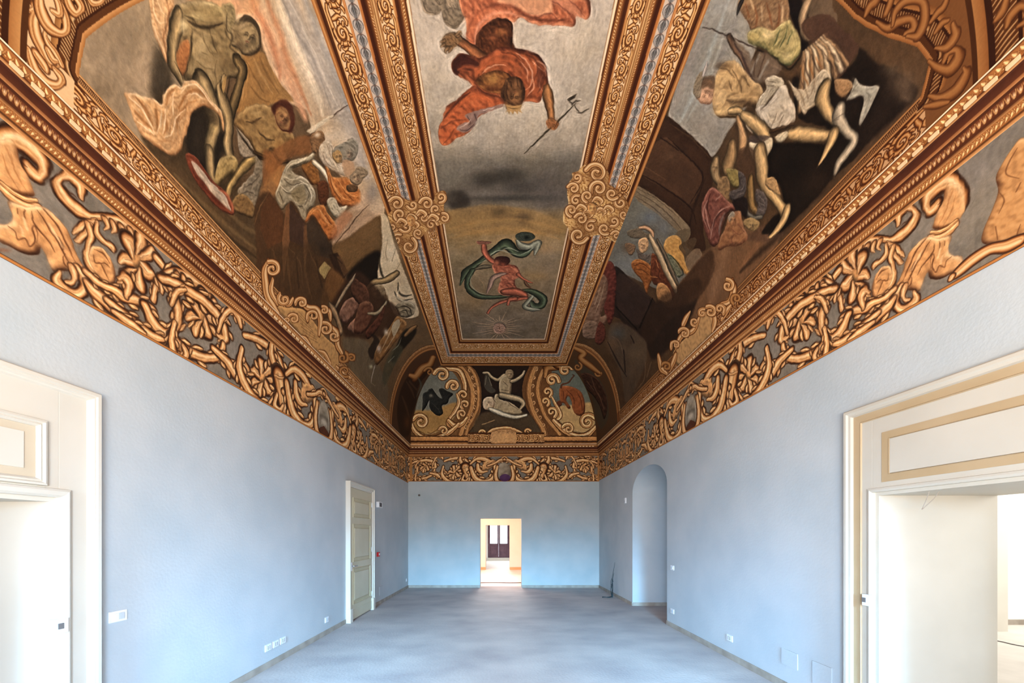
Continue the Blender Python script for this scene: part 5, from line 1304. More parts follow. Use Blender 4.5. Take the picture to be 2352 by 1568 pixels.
c.F([[(620, 640), (680, 700), (700, 780)], [(720, 660), (760, 740), (770, 840)], [(590, 650), (600, 740)]], 9, (92, 46, 26), .7)
# centre panel: two pale figures on a dark ground
ce.as_(0)
c = ce.at(860, 740, 4.127)
c.P([(925, 395), (1270, 395), (1460, 395), (1420, 520), (1400, 640), (1420, 760), (1480, 880), (1570, 1000), (1560, 1090), (925, 1090), (920, 1010), (960, 960), (1000, 860), (1015, 700), (1000, 560), (960, 460)], (54, 38, 28), 1, 1)
c.P([(930, 1090), (930, 1000), (1020, 860), (1300, 840), (1480, 880), (1570, 1000), (1560, 1090)], (96, 78, 54), 8, .9)
PF = shade_ramp((176, 158, 124), .36, 1.25)
c.as_(3)
c.T([(1040, 480), (1075, 480), (1110, 520), (1170, 545), (1230, 500)], [26, 26, 30, 34, 40], PF)
c.P([(1050, 500), (1080, 500), (1110, 600), (1150, 650), (1100, 670), (1040, 610)], (84, 78, 66), 3, .9)
c.F([[(1060, 510), (1050, 590)], [(1080, 520), (1110, 600)]], 9, (150, 142, 120), .7)
c.M([(1190, 540), (1240, 500), (1290, 520), (1300, 600), (1290, 690), (1250, 720), (1200, 700), (1180, 620)], (176, 158, 124), (216, 200, 164), (80, 62, 42), 22)
c.M([(1240, 480), (1260, 450), (1300, 450), (1320, 480), (1310, 530), (1265, 530)], (160, 138, 104), (196, 176, 140), (74, 56, 38), 14)
c.face(1283, 492, 30, 0, (176, 154, 120), (76, 58, 42))
c.T([(1300, 560), (1350, 540), (1400, 500), (1420, 460)], [36, 36, 30, 20], PF)
c.T([(1200, 690), (1290, 710), (1370, 730), (1410, 770), (1380, 820)], [60, 60, 54, 44, 26], PF)
c.M([(1140, 690), (1170, 680), (1180, 720), (1220, 740), (1290, 760), (1360, 810), (1400, 850), (1380, 880), (1260, 870), (1180, 850), (1110, 830), (1130, 760)], (182, 164, 128), (220, 204, 168), (84, 64, 44), 20)
c.M([(1030, 740), (1060, 710), (1120, 710), (1140, 760), (1120, 820), (1060, 830), (1030, 800)], (206, 186, 154), (232, 218, 190), (128, 96, 70), 20)
c.face(1080, 772, 40, -60, (212, 192, 160), (120, 92, 70))
c.T([(1090, 820), (1160, 850), (1240, 880), (1340, 900), (1440, 880)], [30, 50, 44, 36, 24], shade_ramp((206, 200, 176), .4, 1.15))
c.F([[(1110, 840), (1200, 890), (1300, 910)], [(1120, 720), (1150, 760)], [(1230, 720), (1290, 780), (1370, 830)], [(1220, 560), (1260, 600)], [(1200, 640), (1270, 650)]], 7, (78, 62, 46), .7)
c.as_(0)
c.T([(1020, 970), (1080, 950), (1140, 928)], [16, 14, 14], shade_ramp((150, 122, 82)))
# bands between the panels
def ovalframe(c, pts, w):
    c.T(pts, w * 1.5, [[-1, -.72, -.66, -.3, .1, .5, .66, .72, 1], [(88, 50, 24), (190, 134, 74), (104, 60, 28), (214, 160, 96), (196, 140, 78), (214, 158, 94), (104, 60, 28), (186, 130, 70), (84, 46, 20)]])
ovalframe(c, [(800, 400), (880, 500), (930, 640), (930, 780), (900, 880), (850, 980), (820, 1060)], 44)
ovalframe(c, [(880, 400), (950, 500), (985, 640), (980, 800), (940, 900), (890, 990), (870, 1060)], 26)
c2 = ce.at(1150, 740, 4.127)
ovalframe(c2, [(450, 390), (380, 500), (350, 640), (380, 780), (430, 900), (520, 1010), (560, 1060)], 34)
ovalframe(c2, [(350, 390), (300, 500), (270, 640), (290, 780), (340, 900), (400, 1000), (420, 1090)], 44)
for sgn, cc, tone in ((1, ce, 'ochre'),):
    c = ce.at(860, 740, 4.127)
    for (x, y) in ((905, 450), (935, 520), (955, 590), (965, 660), (960, 730), (950, 800), (930, 870), (900, 930), (870, 990)):
        c.V(x, y, 20, 90, 1.0, 12, 'gold', n=3)
    # left oval frame scrolls
    c.T([(610, 430), (700, 440), (800, 460), (850, 560), (860, 640)], [20, 40, 60, 50, 40], 'gold')
    c.V(640, 500, 74, 190, 1.25, 50, 'gold'); c.V(748, 605, 62, 170, 1.25, 46, 'gold')
    c.V(840, 690, 56, 120, 1.1, 38, 'gold'); c.V(860, 780, 50, 120, 1.1, 34, 'gold'); c.V(830, 870, 50, 130, 1.1, 34, 'gold')
    c.T([(780, 680), (800, 760), (760, 850), (720, 900), (700, 960), (740, 1000)], [20, 40, 40, 30, 50, 30], 'gold')
    c.T([(700, 930), (760, 980), (830, 960), (880, 900)], [40, 60, 50, 24], 'gold')
    c.T([(470, 1080), (560, 1100), (660, 1070), (740, 1020), (800, 960)], [36, 50, 56, 50, 30], 'gold')
    c.V(440, 945, 78, 200, 1.2, 52, 'gold'); c.V(655, 1030, 46, 200, 1.1, 32, 'gold')
    c.T([(350, 960), (380, 1030), (440, 1080), (520, 1110)], [30, 50, 50, 30], 'gold')
    c.F([[(500, 1040), (540, 1050), (620, 1000)], [(420, 1030), (480, 1060)]], 8, (104, 60, 26), .8)
    c.V(1025, 1050, 34, 200, 1.1, 24, 'gold')
    c = ce.at(1150, 740, 4.127)
    for (x, y) in ((335, 440), (310, 520), (300, 600), (296, 680), (310, 760), (340, 830), (370, 900), (400, 970), (410, 1040)):
        c.V(x, y, 20, 90, -1.0, 12, 'gold', n=3)
    c.T([(640, 390), (540, 410), (440, 440), (420, 520)], [20, 50, 60, 40], 'ochre')
    c.V(610, 455, 66, 350, -1.25, 46, 'gold'); c.V(485, 550, 66, 10, -1.25, 48, 'gold')
    c.V(440, 660, 50, 60, -1.1, 36, 'gold'); c.V(420, 750, 44, 60, -1.1, 32, 'gold'); c.V(480, 850, 56, 60, -1.1, 38, 'gold')
    c.T([(480, 700), (520, 780), (560, 850), (560, 900), (520, 930)], [16, 34, 36, 40, 20], 'gold')
    c.T([(500, 930), (560, 990), (640, 1050), (740, 1080), (830, 1060), (900, 990)], [40, 60, 60, 56, 60, 40], 'gold')
    c.V(820, 945, 80, 330, -1.3, 52, 'gold'); c.V(640, 1010, 56, 200, 1.2, 40, 'gold')
    c.V(250, 1040, 34, 340, -1.1, 24, 'gold')
    # cartouche under the centre panel
    c = ce.at(860, 740, 4.127)
    c.as_(20)
    c.M([(1080, 1090), (1100, 1040), (1160, 1010), (1240, 1000), (1330, 1010), (1400, 1060), (1440, 1110), (1380, 1150), (1240, 1150), (1120, 1150)], (222, 170, 110), (244, 204, 150), (140, 88, 44), 14)
    c.T([(1040, 1100), (1100, 1030), (1180, 1005), (1240, 1000), (1310, 1010), (1390, 1050), (1450, 1100)], [20, 34, 30, 34, 30, 34, 20], 'gold')
    for x in (1170, 1215, 1260, 1305):
        c.V(x, 1035, 18, 0, 1, 11, 'gold', n=3)
    c.V(1060, 1120, 26, 100, 1.1, 18, 'gold'); c.V(1440, 1120, 26, 80, -1.1, 18, 'gold')
ce.as_(0)
U, V_ = ce.gu, ce.gv
band(ce, (V_ < .22) & ((U < -1.0) | (U > 1.3)), V_ / .22, U, .22, [(0, .3, ((226, 170, 104), (150, 96, 48))), (.3, .45, (96, 54, 26)), (.45, .9, ((196, 134, 72), (222, 164, 98))), (.9, 1.0, (104, 60, 28))])
band(ce, (V_ < .30) & (U > -1.0) & (U < 1.3) & ((U < -.30) | (U > .45)), V_ / .30, U, .30, [(0, .14, ((232, 178, 112), (140, 88, 44))), (.14, .22, (96, 54, 26)), (.22, .86, [TS2, 1.2, 0]), (.86, 1.0, (104, 60, 28))])
m = (V_ > 2.33)
band(ce, m, (V_ - 2.33) / .1, U, .1, [(0, .5, (76, 44, 22)), (.5, 1.0, ((180, 122, 64), (206, 150, 88)))])
ce.seam(.12, 61)

# ================================================================ canvas: frieze, traced on the left wall and mirrored at the room's middle
ZB, ZC = 1.565, 2.36                              # frieze bottom and top above the eye
YM = 5.87                                          # middle of the painted scheme
ff = Canvas(Wall(XL, ZB, ZC, 1.55, 5.87), 300, (136, 130, 120))
n0 = fbm(ff.h, ff.w, 60, 77, 4)[..., None]
ff.im += n0 * np.array([.10, .10, .11], np.float32)
GOLDT = [[-1, -.86, -.70, -.45, -.2, .05, .28, .45, .62, .78, .9, 1], [(62, 32, 16), (104, 56, 26), (178, 112, 54), (228, 174, 114), (248, 214, 164), (240, 196, 138), (206, 148, 88), (234, 184, 124), (210, 150, 88), (156, 92, 42), (92, 46, 20), (56, 28, 14)]]
leafy = False
DKR = ([-1, -.6, 0, .6, 1], [(88, 62, 44), (70, 36, 20), (60, 32, 18), (70, 36, 20), (88, 62, 44)])
def K(c, pts, w, flip=False):
    w = np.array(w, float)
    lobes = []
    if leafy:
        w = w * 1.12
        e = catmull(np.column_stack([np.asarray(pts, float), w]), 6)
        d = np.gradient(e[:, :2], axis=0); d /= np.linalg.norm(d, axis=1)[:, None] + 1e-9
        acc = 0; sd = 1
        for i in range(2, len(e) - 3):
            acc += np.linalg.norm(e[i, :2] - e[i - 1, :2])
            if acc > e[i, 2] * .62:
                acc = 0; sd = -sd
                p, t, r_ = e[i, :2], d[i], e[i, 2]
                nrm = np.array([-t[1], t[0]]) * sd
                lobes.append(([tuple(p + nrm * r_ * .2 - t * r_ * .2), tuple(p + nrm * r_ * .55 + t * r_ * .15), tuple(p + nrm * r_ * .68 + t * r_ * .6)], r_, sd))
    for q, r_, sd in lobes: c.T(q, [r_ * .5, r_ * .62, r_ * .40], DKR, .95, 4)
    c.T(pts, w * 1.16, DKR, .9)
    for q, r_, sd in lobes: c.T(q, [r_ * .38, r_ * .48, r_ * .24], 'gold', 1, 4, sd > 0)
    c.T(pts, w * (.92 if leafy else 1), GOLDT, 1, 6, flip)
c = ff.at(0, 300, 4)
# console column with volute nearest the camera
K(c, [(60, 560), (0, 420), (-60, 260), (-30, 120), (80, 60), (220, 120), (330, 220), (380, 330), (370, 430), (300, 400), (240, 320)], [60, 110, 190, 230, 210, 190, 150, 110, 90, 100, 70])
c.F([[(120, 170), (200, 200), (190, 280), (240, 330)]], 26, (84, 40, 20), .9)
c.M([(-120, 300), (-60, 100), (100, 80), (160, 200), (180, 300), (240, 400), (300, 540), (310, 600), (200, 600), (60, 540), (-40, 460)], (222, 168, 108), (248, 214, 160), (110, 60, 28), 50, edge=.5, model=.2)
c.F([[(0, 200), (60, 380), (180, 560)], [(90, 220), (130, 380), (240, 560)], [(40, 140), (100, 300)]], 16, (176, 112, 58), .6)
c.T([(0, 520), (100, 620), (220, 680), (350, 690)], [50, 66, 60, 56], GOLDT)
c.T([(10, 490), (120, 580), (230, 630), (330, 640)], [30, 40, 40, 36], 'gold')
c.M([(60, 640), (200, 690), (360, 690), (480, 760), (580, 860), (650, 990), (700, 1140), (770, 1260), (800, 1380), (740, 1360), (640, 1290), (560, 1300), (480, 1290), (430, 1180), (380, 1080), (340, 1140), (230, 1140), (100, 1080), (-60, 980), (-60, 860), (60, 860), (110, 800)],
    (222, 164, 102), (248, 212, 160), (84, 44, 22), 60, edge=.75, model=.2)
c.F([[(160, 720), (140, 760)], [(220, 730), (215, 800)], [(280, 740), (300, 850), (420, 1000), (500, 1120)], [(340, 730), (420, 860), (540, 1060), (640, 1240)], [(390, 720), (520, 880), (600, 1040), (680, 1200)], [(500, 960), (540, 1000), (570, 1080), (560, 1100)],
     [(70, 880), (130, 930), (150, 1000), (220, 990), (260, 1060), (310, 1040), (300, 960), (280, 900), (320, 890), (330, 950), (330, 1040)], [(590, 1130), (570, 1210), (640, 1280)], [(700, 1240), (760, 1330), (780, 1400)]], 15, (110, 58, 28), .85)
c.F([[(200, 800), (240, 900)], [(440, 860), (560, 1060)], [(180, 880), (200, 960)]], 34, (250, 222, 176), .5)
K(c, [(700, 1260), (780, 1400), (740, 1490), (640, 1500), (560, 1440), (510, 1360), (540, 1300)], [60, 110, 120, 110, 90, 90, 60])
K(c, [(650, 1250), (680, 1340), (650, 1400), (600, 1390)], [60, 70, 60, 40])
K(c, [(740, 620), (720, 500), (640, 420), (560, 430), (520, 500), (590, 620), (700, 720), (820, 790), (940, 800), (1060, 830), (1180, 900), (1300, 1010), (1400, 1120), (1480, 1220), (1540, 1300)], [50, 90, 100, 90, 100, 110, 110, 80, 80, 96, 90, 84, 70, 50, 26])
c.F([[(590, 510), (620, 560), (660, 580), (720, 640)]], 12, (96, 48, 22), .8)
for x, y in ((960, 860), (1030, 890), (1110, 930), (1190, 960)):
    K(c, [(x, y - 40), (x + 20, y + 20), (x - 10, y + 50)], [50, 50, 24])
K(c, [(880, 820), (800, 850), (720, 900), (660, 940)], [50, 90, 90, 40]); K(c, [(830, 860), (780, 940), (720, 1000), (680, 1010)], [50, 80, 70, 30])
K(c, [(800, 860), (830, 960), (800, 1060), (790, 1130), (820, 1240), (900, 1330), (1000, 1420)], [50, 70, 60, 60, 76, 90, 60])
K(c, [(890, 840), (880, 930), (930, 1010), (1010, 1060), (1030, 1100)], [40, 50, 50, 60, 30])
c.M([(810, 1090), (880, 1060), (960, 1100), (1030, 1210), (1055, 1320), (1040, 1400), (980, 1410), (880, 1320), (830, 1220)], (224, 166, 104), (250, 214, 160), (84, 42, 22), 30, edge=.8, model=.2)
c.F([[(850, 1140), (870, 1220), (950, 1220), (1000, 1260)], [(920, 1220), (960, 1300), (990, 1370)], [(860, 1100), (940, 1130), (1000, 1220)]], 12, (112, 60, 28), .8)
def flower(c, x, y, r, kx=.8, n=6, ph=0):
    for k in range(n):
        a = 2 * PI * k / n + ph
        p = [(x + kx * r * t * math.cos(a + o), y + r * 1.15 * t * math.sin(a + o)) for t, o in ((.25, 0), (.7, .18), (1.0, .05))]
        K(c, p, [r * .34, r * .56, r * .34])
        c.F([[p[0], p[1]]], r * .06, (140, 80, 38), .6)
    c.M([(x + kx * r * .24 * math.cos(t), y + r * .3 * math.sin(t)) for t in np.linspace(0, 5.6, 8)], (216, 158, 96), r=r * .16)
flower(c, 1250, 1200, 220, .72, 7, .4)
K(c, [(1430, 1170), (1480, 1230), (1550, 1320)], [60, 70, 30])
leafy = True
K(c, [(790, 1400), (860, 1480), (960, 1560), (1020, 1640)], [50, 100, 110, 70])
K(c, [(780, 1300), (900, 1400), (1040, 1460), (1120, 1520), (1250, 1560), (1400, 1640)], [50, 60, 70, 90, 90, 60])
K(c, [(1150, 1520), (1180, 1420), (1140, 1350), (1080, 1360)], [60, 80, 80, 50])
K(c, [(1400, 1560), (1420, 1450), (1420, 1380)], [60, 50, 20])
K(c, [(1480, 1480), (1480, 1380), (1540, 1310), (1640, 1310), (1760, 1370), (1860, 1450), (1930, 1540)], [40, 80, 90, 90, 90, 90, 60])
for x, y in ((1620, 1370), (1680, 1400), (1740, 1450)):
    K(c, [(x, y - 50), (x + 10, y + 30), (x - 14, y + 70)], [50, 50, 24])
c.G(20, 1100, 60, 20, (150, 92, 60), .6)
c = ff.at(300, 560, 3.4)
leafy = True
def px(l, ox, oy, s): return [((x - ox) * s, (y - oy) * s) for x, y in l]
c = ff.at()
K(c, [(330, 700), (350, 740), (375, 765), (400, 755), (408, 720), (395, 670), (378, 640)], [16, 22, 24, 22, 20, 18, 14])
K(c, [(245, 690), (280, 720), (310, 745), (345, 770), (372, 780)], [14, 22, 22, 22, 12])
K(c, [(260, 715), (300, 745), (330, 765)], [12, 20, 10])
flower(c, 463, 722, 44, .82, 7, .2)
K(c, [(368, 640), (400, 650), (430, 668), (465, 690), (495, 720), (512, 750), (516, 780), (500, 770)], [20, 22, 22, 22, 20, 18, 16, 10])
K(c, [(392, 700), (405, 670), (425, 665)], [12, 16, 10])
K(c, [(392, 775), (420, 800), (450, 815), (480, 822), (505, 815), (512, 790)], [18, 24, 24, 22, 20, 12])
K(c, [(400, 740), (392, 780), (400, 815), (412, 828), (426, 815), (420, 795)], [12, 16, 18, 16, 16, 10])
K(c, [(488, 800), (520, 830), (540, 860), (556, 868), (566, 850), (556, 830)], [12, 18, 18, 16, 14, 10])
K(c, [(500, 760), (510, 730), (528, 712), (545, 725), (552, 750)], [10, 14, 16, 14, 8])
flower(c, 602, 868, 33, .85, 7, 0)
K(c, [(560, 770), (590, 780), (620, 800), (640, 830), (645, 860), (634, 900), (618, 925)], [14, 18, 18, 16, 14, 12, 8])
K(c, [(555, 800), (548, 840), (560, 880), (580, 910), (605, 930), (625, 945), (632, 925)], [12, 16, 18, 18, 16, 14, 8])
K(c, [(625, 780), (622, 810), (630, 840), (640, 860)], [10, 14, 14, 12])
K(c, [(640, 865), (646, 900), (650, 930), (662, 960)], [26, 24, 20, 16])
leafy = False
c.T([(630, 862), (642, 868), (654, 868)], [6, 7, 6], 'gold')
K(c, [(636, 905), (630, 930), (642, 940), (650, 930)], [8, 12, 12, 8])
K(c, [(650, 900), (660, 910), (672, 920)], [14, 14, 8])
# bust inside the third spiral
leafy = True
K(c, [(656, 860), (672, 848), (690, 858), (705, 880), (715, 905)], [12, 18, 18, 14, 10])
K(c, [(658, 880), (664, 915), (672, 945), (690, 970), (712, 975), (724, 950), (722, 915)], [12, 16, 18, 18, 18, 14, 10])
K(c, [(678, 880), (680, 905), (690, 925), (704, 930)], [10, 14, 14, 8])
c.M([(690, 900), (700, 880), (715, 885), (722, 905), (712, 925), (697, 920)], (224, 168, 108), r=7)
K(c, [(705, 905), (722, 905), (735, 900), (748, 912)], [12, 12, 12, 8])
K(c, [(670, 965), (665, 985), (672, 995)], [8, 12, 8])
leafy = False
c.M([(738, 920), (752, 925), (762, 950), (762, 985), (748, 1002), (732, 990), (728, 955)], (142, 136, 122), (176, 170, 154), (100, 92, 80), 10, edge=.3)
c.P([(732, 985), (745, 978), (756, 985), (752, 1000), (740, 1003)], (96, 50, 30), 0, .9)
c.G(742, 968, 6, 8, (200, 196, 182), .7)
K(c, [(742, 905), (752, 900), (764, 915)], [10, 12, 8]); K(c, [(728, 925), (724, 960), (728, 990), (742, 1008)], [8, 10, 10, 8])
U, V_ = ff.gu, ff.gv
ff.seam(.07, 91, sharp=.3, lic=.45)
FULL = Canvas(Wall(XL, ZB, ZC, 1.55, YF), 300)
src_u = np.where(FULL.gu <= YM, FULL.gu, 2 * YM - FULL.gu)
def take(u, v):
    x = np.clip((u - 1.55) * ff.ppm, 0, ff.w - 1.01); y = np.clip((v - ZB) * ff.ppm, 0, ff.h - 1.01)
    return ff.im[y.astype(int), x.astype(int)]
def frieze_for(surf, ppm, umap):
    cv = Canvas(surf, ppm)
    u = umap(cv.gu)
    u = np.where(u > YM, 2 * YM - u, u)
    u = np.where((cv.gu > YM) & (u < 2.35), 4.7 - u, u)
    f = (cv.gv - surf.v0) / (surf.v1 - surf.v0)
    cv.im = take(np.clip(u, 1.6, YM), ZB + f * (ZC - ZB)).astype(np.float32)
    band(cv, f < .03, f / .03, cv.gu, 1, [(0, .2, (110, 66, 34)), (.2, .8, ((206, 140, 70), (190, 122, 58))), (.8, 1.0, (80, 48, 28))])
    return cv
fl = frieze_for(Wall(XL, ZB, ZC, 1.55, YF), 300, lambda u: u)
fr = frieze_for(Wall(XR, 1.64, 2.42, 1.55, YF), 300, lambda u: 2.17 + (u - 2.49) * (5.87 - 2.17) / (5.785 - 2.49))
c = fr.at(1764, 300, 4)
c.M([(2352, 60), (2250, 160), (2160, 300), (2100, 430), (2120, 560), (2060, 740), (1990, 900), (1970, 1020), (2060, 1050), (2200, 1030), (2420, 940), (2500, 600), (2480, 200)], (206, 152, 92), (240, 196, 138), (80, 44, 24), 50, edge=.6, model=.3)
c.F([[(2300, 160), (2220, 300), (2200, 400), (2320, 440)], [(2130, 560), (2180, 640), (2130, 760)], [(2100, 880), (2120, 1000)], [(2330, 860), (2300, 960), (2350, 1000)], [(2330, 480), (2290, 560)]], 14, (112, 66, 34), .7)
K(c, [(2320, 1010), (2200, 1060), (2050, 1090), (1900, 1180), (1780, 1280), (1700, 1350)], [90, 110, 90, 90, 80, 40])
K(c, [(1700, 1340), (1690, 1360), (1680, 1370)], [50, 40, 20])
class EndWall:
    u0, u1, v0, v1 = XL, XR, 1.61, 2.40
    def uv(s, x, y): return (x - CX) / F * YF, (CY - y) / F * YF
    def pos(s, u, v): return u, np.full_like(u, YF), v
fe = frieze_for(EndWall(), 260, lambda u: YM + np.abs(u - .10) * 1.0)
c = fe.at()
c.M([(1146, 1068), (1158, 1062), (1170, 1070), (1172, 1090), (1160, 1102), (1146, 1092)], (160, 146, 124), (190, 178, 156), (110, 96, 80), 8, edge=.3)
c.P([(1148, 1094), (1160, 1088), (1172, 1094), (1166, 1104), (1152, 1104)], (92, 52, 110), 0, .85)
for x in (941, 1372):
    c.P([(x, 1045), (x + 6, 1045), (x + 6, 1108), (x, 1108)], (190, 132, 70), 0, .9, False)

# ================================================================ canvas: the painted cornice (runs along u, profile along v in 0..1)
class CorniceStrip:
    u0, u1, v0, v1 = 0.0, 4.0, 0.0, .5
    def uv(s, x, y): return x, y
cc = Canvas(CorniceStrip(), 200, (150, 96, 48))
f = cc.gv / .5
band(cc, f >= 0, f, cc.gu, .5, [(0, .05, ((214, 156, 92), (160, 104, 54))), (.05, .08, (104, 62, 30)), (.08, .20, [TFO, 1.0, 0]), (.20, .25, ((206, 150, 90), (120, 72, 36))), (.25, .30, (96, 50, 26)),
      (.30, .43, [TEG, .8, 0]), (.43, .47, (84, 42, 20)), (.47, .53, ((200, 140, 84), (150, 94, 50))), (.53, .70, ((100, 52, 30), (84, 42, 26))), (.70, .74, ((214, 160, 98), (150, 96, 50))), (.74, .77, (110, 64, 34)),
      (.77, .92, [TFO, 1.2, 1]), (.92, .945, (120, 74, 40)), (.945, 1.0, ((252, 236, 208), (244, 214, 170)))])
cc.im *= (1 + fbm(cc.h, cc.w, 30, 5, 3)[..., None] * .16)
# ================================================================ materials
def lin(c):
    c = np.array(c, float) / 255
    return tuple(np.where(c <= .04045, c / 12.92, ((c + .055) / 1.055) ** 2.4)) + (1.0,)

def mat(name, col, rough=.6, col2=None, scale=3.0, bump=0.0, bscale=60, metal=0.0, detail=6, lo=.35, hi=.65, stretch=None):
    m = bpy.data.materials.new(name); m.use_nodes = True
    nt = m.node_tree; n = nt.nodes; l = nt.links
    b = n['Principled BSDF']
    b.inputs['Roughness'].default_value = rough
    b.inputs['Metallic'].default_value = metal
    b.inputs['Specular IOR Level'].default_value = .3
    tc = n.new('ShaderNodeTexCoord'); mp = n.new('ShaderNodeMapping')
    l.new(tc.outputs['Object'], mp.inputs['Vector'])
    if stretch: mp.inputs['Scale'].default_value = stretch
    nz = n.new('ShaderNodeTexNoise'); nz.inputs['Scale'].default_value = scale; nz.inputs['Detail'].default_value = detail
    l.new(mp.outputs['Vector'], nz.inputs['Vector'])
    r = n.new('ShaderNodeValToRGB')
    r.color_ramp.elements[0].position = lo; r.color_ramp.elements[1].position = hi
    r.color_ramp.elements[0].color = lin(col)
    r.color_ramp.elements[1].color = lin(col2 if col2 is not None else [min(255, x * 1.04) for x in col])
    l.new(nz.outputs['Fac'], r.inputs['Fac']); l.new(r.outputs['Color'], b.inputs['Base Color'])
    if bump:
        n2 = n.new('ShaderNodeTexNoise'); n2.inputs['Scale'].default_value = bscale; n2.inputs['Detail'].default_value = 5
        l.new(tc.outputs['Object'], n2.inputs['Vector'])
        bp = n.new('ShaderNodeBump'); bp.inputs['Strength'].default_value = bump; bp.inputs['Distance'].default_value = .01
        l.new(n2.outputs['Fac'], bp.inputs['Height']); l.new(bp.outputs['Normal'], b.inputs['Normal'])
    return m

def paint_mat(name, cv, repeat=False):
    """fresco material: the painted canvas laid on the plaster in the plaster's own metric coordinates"""
    img = bpy.data.images.new(name, cv.w, cv.h, alpha=False, float_buffer=False)
    px = np.ones((cv.h, cv.w, 4), np.float32); q = np.clip(cv.im, 0, 1); lu = q @ np.array([.3, .55, .15], np.float32)
    px[..., :3] = np.clip(lu[..., None] + (q - lu[..., None]) * .82, 0, 1) ** 1.14 * np.array([1.0, .955, .91])
    img.pixels.foreach_set(px.ravel()); img.update(); img.pack()
    m = bpy.data.materials.new(name); m.use_nodes = True
    nt = m.node_tree; n = nt.nodes; l = nt.links
    b = n['Principled BSDF']; b.inputs['Roughness'].default_value = .85; b.inputs['Specular IOR Level'].default_value = .12
    uvn = n.new('ShaderNodeUVMap'); uvn.uv_map = 'uv'
    t = n.new('ShaderNodeTexImage'); t.image = img; t.interpolation = 'Linear'
    t.extension = 'REPEAT' if repeat else 'EXTEND'
    l.new(uvn.outputs['UV'], t.inputs['Vector'])
    tc = n.new('ShaderNodeTexCoord')
    nz = n.new('ShaderNodeTexNoise'); nz.inputs['Scale'].default_value = 45; nz.inputs['Detail'].default_value = 6
    l.new(tc.outputs['Object'], nz.inputs['Vector'])
    mx = n.new('ShaderNodeMix'); mx.data_type = 'RGBA'; mx.blend_type = 'OVERLAY'; mx.inputs['Factor'].default_value = .22
    l.new(t.outputs['Color'], mx.inputs['A']); l.new(nz.outputs['Color'], mx.inputs['B'])
    hs = n.new('ShaderNodeHueSaturation'); hs.inputs['Saturation'].default_value = 0
    l.new(nz.outputs['Color'], hs.inputs['Color']); l.new(hs.outputs['Color'], mx.inputs['B'])
    l.new(mx.outputs['Result'], b.inputs['Base Color'])
    bp = n.new('ShaderNodeBump'); bp.inputs['Strength'].default_value = .25; bp.inputs['Distance'].default_value = .006
    l.new(nz.outputs['Fac'], bp.inputs['Height']); l.new(bp.outputs['Normal'], b.inputs['Normal'])
    return m

M_WALL = mat('pale_blue_plaster', (181, 190, 195), .8, (193, 199, 202), 1.6, .15, 40)
M_WALLB = mat('pale_blue_plaster_end', (174, 185, 188), .8, (188, 194, 195), 1.6, .15, 40)
M_FLOOR = mat('dusty_screed', (160, 150, 148), .7, (190, 178, 172), 1.5, .35, 30, detail=12, lo=.3, hi=.7, stretch=(.8, 1.15, 1))
M_SKIRT = mat('grey_skirting', (150, 140, 128), .7, (172, 162, 150), 6)
M_CREAM = mat('cream_paint', (205, 200, 188), .45, (211, 206, 194), 2)
M_TAN2 = mat('pale_tan_paint', (196, 182, 158), .5, (202, 189, 166), 3)
M_CREAM2 = mat('stone_cream_paint', (192, 186, 173), .5, (199, 193, 180), 2)
M_TAN = mat('tan_paint', (176, 153, 119), .5, (182, 159, 126), 3)
M_LEAF = mat('grey_green_cream_paint', (198, 192, 166), .5, (206, 200, 176), 2)
M_LEAFT = mat('ochre_paint', (188, 180, 148), .5, (196, 188, 158), 2)
M_WHITE = mat('white_plastic', (226, 230, 234), .35)
M_GREYP = mat('grey_plastic', (190, 198, 206), .4)
M_RED = mat('red_plastic', (186, 36, 40), .4)
M_DARKP = mat('dark_plastic', (52, 40, 48), .3)
M_STEEL = mat('steel', (200, 200, 205), .25, metal=.9)
M_WROOM = mat('white_room_plaster', (240, 238, 232), .8, (244, 242, 238), 2)
M_PROOM = mat('peach_room_plaster', (242, 208, 184), .8, (246, 214, 192), 2)
M_RFLOOR = mat('pale_floor', (214, 206, 196), .6, (226, 218, 208), 3)
M_WOODP = mat('plum_brown_paint', (92, 66, 78), .5, (110, 82, 92), 6)
M_BLACK = mat('dark_teal_rubber', (46, 62, 68), .5)
M_CEIL = mat('rough_plaster', (150, 130, 105), .9)
M_HOLE = mat('dark_grey_ring', (110, 106, 104), .8)
M_DENT = mat('cream_limewash', (232, 196, 148), .8, (240, 208, 162), 12)
M_GLASS = bpy.data.materials.new('window_glass'); M_GLASS.use_nodes = True
_b = M_GLASS.node_tree.nodes['Principled BSDF']
_b.inputs['Transmission Weight'].default_value = 1; _b.inputs['Roughness'].default_value = 0.0; _b.inputs['IOR'].default_value = 1.45

# ================================================================ mesh helpers
def tag(o, label=None, cat=None, group=None, kind=None):
    if label: o['label'] = label
    if cat: o['category'] = cat
    if group: o['group'] = group
    if kind: o['kind'] = kind
    return o

def link(name, me, m, parent=None):
    o = bpy.data.objects.new(name, me)
    if m is not None and not me.materials: me.materials.append(m)
    COL.objects.link(o)
    if parent is not None: o.parent = parent
    return o

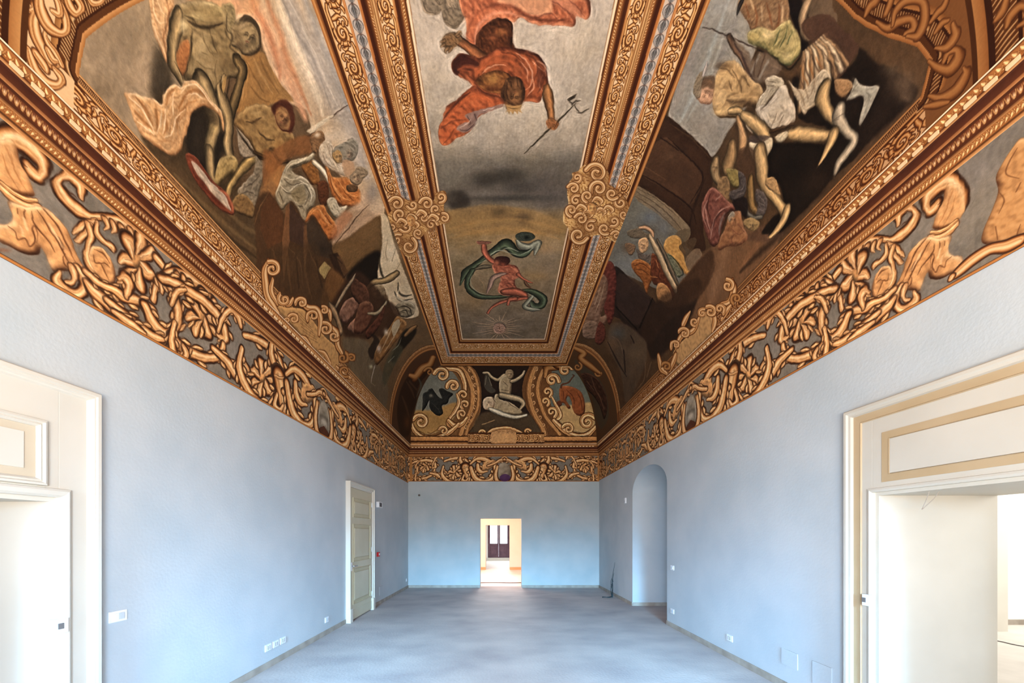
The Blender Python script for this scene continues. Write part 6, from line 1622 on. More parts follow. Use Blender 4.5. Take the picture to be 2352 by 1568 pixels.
class B:
    """collects boxes and tubes (world coordinates, metres) into one mesh"""
    def __init__(s): s.v = []; s.f = []
    def box(s, x0, x1, y0, y1, z0, z1):
        n = len(s.v)
        s.v += [(x, y, z) for z in (z0, z1) for y in (y0, y1) for x in (x0, x1)]
        s.f += [[n + i for i in q] for q in ((0, 2, 3, 1), (4, 5, 7, 6), (0, 1, 5, 4), (2, 6, 7, 3), (0, 4, 6, 2), (1, 3, 7, 5))]
        return s
    def tube(s, pts, r, k=8):
        pts = [Vector(p) for p in pts]; n0 = len(s.v)
        for i, p in enumerate(pts):
            d = (pts[min(i + 1, len(pts) - 1)] - pts[max(i - 1, 0)]).normalized()
            a = d.orthogonal().normalized() if i == 0 else (a - d * a.dot(d)).normalized()
            b = d.cross(a); rr = r[i] if hasattr(r, '__len__') else r
            for j in range(k):
                t = 2 * PI * j / k
                s.v.append(tuple(p + a * rr * math.cos(t) + b * rr * math.sin(t)))
        for i in range(len(pts) - 1):
            for j in range(k):
                q = n0 + i * k; s.f.append([q + j, q + (j + 1) % k, q + k + (j + 1) % k, q + k + j])
        s.f.append([n0 + j for j in range(k)][::-1]); s.f.append([n0 + (len(pts) - 1) * k + j for j in range(k)])
        return s
    def frame(s, axis, d0, d1, a0, a1, b0, b1, w, open_bottom=False):
        """rectangular frame in the plane normal to axis 'x' or 'y'; a along the other horizontal axis, b vertical"""
        def bx(p0, p1, q0, q1):
            if axis == 'x': s.box(d0, d1, p0, p1, q0, q1)
            else: s.box(p0, p1, d0, d1, q0, q1)
        bx(a0, a0 + w, b0, b1); bx(a1 - w, a1, b0, b1); bx(a0 + w, a1 - w, b1 - w, b1)
        if not open_bottom: bx(a0 + w, a1 - w, b0, b0 + w)
        return s
    def prof(s, axis, dx, a0, a1, b0, b1, prof, open_bottom=False):
        """moulded frame: prof lists (inset, height); swept round the rectangle with mitred corners"""
        n0 = len(s.v)
        rows = []
        for ins_, h in prof:
            A0, A1, B0, B1 = a0 + ins_, a1 - ins_, b0 + (0 if open_bottom else ins_), b1 - ins_
            c = [(A0, B0), (A0, B1), (A1, B1), (A1, B0)]
            row = []
            for a, b in c:
                row.append(len(s.v))
                s.v.append((dx[0] + dx[1] * h, a, b) if axis == 'x' else (a, dx[0] + dx[1] * h, b))
            rows.append(row)
        for r0, r1 in zip(rows[:-1], rows[1:]):
            for k in range(3 if open_bottom else 4):
                s.f.append([r0[k], r0[(k + 1) % 4], r1[(k + 1) % 4], r1[k]])
        return s
    def build(s, name, m, parent=None, bevel=0.0, smooth=False):
        me = bpy.data.meshes.new(name); me.from_pydata(s.v, [], s.f)
        bm = bmesh.new(); bm.from_mesh(me); bmesh.ops.recalc_face_normals(bm, faces=bm.faces)
        if bevel: bmesh.ops.bevel(bm, geom=list(bm.edges), offset=bevel, segments=2, affect='EDGES', profile=.7)
        bm.to_mesh(me); bm.free()
        if smooth: me.shade_smooth()
        return link(name, me, m, parent)

def empty(name, loc, parent=None):
    o = bpy.data.objects.new(name, None); COL.objects.link(o); o.location = loc
    o.empty_display_size = .1
    if parent is not None: o.parent = parent
    return o
def hang(o, root):
    """parent o, built in world coordinates, under root"""
    o.parent = root; o.matrix_parent_inverse = Matrix.Translation(-Vector(root.location)); return o

# ================================================================ the painted surfaces, cut along their painted fields
def surf_pieces(cv, m, nu_step, nv, classify, umin=None, parent_of=None, off=0.0):
    S = cv.S
    nu = int((S.u1 - S.u0) / nu_step)
    us = np.linspace(S.u0, S.u1, nu + 1); vs = np.linspace(S.v0, S.v1, nv + 1)
    Ug, Vg = np.meshgrid(us, vs)
    if isinstance(S, Cove):
        Yg = FYE + AE * np.cos(Vg / ARC * PI / 2)
        Ug = np.minimum(Ug, Yg)
    if isinstance(S, EndCove):
        c_ = np.cos(Vg / ARC * PI / 2)
        Ug = np.clip(Ug, FXL - AL * c_, FXR + AR * c_)
    X, Y, Z = S.pos(Ug, Vg)
    co = np.stack([X, Y, Z + EYE], -1)
    UV = np.stack([(Ug - S.u0) / (S.u1 - S.u0), (Vg - S.v0) / (S.v1 - S.v0)], -1)
    cu = (Ug[:-1, :-1] + Ug[1:, 1:] + Ug[1:, :-1] + Ug[:-1, 1:]) / 4; cvv = (Vg[:-1, :-1] + Vg[1:, 1:]) / 2
    wid = np.maximum(np.abs(Ug[:-1, 1:] - Ug[:-1, :-1]), np.abs(Ug[1:, 1:] - Ug[1:, :-1]))
    iu = np.clip(((cu - S.u0) * cv.ppm).astype(int), 0, cv.w - 1); iv = np.clip(((cvv - S.v0) * cv.ppm).astype(int), 0, cv.h - 1)
    lab = classify(cu, cvv, cv.lab[iv, iu], iu, iv)
    ok = wid > 1e-6
    idx = np.arange(co.shape[0] * co.shape[1]).reshape(co.shape[:2])
    quads = np.stack([idx[:-1, :-1], idx[:-1, 1:], idx[1:, 1:], idx[1:, :-1]], -1)
    flat_co = co.reshape(-1, 3); flat_uv = UV.reshape(-1, 2)
    made = {}
    for k in np.unique(lab[ok]):
        q = quads[ok & (lab == k)]
        u, inv = np.unique(q.ravel(), return_inverse=True)
        me = bpy.data.meshes.new('p')
        me.vertices.add(len(u)); me.vertices.foreach_set('co', flat_co[u].astype(np.float32).ravel())
        n = len(q)
        me.loops.add(n * 4); me.loops.foreach_set('vertex_index', inv.astype(np.int32).ravel())
        me.polygons.add(n); me.polygons.foreach_set('loop_start', np.arange(n, dtype=np.int32) * 4)
        uvl = me.uv_layers.new(name='uv'); uvl.data.foreach_set('uv', flat_uv[u][inv].astype(np.float32).ravel())
        me.materials.append(m)
        me.update(calc_edges=True); me.validate()
        me.shade_smooth()
        made[int(k)] = me
    return made

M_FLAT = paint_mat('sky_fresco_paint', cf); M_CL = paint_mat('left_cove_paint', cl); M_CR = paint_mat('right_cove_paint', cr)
M_CE = paint_mat('end_cove_paint', ce); M_FL = paint_mat('left_frieze_paint', fl); M_FR = paint_mat('right_frieze_paint', fr); M_FE = paint_mat('end_frieze_paint', fe)
M_CO = paint_mat('cornice_paint', cc, True)

# ---- ceiling shell behind the painted skins
bb = B()
bb.box(XL - .35, XR + .35, YB - .3, YF + .3, EYE + ZT + .06, EYE + ZT + .3)
ceiling = tag(bb.build('ceiling', M_CEIL), 'frescoed vault over the hall, coves rising from the cornice to a flat framed sky', None, None, 'structure')

def put(made, table, parent):
    out = {}
    for k, (name, label, par) in table.items():
        if k not in made: continue
        me = made[k]; me.name = name
        o = link(name, me, None, out.get(par, parent) if par is not None else parent)
        if label: o['label'] = label
        out[k] = o
    return out

def cls_flat(u, v, lab, iu, iv):
    fr_ = FR[iv, iu]; sd = flat_side[iv, iu]
    r = np.where(fr_ >= 1, 100, 0)
    r = np.where((fr_ < 1) & (fr_ >= .66), 30 + sd, r)
    r = np.where((fr_ < .66) & (fr_ >= .47), 33 + sd, r)
    r = np.where((fr_ < .47) & (fr_ >= .345), 36 + sd, r)
    r = np.where(fr_ < .345, 39 + sd, r)
    r = np.where((fr_ >= 1) & (lab > 0) & (lab < 10), lab, r)
    return np.where((lab == 11) | (lab == 12), lab, r)
T = {100: ('sky_fresco', 'long flat ceiling fresco of grey sky over an ochre horizon', None),
     1: ('painted_figure', 'bearded crowned man in a red cloak falling head down with a trident', 100),
     2: ('painted_figure', 'small nude flying figure wound in a dark green drapery', 100),
     3: ('painted_sun', 'small rayed sun with a face', 100),
     11: ('scroll_clasp', 'golden scrolled clasp across the left frame', None), 12: ('scroll_clasp', 'larger golden scrolled clasp across the right frame', None)}
for k, nm in ((30, 'scroll_border'), (33, 'gilt_moulding'), (36, 'leaf_garland'), (39, 'scroll_border')):
    for s_, side in enumerate(('left', 'right', 'far')):
        T[k + s_] = (nm, None, None)
put(surf_pieces(cf, M_FLAT, .03, 300, cls_flat), T, ceiling)

def cls_cove(vb, a0, a1):
    def f_(u, v, lab, iu, iv):
        r = np.full(u.shape, 100)
        r = np.where((v < vb), 40, r)
        r = np.where((u > a0) & (u < a1), 41, r)
        r = np.where(u >= a1, 42, r)
        q = f_.cv.oct[iv, iu]
        r = np.where((q > 0) & (q < .15) & (v > vb * .7), 43, r)
        r = np.where((q >= .15), 44, r)
        r = np.where((lab > 0) & (lab < 20) & (r == 100), lab, r)
        return np.where(lab == 20, 20, r)
    return f_
g = cls_cove(.215, 8.93, 9.19); g.cv = cl
TL = {100: ('cove_fresco', 'left cove fresco of naked men, draped figures and brown tents under streaked light', None), 40: ('scroll_border', None, None), 41: ('arch_border', None, None), 42: ('painted_spandrel', None, None), 43: ('rope_moulding', None, None), 44: ('scroll_ornament', None, None),
      20: ('scroll_cartouche', 'golden scrolled cartouche with a written tablet on the left cove', None),
      1: ('painted_figure', 'standing nude man seen from below, olive flesh', 100), 2: ('painted_shield', 'red shield with a pale rim lying on the ground', 100), 3: ('painted_figure', 'stooping bare-backed man with dark red hair', 100),
      4: ('painted_figure', 'cluster of figures in white and orange draperies', 100), 5: ('painted_figure', 'woman in a pale robe beside the central frame', 100), 6: ('painted_cloth', 'grey white cloth round the legs', 100),
      7: ('painted_cloth', 'billowing peach cloth', 100), 8: ('painted_figure', 'crouching group in rose and brown', 100)}
put(surf_pieces(cl, M_CL, .03, 90, g), TL, ceiling)
g2 = cls_cove(.24, 8.85, 9.13); g2.cv = cr
TR = {100: ('cove_fresco', 'right cove fresco of falling warriors before a dark rock and a brown arch', None), 40: ('scroll_border', None, None), 41: ('arch_border', None, None), 42: ('painted_spandrel', None, None), 43: ('rope_moulding', None, None), 44: ('scroll_ornament', None, None),
      20: ('scroll_cartouche', 'golden scrolled cartouche with a blank tablet on the right cove', None),
      1: ('painted_figure', 'falling warrior with a striped war skirt and white stockings', 100), 2: ('painted_figure', 'lunging nude warrior with a white loincloth', 100), 3: ('painted_figure', 'huddled figures in rose and grey cloaks', 100),
      4: ('painted_figure', 'distant figures in orange robes seen through the arch', 100), 5: ('painted_figure', 'standing figure in rose drapery beside the frame', 100)}
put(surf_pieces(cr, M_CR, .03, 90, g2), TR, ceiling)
def cls_end(u, v, lab, iu, iv):
    r = np.full(u.shape, 100)
    r = np.where((u > -1.02) & (u < 1.25), 101, r)
    r = np.where(u >= 1.25, 102, r)
    r = np.where(v < .25, 40, r)
    r = np.where((lab > 0) & (v >= .2), lab, r)
    return r
TE = {100: ('oval_fresco', 'far left oval fresco in a scroll frame', None), 101: ('centre_fresco', 'dark fresco panel between the two ovals', None), 102: ('oval_fresco', 'far right oval fresco in a scroll frame', None), 40: ('painted_plinth', None, None),
      1: ('painted_bird', 'black bird with spread wings', 100), 2: ('painted_beast', 'tawny beast with a curling tail', 102), 3: ('painted_figure', 'two pale nude figures on white cloth', 101), 20: ('scroll_cartouche', 'small golden cartouche under the dark panel', None)}
put(surf_pieces(ce, M_CE, .03, 90, cls_end), TE, ceiling)

# ================================================================ walls
OL = (1.25, 2.33, EYE + .235)                      # left opening: y0, y1, top
OR_ = (1.75, 2.93, EYE + .335)                     # right opening
TH = .45
TR_ = .93
ZW = EYE + 2.75
bb = B()
bb.box(XL - TH, XL, YB, OL[0], 0, ZW).box(XL - TH, XL, OL[0], OL[1], OL[2], ZW).box(XL - TH, XL, OL[1], YF, 0, ZW)
wall_left = tag(bb.build('wall_left', M_WALL), kind='structure')
# right wall with an arched passage
NY0, NY1, NSP, NCR = 6.62, 8.36, EYE + .93, EYE + 1.40
ND = 1.05
bb = B()
bb.box(XR, XR + TR_, YB, OR_[0], 0, ZW).box(XR, XR + TR_, OR_[0], OR_[1], OR_[2], ZW).box(XR, XR + TR_, OR_[1], NY0 - .01, 0, ZW).box(XR, XR + TR_, NY1 + .01, YF, 0, ZW)
for ya, yb_ in ((NY0 - .01, NY0), (NY1, NY1 + .01)):
    k = len(bb.v); bb.v += [(XR, ya, 0), (XR, yb_, 0), (XR, yb_, ZW), (XR, ya, ZW)]; bb.f += [[k, k + 1, k + 2, k + 3]]
n = 28
yc, ra, rb = (NY0 + NY1) / 2, (NY1 - NY0) / 2, NCR - NSP
arc = [(yc - ra * math.cos(PI * i / n), NSP + rb * math.sin(PI * i / n)) for i in range(n + 1)]
for (ya, za), (yb_, zb_) in zip(arc[:-1], arc[1:]):
    k = len(bb.v)
    bb.v += [(XR, ya, za), (XR, yb_, zb_), (XR, yb_, ZW), (XR, ya, ZW)]
    bb.f += [[k, k + 1, k + 2, k + 3]]
wall_right = tag(bb.build('wall_right', M_WALL), kind='structure')
# lining of the arched passage, one skin 1 m deep
bb = B()
outl = [(NY0, 0)] + arc + [(NY1, 0)]
for (ya, za), (yb_, zb_) in zip(outl[:-1], outl[1:]):
    k = len(bb.v)
    bb.v += [(XR, ya, za), (XR + ND, ya, za), (XR + ND, yb_, zb_), (XR, yb_, zb_)]
    bb.f += [[k, k + 1, k + 2, k + 3]]
k = len(bb.v); bb.v += [(XR + ND, y, z) for y, z in outl]; bb.f += [list(range(k, k + len(outl)))]
hang(bb.build('niche_lining', M_WALL), wall_right)['label'] = 'deep round-arched niche'
bb = B()
DX0, DX1, DZ = -.636, .623, 2.11
bb.box(XL - TH, DX0, YF, YF + .30, 0, ZW).box(DX1, XR + TH, YF, YF + .30, 0, ZW).box(DX0, DX1, YF, YF + .30, DZ, ZW)
wall_far = tag(bb.build('wall_far', M_WALLB), kind='structure')
bb = B()
bb.box(XL - TH, -2.2, YB - .4, YB, 0, ZW + 2).box(-.8, .9, YB - .4, YB, 0, ZW + 2).box(2.3, XR + TH, YB - .4, YB, 0, ZW + 2).box(-2.2, -.8, YB - .4, YB, 3.1, ZW + 2).box(.9, 2.3, YB - .4, YB, 3.1, ZW + 2).box(-2.2, -.8, YB - .4, YB, 0, .3).box(.9, 2.3, YB - .4, YB, 0, .3)
tag(bb.build('wall_back', M_WALL), kind='structure')
# closing pieces for the coves behind the camera side and above the walls
bb = B(); bb.box(XL - TH, XL, YB, YF, ZW, EYE + ZT + .3).box(XR, XR + TH, YB, YF, ZW, EYE + ZT + .3).box(XL - TH, XR + TH, YF, YF + .3, ZW, EYE + ZT + .3)
hang(bb.build('vault_backing', M_CEIL), ceiling)
# plain cove skins between the back wall and the first painted strip are the same painted surface, so extend with plaster
bb = B()
for S, sd in ((Cove(-1), -1), (Cove(1), 1)):
    prev = None
    for i in range(13):
        v = np.array([ARC * i / 12]); x, _, z = S.pos(np.array([1.0]), v)
        cur = (float(x[0]), float(z[0]) + EYE)
        if prev:
            k = len(bb.v); bb.v += [(prev[0], YB, prev[1]), (cur[0], YB, cur[1]), (cur[0], 1.0, cur[1]), (prev[0], 1.0, prev[1])]; bb.f += [[k, k + 1, k + 2, k + 3]]
        prev = cur
k = len(bb.v); bb.v += [(FXL, YB, EYE + ZT), (FXR, YB, EYE + ZT), (FXR, 1.0, EYE + ZT), (FXL, 1.0, EYE + ZT)]; bb.f += [[k, k + 1, k + 2, k + 3]]
hang(bb.build('plain_vault', mat('fresco_ochre', (190, 150, 100), .9, (140, 110, 80), 2)), ceiling)

# friezes: a thin painted skin 3 mm proud of the wall
def frieze_skin(cv, m, name, parent, label, nrm):
    me = surf_pieces(cv, m, .25, 4, lambda u, v, l, i, j: np.zeros(u.shape, int))[0]
    o = link(name, me, None); o.location = [c * .004 for c in nrm]
    bpy.context.view_layer.update()
    o.parent = parent; o['label'] = label
    return o
frieze_skin(fl, M_FL, 'painted_frieze', wall_left, 'golden acanthus scroll frieze on grey, left wall', (1, 0, 0))
frieze_skin(fr, M_FR, 'painted_frieze', wall_right, 'golden acanthus scroll frieze on grey, right wall', (-1, 0, 0))
frieze_skin(fe, M_FE, 'painted_frieze', wall_far, 'golden acanthus scroll frieze on grey, far wall, with a violet spot in the medallion', (0, -1, 0))

# cornice: painted moulded strip swept round three walls
PR = [(.004, 2.352), (.014, 2.365), (.020, 2.395), (.034, 2.420), (.038, 2.480), (.062, 2.520), (.066, 2.56), (.068, 2.600), (.090, 2.612), (.094, 2.655), (.108, 2.675), (.110, 2.700), (.098, 2.704)]
PL = [0]
for a, b in zip(PR[:-1], PR[1:]): PL.append(PL[-1] + math.hypot(b[0] - a[0], b[1] - a[1]))
PT = [p / PL[-1] for p in PL]
CORN = []
def cornice_run(p0, p1, n0, n1, dz0, dz1, length0):
    """p0,p1 wall corners (x,y); n0,n1 inward mitre directions"""
    segs = 60
    vs, fs, uv = [], [], []
    for i in range(segs + 1):
        t = i / segs
        for j, (o_, z) in enumerate(PR):
            # mitre: the run shortens with the projection at its far end
            a = (p0[0] + n0[0] * o_, p0[1] + n0[1] * o_); b = (p1[0] + n1[0] * o_, p1[1] + n1[1] * o_)
            vs.append((a[0] + (b[0] - a[0]) * t, a[1] + (b[1] - a[1]) * t, EYE + z + dz0 + (dz1 - dz0) * t))
            L = math.hypot(p1[0] - p0[0], p1[1] - p0[1])
            uv.append(((length0 + L * t) / 2.5, PT[j]))
    m_ = len(PR)
    for i in range(segs):
        for j in range(m_ - 1):
            fs.append([i * m_ + j, i * m_ + j + 1, (i + 1) * m_ + j + 1, (i + 1) * m_ + j])
    me = bpy.data.meshes.new('cornice'); me.from_pydata(vs, [], fs)
    ul = me.uv_layers.new(name='uv')
    for lp in me.loops: ul.data[lp.index].uv = uv[lp.vertex_index]
    me.update()
    o = link('cornice', me, M_CO, ceiling)
    return o
def flipz(o):
    return o
cornice_l = cornice_run((XL, YB), (XL, YF), (1, 0), (1, -1), 0, 0, 0)
cornice_e = cornice_run((XL, YF), (XR, YF), (1, -1), (-1, -1), 0, .035, 0)
cornice_r = cornice_run((XR, YF), (XR, YB), (-1, -1), (-1, 0), .035, .035, 0)
# dentil blocks along the cornice
db = B().box(-.028, .028, -.010, .014, -.011, .011)
dm = db.build('dentil', M_DENT, None).data
for o in [o for o in COL.objects if o.name.startswith('dentil')]: bpy.data.objects.remove(o)
def dentils(run, p, d, n, count, z, rot):
    for i in range(count):
        o = bpy.data.objects.new('dentil', dm); COL.objects.link(o)
        o.parent = run
        o.location = (p[0] + d[0] * i, p[1] + d[1] * i, z(i)); o.rotation_euler = (0, 0, rot)
dentils(cornice_l, (XL + .092, 1.98), (0, .0955), None, 95, lambda i: EYE + 2.625, PI / 2)
dentils(cornice_r, (XR - .092, 1.98), (0, .0955), None, 95, lambda i: EYE + 2.66, -PI / 2)
dentils(cornice_e, (XL + .16, YF - .092), (.0955, 0), None, 58, lambda i: EYE + 2.625 + .035 * i / 58, 0)

# ================================================================ floor and skirting
bb = B(); bb.box(XL - TH, XR + TH, YB - .4, YF + .3, -.12, 0).box(XR + TH, XR + ND, NY0, NY1, -.12, 0)
tag(bb.build('floor', M_FLOOR), kind='structure')
def skirt(name, boxes, parent=None):
    bb = B()
    for q in boxes: bb.box(*q)
    o = bb.build(name, M_SKIRT, None, .002); o['kind'] = 'structure'; return o
SK = .078
skirt('baseboard_left', [(XL, XL + .014, 2.58, 6.68, 0, SK), (XL, XL + .014, 8.03, YF, 0, SK)])
skirt('baseboard_far', [(XL + .014, DX0, YF - .014, YF, 0, SK), (DX1, XR - .014, YF - .014, YF, 0, SK)])
skirt('baseboard_right', [(XR - .014, XR, 3.16, NY0, 0, SK), (XR - .014, XR, NY1, YF, 0, SK), (XR, XR + ND, NY1 - .014, NY1, 0, SK), (XR, XR + ND, NY0, NY0 + .014, 0, SK), (XR + ND - .014, XR + ND, NY0 + .014, NY1 - .014, 0, SK)])

# ================================================================ doors and casings
def casing_left():
    root = tag(empty('door_1', (XL, 1.8, 0)), 'cream panelled doorcase round the left foreground opening', kind='structure')
    X = XL
    bd = B().box(X, X + .028, 1.02, OL[0], 0, 2.59).box(X, X + .028, OL[1], 2.552, 0, 2.59).box(X, X + .028, OL[0], OL[1], OL[2], 2.59)
    hang(bd.build('panel_board', M_CREAM, None, .003), root)
    m = B().prof('x', (X + .028, 1), 1.02, 2.552, 0, 2.59, [(0, 0), (0, .030), (.008, .040), (.028, .040), (.034, .030), (.042, .030), (.050, .018), (.058, .014), (.066, 0)], True)
    hang(m.build('outer_moulding', M_CREAM), root)
    m = B().prof('x', (X + .028, 1), OL[0], OL[1], 0, OL[2], [(-.055, 0), (-.050, .020), (-.036, .028), (-.012, .024), (.002, .010), (.002, -.024)], True)
    hang(m.build('opening_moulding', M_CREAM), root)
    t = B().prof('x', (X + .028, 1), 1.33, 2.262, EYE + .295, EYE + .70, [(0, 0), (.006, .022), (.018, .026), (.026, .014), (.036, .020), (.048, .004), (.050, -.002)])
    hang(t.build('transom_moulding', M_CREAM), root)
    t = B().box(X + .026, X + .030, 1.38, 2.212, EYE + .345, EYE + .65)
    hang(t.build('tan_band', M_TAN2), root)['label'] = 'tan band of the transom panel'
    t = B().box(X + .028, X + .036, 1.45, 2.155, EYE + .39, EYE + .605)
    hang(t.build('transom_panel', M_CREAM, None, .002), root)
    hang(B().box(X - TH, X + .005, OL[1] - .03, OL[1], 0, OL[2]).build('jamb', M_CREAM), root)
    hang(B().box(X - TH, X + .005, OL[0], OL[0] + .03, 0, OL[2]).build('jamb', M_CREAM), root)
    hang(B().box(X - TH, X + .005, OL[0] + .03, OL[1] - .03, OL[2] - .03, OL[2]).build('jamb_head', M_CREAM), root)
    return root
casing_left()
def casing_right():
    root = tag(empty('door_2', (XR, 2.4, 0)), 'cream and tan panelled doorcase round the right foreground opening', kind='structure')
    X = XR
    bd = B().box(X - .028, X, 1.55, OR_[0], 0, 2.66).box(X - .028, X, OR_[1], 3.145, 0, 2.66).box(X - .028, X, OR_[0], OR_[1], OR_[2], 2.66)
    hang(bd.build('panel_board', M_CREAM2, None, .003), root)
    m = B().prof('x', (X - .028, -1), 1.55, 3.145, 0, 2.66, [(0, 0), (0, .030), (.010, .040), (.030, .040), (.040, .028), (.058, .026), (.064, .006)], True)
    hang(m.build('outer_moulding', M_CREAM2), root)
    m = B().prof('x', (X - .028, -1), 1.61, 3.085, 0, 2.60, [(0, .006), (.060, .004), (.066, .010), (.072, 0)], True)
    hang(m.build('tan_band', M_TAN), root)['label'] = 'tan painted band inside the outer moulding'
    m = B().prof('x', (X - .028, -1), 1.85, 2.856, EYE + .405, EYE + .79, [(0, 0), (.0, .004), (.054, .003), (.058, .010), (.062, 0)])
    hang(m.build('transom_band', M_TAN), root)['label'] = 'tan band of the transom panel'
    hang(B().box(X - .036, X - .028, 1.912, 2.794, EYE + .467, EYE + .728).build('transom_panel', M_CREAM2, None, .002), root)
    m = B().prof('x', (X - .028, -1), OR_[0], OR_[1], 0, OR_[2], [(-.032, 0), (-.028, .012), (-.014, .016), (.002, .006), (.002, -.024)], True)
    hang(m.build('opening_moulding', M_CREAM2), root)
    hang(B().box(X - .005, X + TR_, OR_[1] - .028, OR_[1], 0, OR_[2]).build('jamb', M_CREAM2), root)
    hang(B().box(X - .005, X + TR_, OR_[0], OR_[0] + .028, 0, OR_[2]).build('jamb', M_CREAM2), root)
    hang(B().box(X - .005, X + TR_, OR_[0] + .028, OR_[1] - .028, OR_[2] - .028, OR_[2]).build('jamb_head', M_CREAM2), root)
    return root
casing_right()
def leaf_door():
    root = tag(empty('door_3', (XL, 7.3, 0)), 'tall closed cream door with three sunk panels in the left wall', kind='structure')
    X = XL; Y0, Y1, H = 6.70, 8.01, 2.60
    hang(B().prof('x', (X, 1), Y0, Y1, 0, H, [(0, 0), (0, .085), (.022, .085), (.03, .07), (.06, .066), (.07, .05), (.10, .044), (.10, .02)], True).build('casing', M_CREAM), root)
    hang(B().box(X, X + .092, Y0 - .004, Y0 + .108, 0, .25).box(X, X + .092, Y1 - .108, Y1 + .004, 0, .25).build('plinth_block', M_CREAM, None, .003), root)
    lf = B().box(X, X + .045, Y0 + .105, Y1 - .105, .02, H - .105).build('leaf', M_LEAF, None, .003); hang(lf, root)
    lf['label'] = 'grey cream door leaf'
    for z0, z1 in ((.30, .98), (1.10, 1.82), (1.94, 2.32)):
        p = B().prof('x', (X + .045, 1), Y0 + .20, Y1 - .20, z0, z1, [(0, 0), (.004, .012), (.012, .012), (.02, .001), (.07, .001), (.075, .008), (.082, .008)])
        hang(p.build('panel_moulding', M_LEAFT), root)
        hang(B().box(X + .043, X + .054, Y0 + .285, Y1 - .285, z0 + .085, z1 - .085).build('panel', M_LEAF, None, .002), root)
    hang(B().box(X + .045, X + .052, Y0 + .12, Y1 - .12, .04, .20).build('kick_board', M_LEAF, None, .002), root)
    pl = B().box(X + .045, X + .054, Y0 + .125, Y0 + .165, .94, 1.10).build('lock_plate', M_WHITE, None, .002); hang(pl, root)
    h = B().tube([(X + .05, Y0 + .15, 1.03), (X + .10, Y0 + .15, 1.03), (X + .105, Y0 + .17, 1.03), (X + .105, Y0 + .27, 1.03)], .011)
    hang(h.build('door_handle', M_STEEL, None, 0, True), root)
    for z in (.35, 1.3, 2.25):
        hang(B().tube([(X + .052, Y1 - .10, z - .05), (X + .052, Y1 - .10, z + .05)], .010).build('hinge', M_WHITE, None, 0, True), root)
leaf_door()

# ================================================================ side rooms
def room(walls, floor_, ceil, wm, fm, idx):
    for i, q in enumerate(walls):
        tag(B().box(*q).build('wall_' + idx + '_' + ('a', 'b', 'c', 'd', 'e', 'f', 'g')[i], wm), kind='structure')
# right room: white walls, a screening pier close to the opening, a second doorway further on
def S_(name, q, m):
    b = B()
    for x in (q if isinstance(q, list) else [q]): b.box(*x)
    return tag(b.build(name, m), kind='structure')
RX = XR + TR_
S_('floor_right_room', (XR + TH, 13.0, .3, NY0 - .02, -.12, 0), M_RFLOOR)
S_('ceiling_right_room', (RX, 13.0, .3, 9.0, 3.6, 3.7), M_WROOM)
S_('wall_right_room_near', (RX, 13.0, .2, .3, 0, 3.6), M_WROOM)
S_('wall_right_room_side', (13.0, 13.1, .3, 9.0, 0, 3.6), M_WROOM)
S_('wall_right_room_end', [(XR + ND + .06, 13.0, 6.62, 6.8, 0, 3.6), (RX, XR + ND + .06, 6.50, 6.60, 0, 3.6)], M_WROOM)
S_('wall_right_room_back', [(XR + ND + .06, XR + ND + .12, 6.8, 9.0, 0, 3.6), (RX, XR + ND + .12, 8.9, 9.0, 0, 3.6)], M_WROOM)
S_('trim_right_room', [(8.28, 8.46, 6.14, 6.24, 0, 2.6), (8.28, 10.6, 6.14, 6.24, 2.6, 2.78)], M_CREAM)
S_('baseboard_right_room', (8.5, 12.9, 6.60, 6.62, 0, .09), M_SKIRT)
# left room
LX = XL - TH
S_('floor_left_room', (-8.5, LX, -.5, 6.0, -.12, 0), M_RFLOOR)
S_('ceiling_left_room', (-8.5, LX, -.5, 6.0, 3.4, 3.5), M_WROOM)
S_('wall_left_room_far', (-8.5, LX, 4.0, 4.1, 0, 3.4), M_WROOM)
S_('wall_left_room_side', (-8.6, -8.5, -.5, 4.1, 0, 3.4), M_WROOM)
S_('wall_left_room_near', (-8.5, LX, -.6, -.5, 0, 3.4), M_WROOM)
# rooms in a row behind the far doorway
FY0, FY1 = YF + .30, 16.9
S_('floor_far_room', (-4.0, 4.0, FY0, 17.5, -.12, 0), M_RFLOOR)
S_('ceiling_far_room', (-4.0, 4.0, FY0, 17.5, 3.3, 3.4), M_PROOM)
S_('wall_far_room_left', (-4.1, -4.0, FY0, 17.5, 0, 3.3), M_PROOM)
S_('wall_far_room_right', (4.0, 4.1, FY0, 17.5, 0, 3.3), M_PROOM)
S_('wall_far_room_end', [(-4.0, -.712, FY1, 17.5, 0, 3.3), (.396, 4.0, FY1, 17.5, 0, 3.3), (-.712, .396, FY1, 17.5, 2.05, 3.3)], M_PROOM)
S_('baseboard_far_room', [(-4.0, -.712, FY1 - .02, FY1, 0, .12), (.396, 4.0, FY1 - .02, FY1, 0, .12)], mat('orange_brown_skirting', (206, 150, 100), .6))
S_('floor_last_room', (-3.0, 3.0, 17.5, 23.2, -.12, 0), M_RFLOOR)
S_('ceiling_last_room', (-3.0, 3.0, 17.5, 23.2, 3.3, 3.4), M_WROOM)
S_('wall_last_room_left', (-3.1, -3.0, 17.5, 23.2, 0, 3.3), M_WROOM)
S_('wall_last_room_right', (3.0, 3.1, 17.5, 23.2, 0, 3.3), M_WROOM)
WX0, WX1, WY = -.83, .53, 22.9
S_('wall_last_room_end', [(-3.0, WX0, WY, 23.2, 0, 3.3), (WX1, 3.0, WY, 23.2, 0, 3.3), (WX0, WX1, WY, 23.2, 2.75, 3.3), (WX0, WX1, WY, 23.2, 0, .17)], M_WROOM)
S_('trim_window_step', (WX0 - .05, WX1 + .05, WY - .22, WY, 0, .17), M_CREAM)
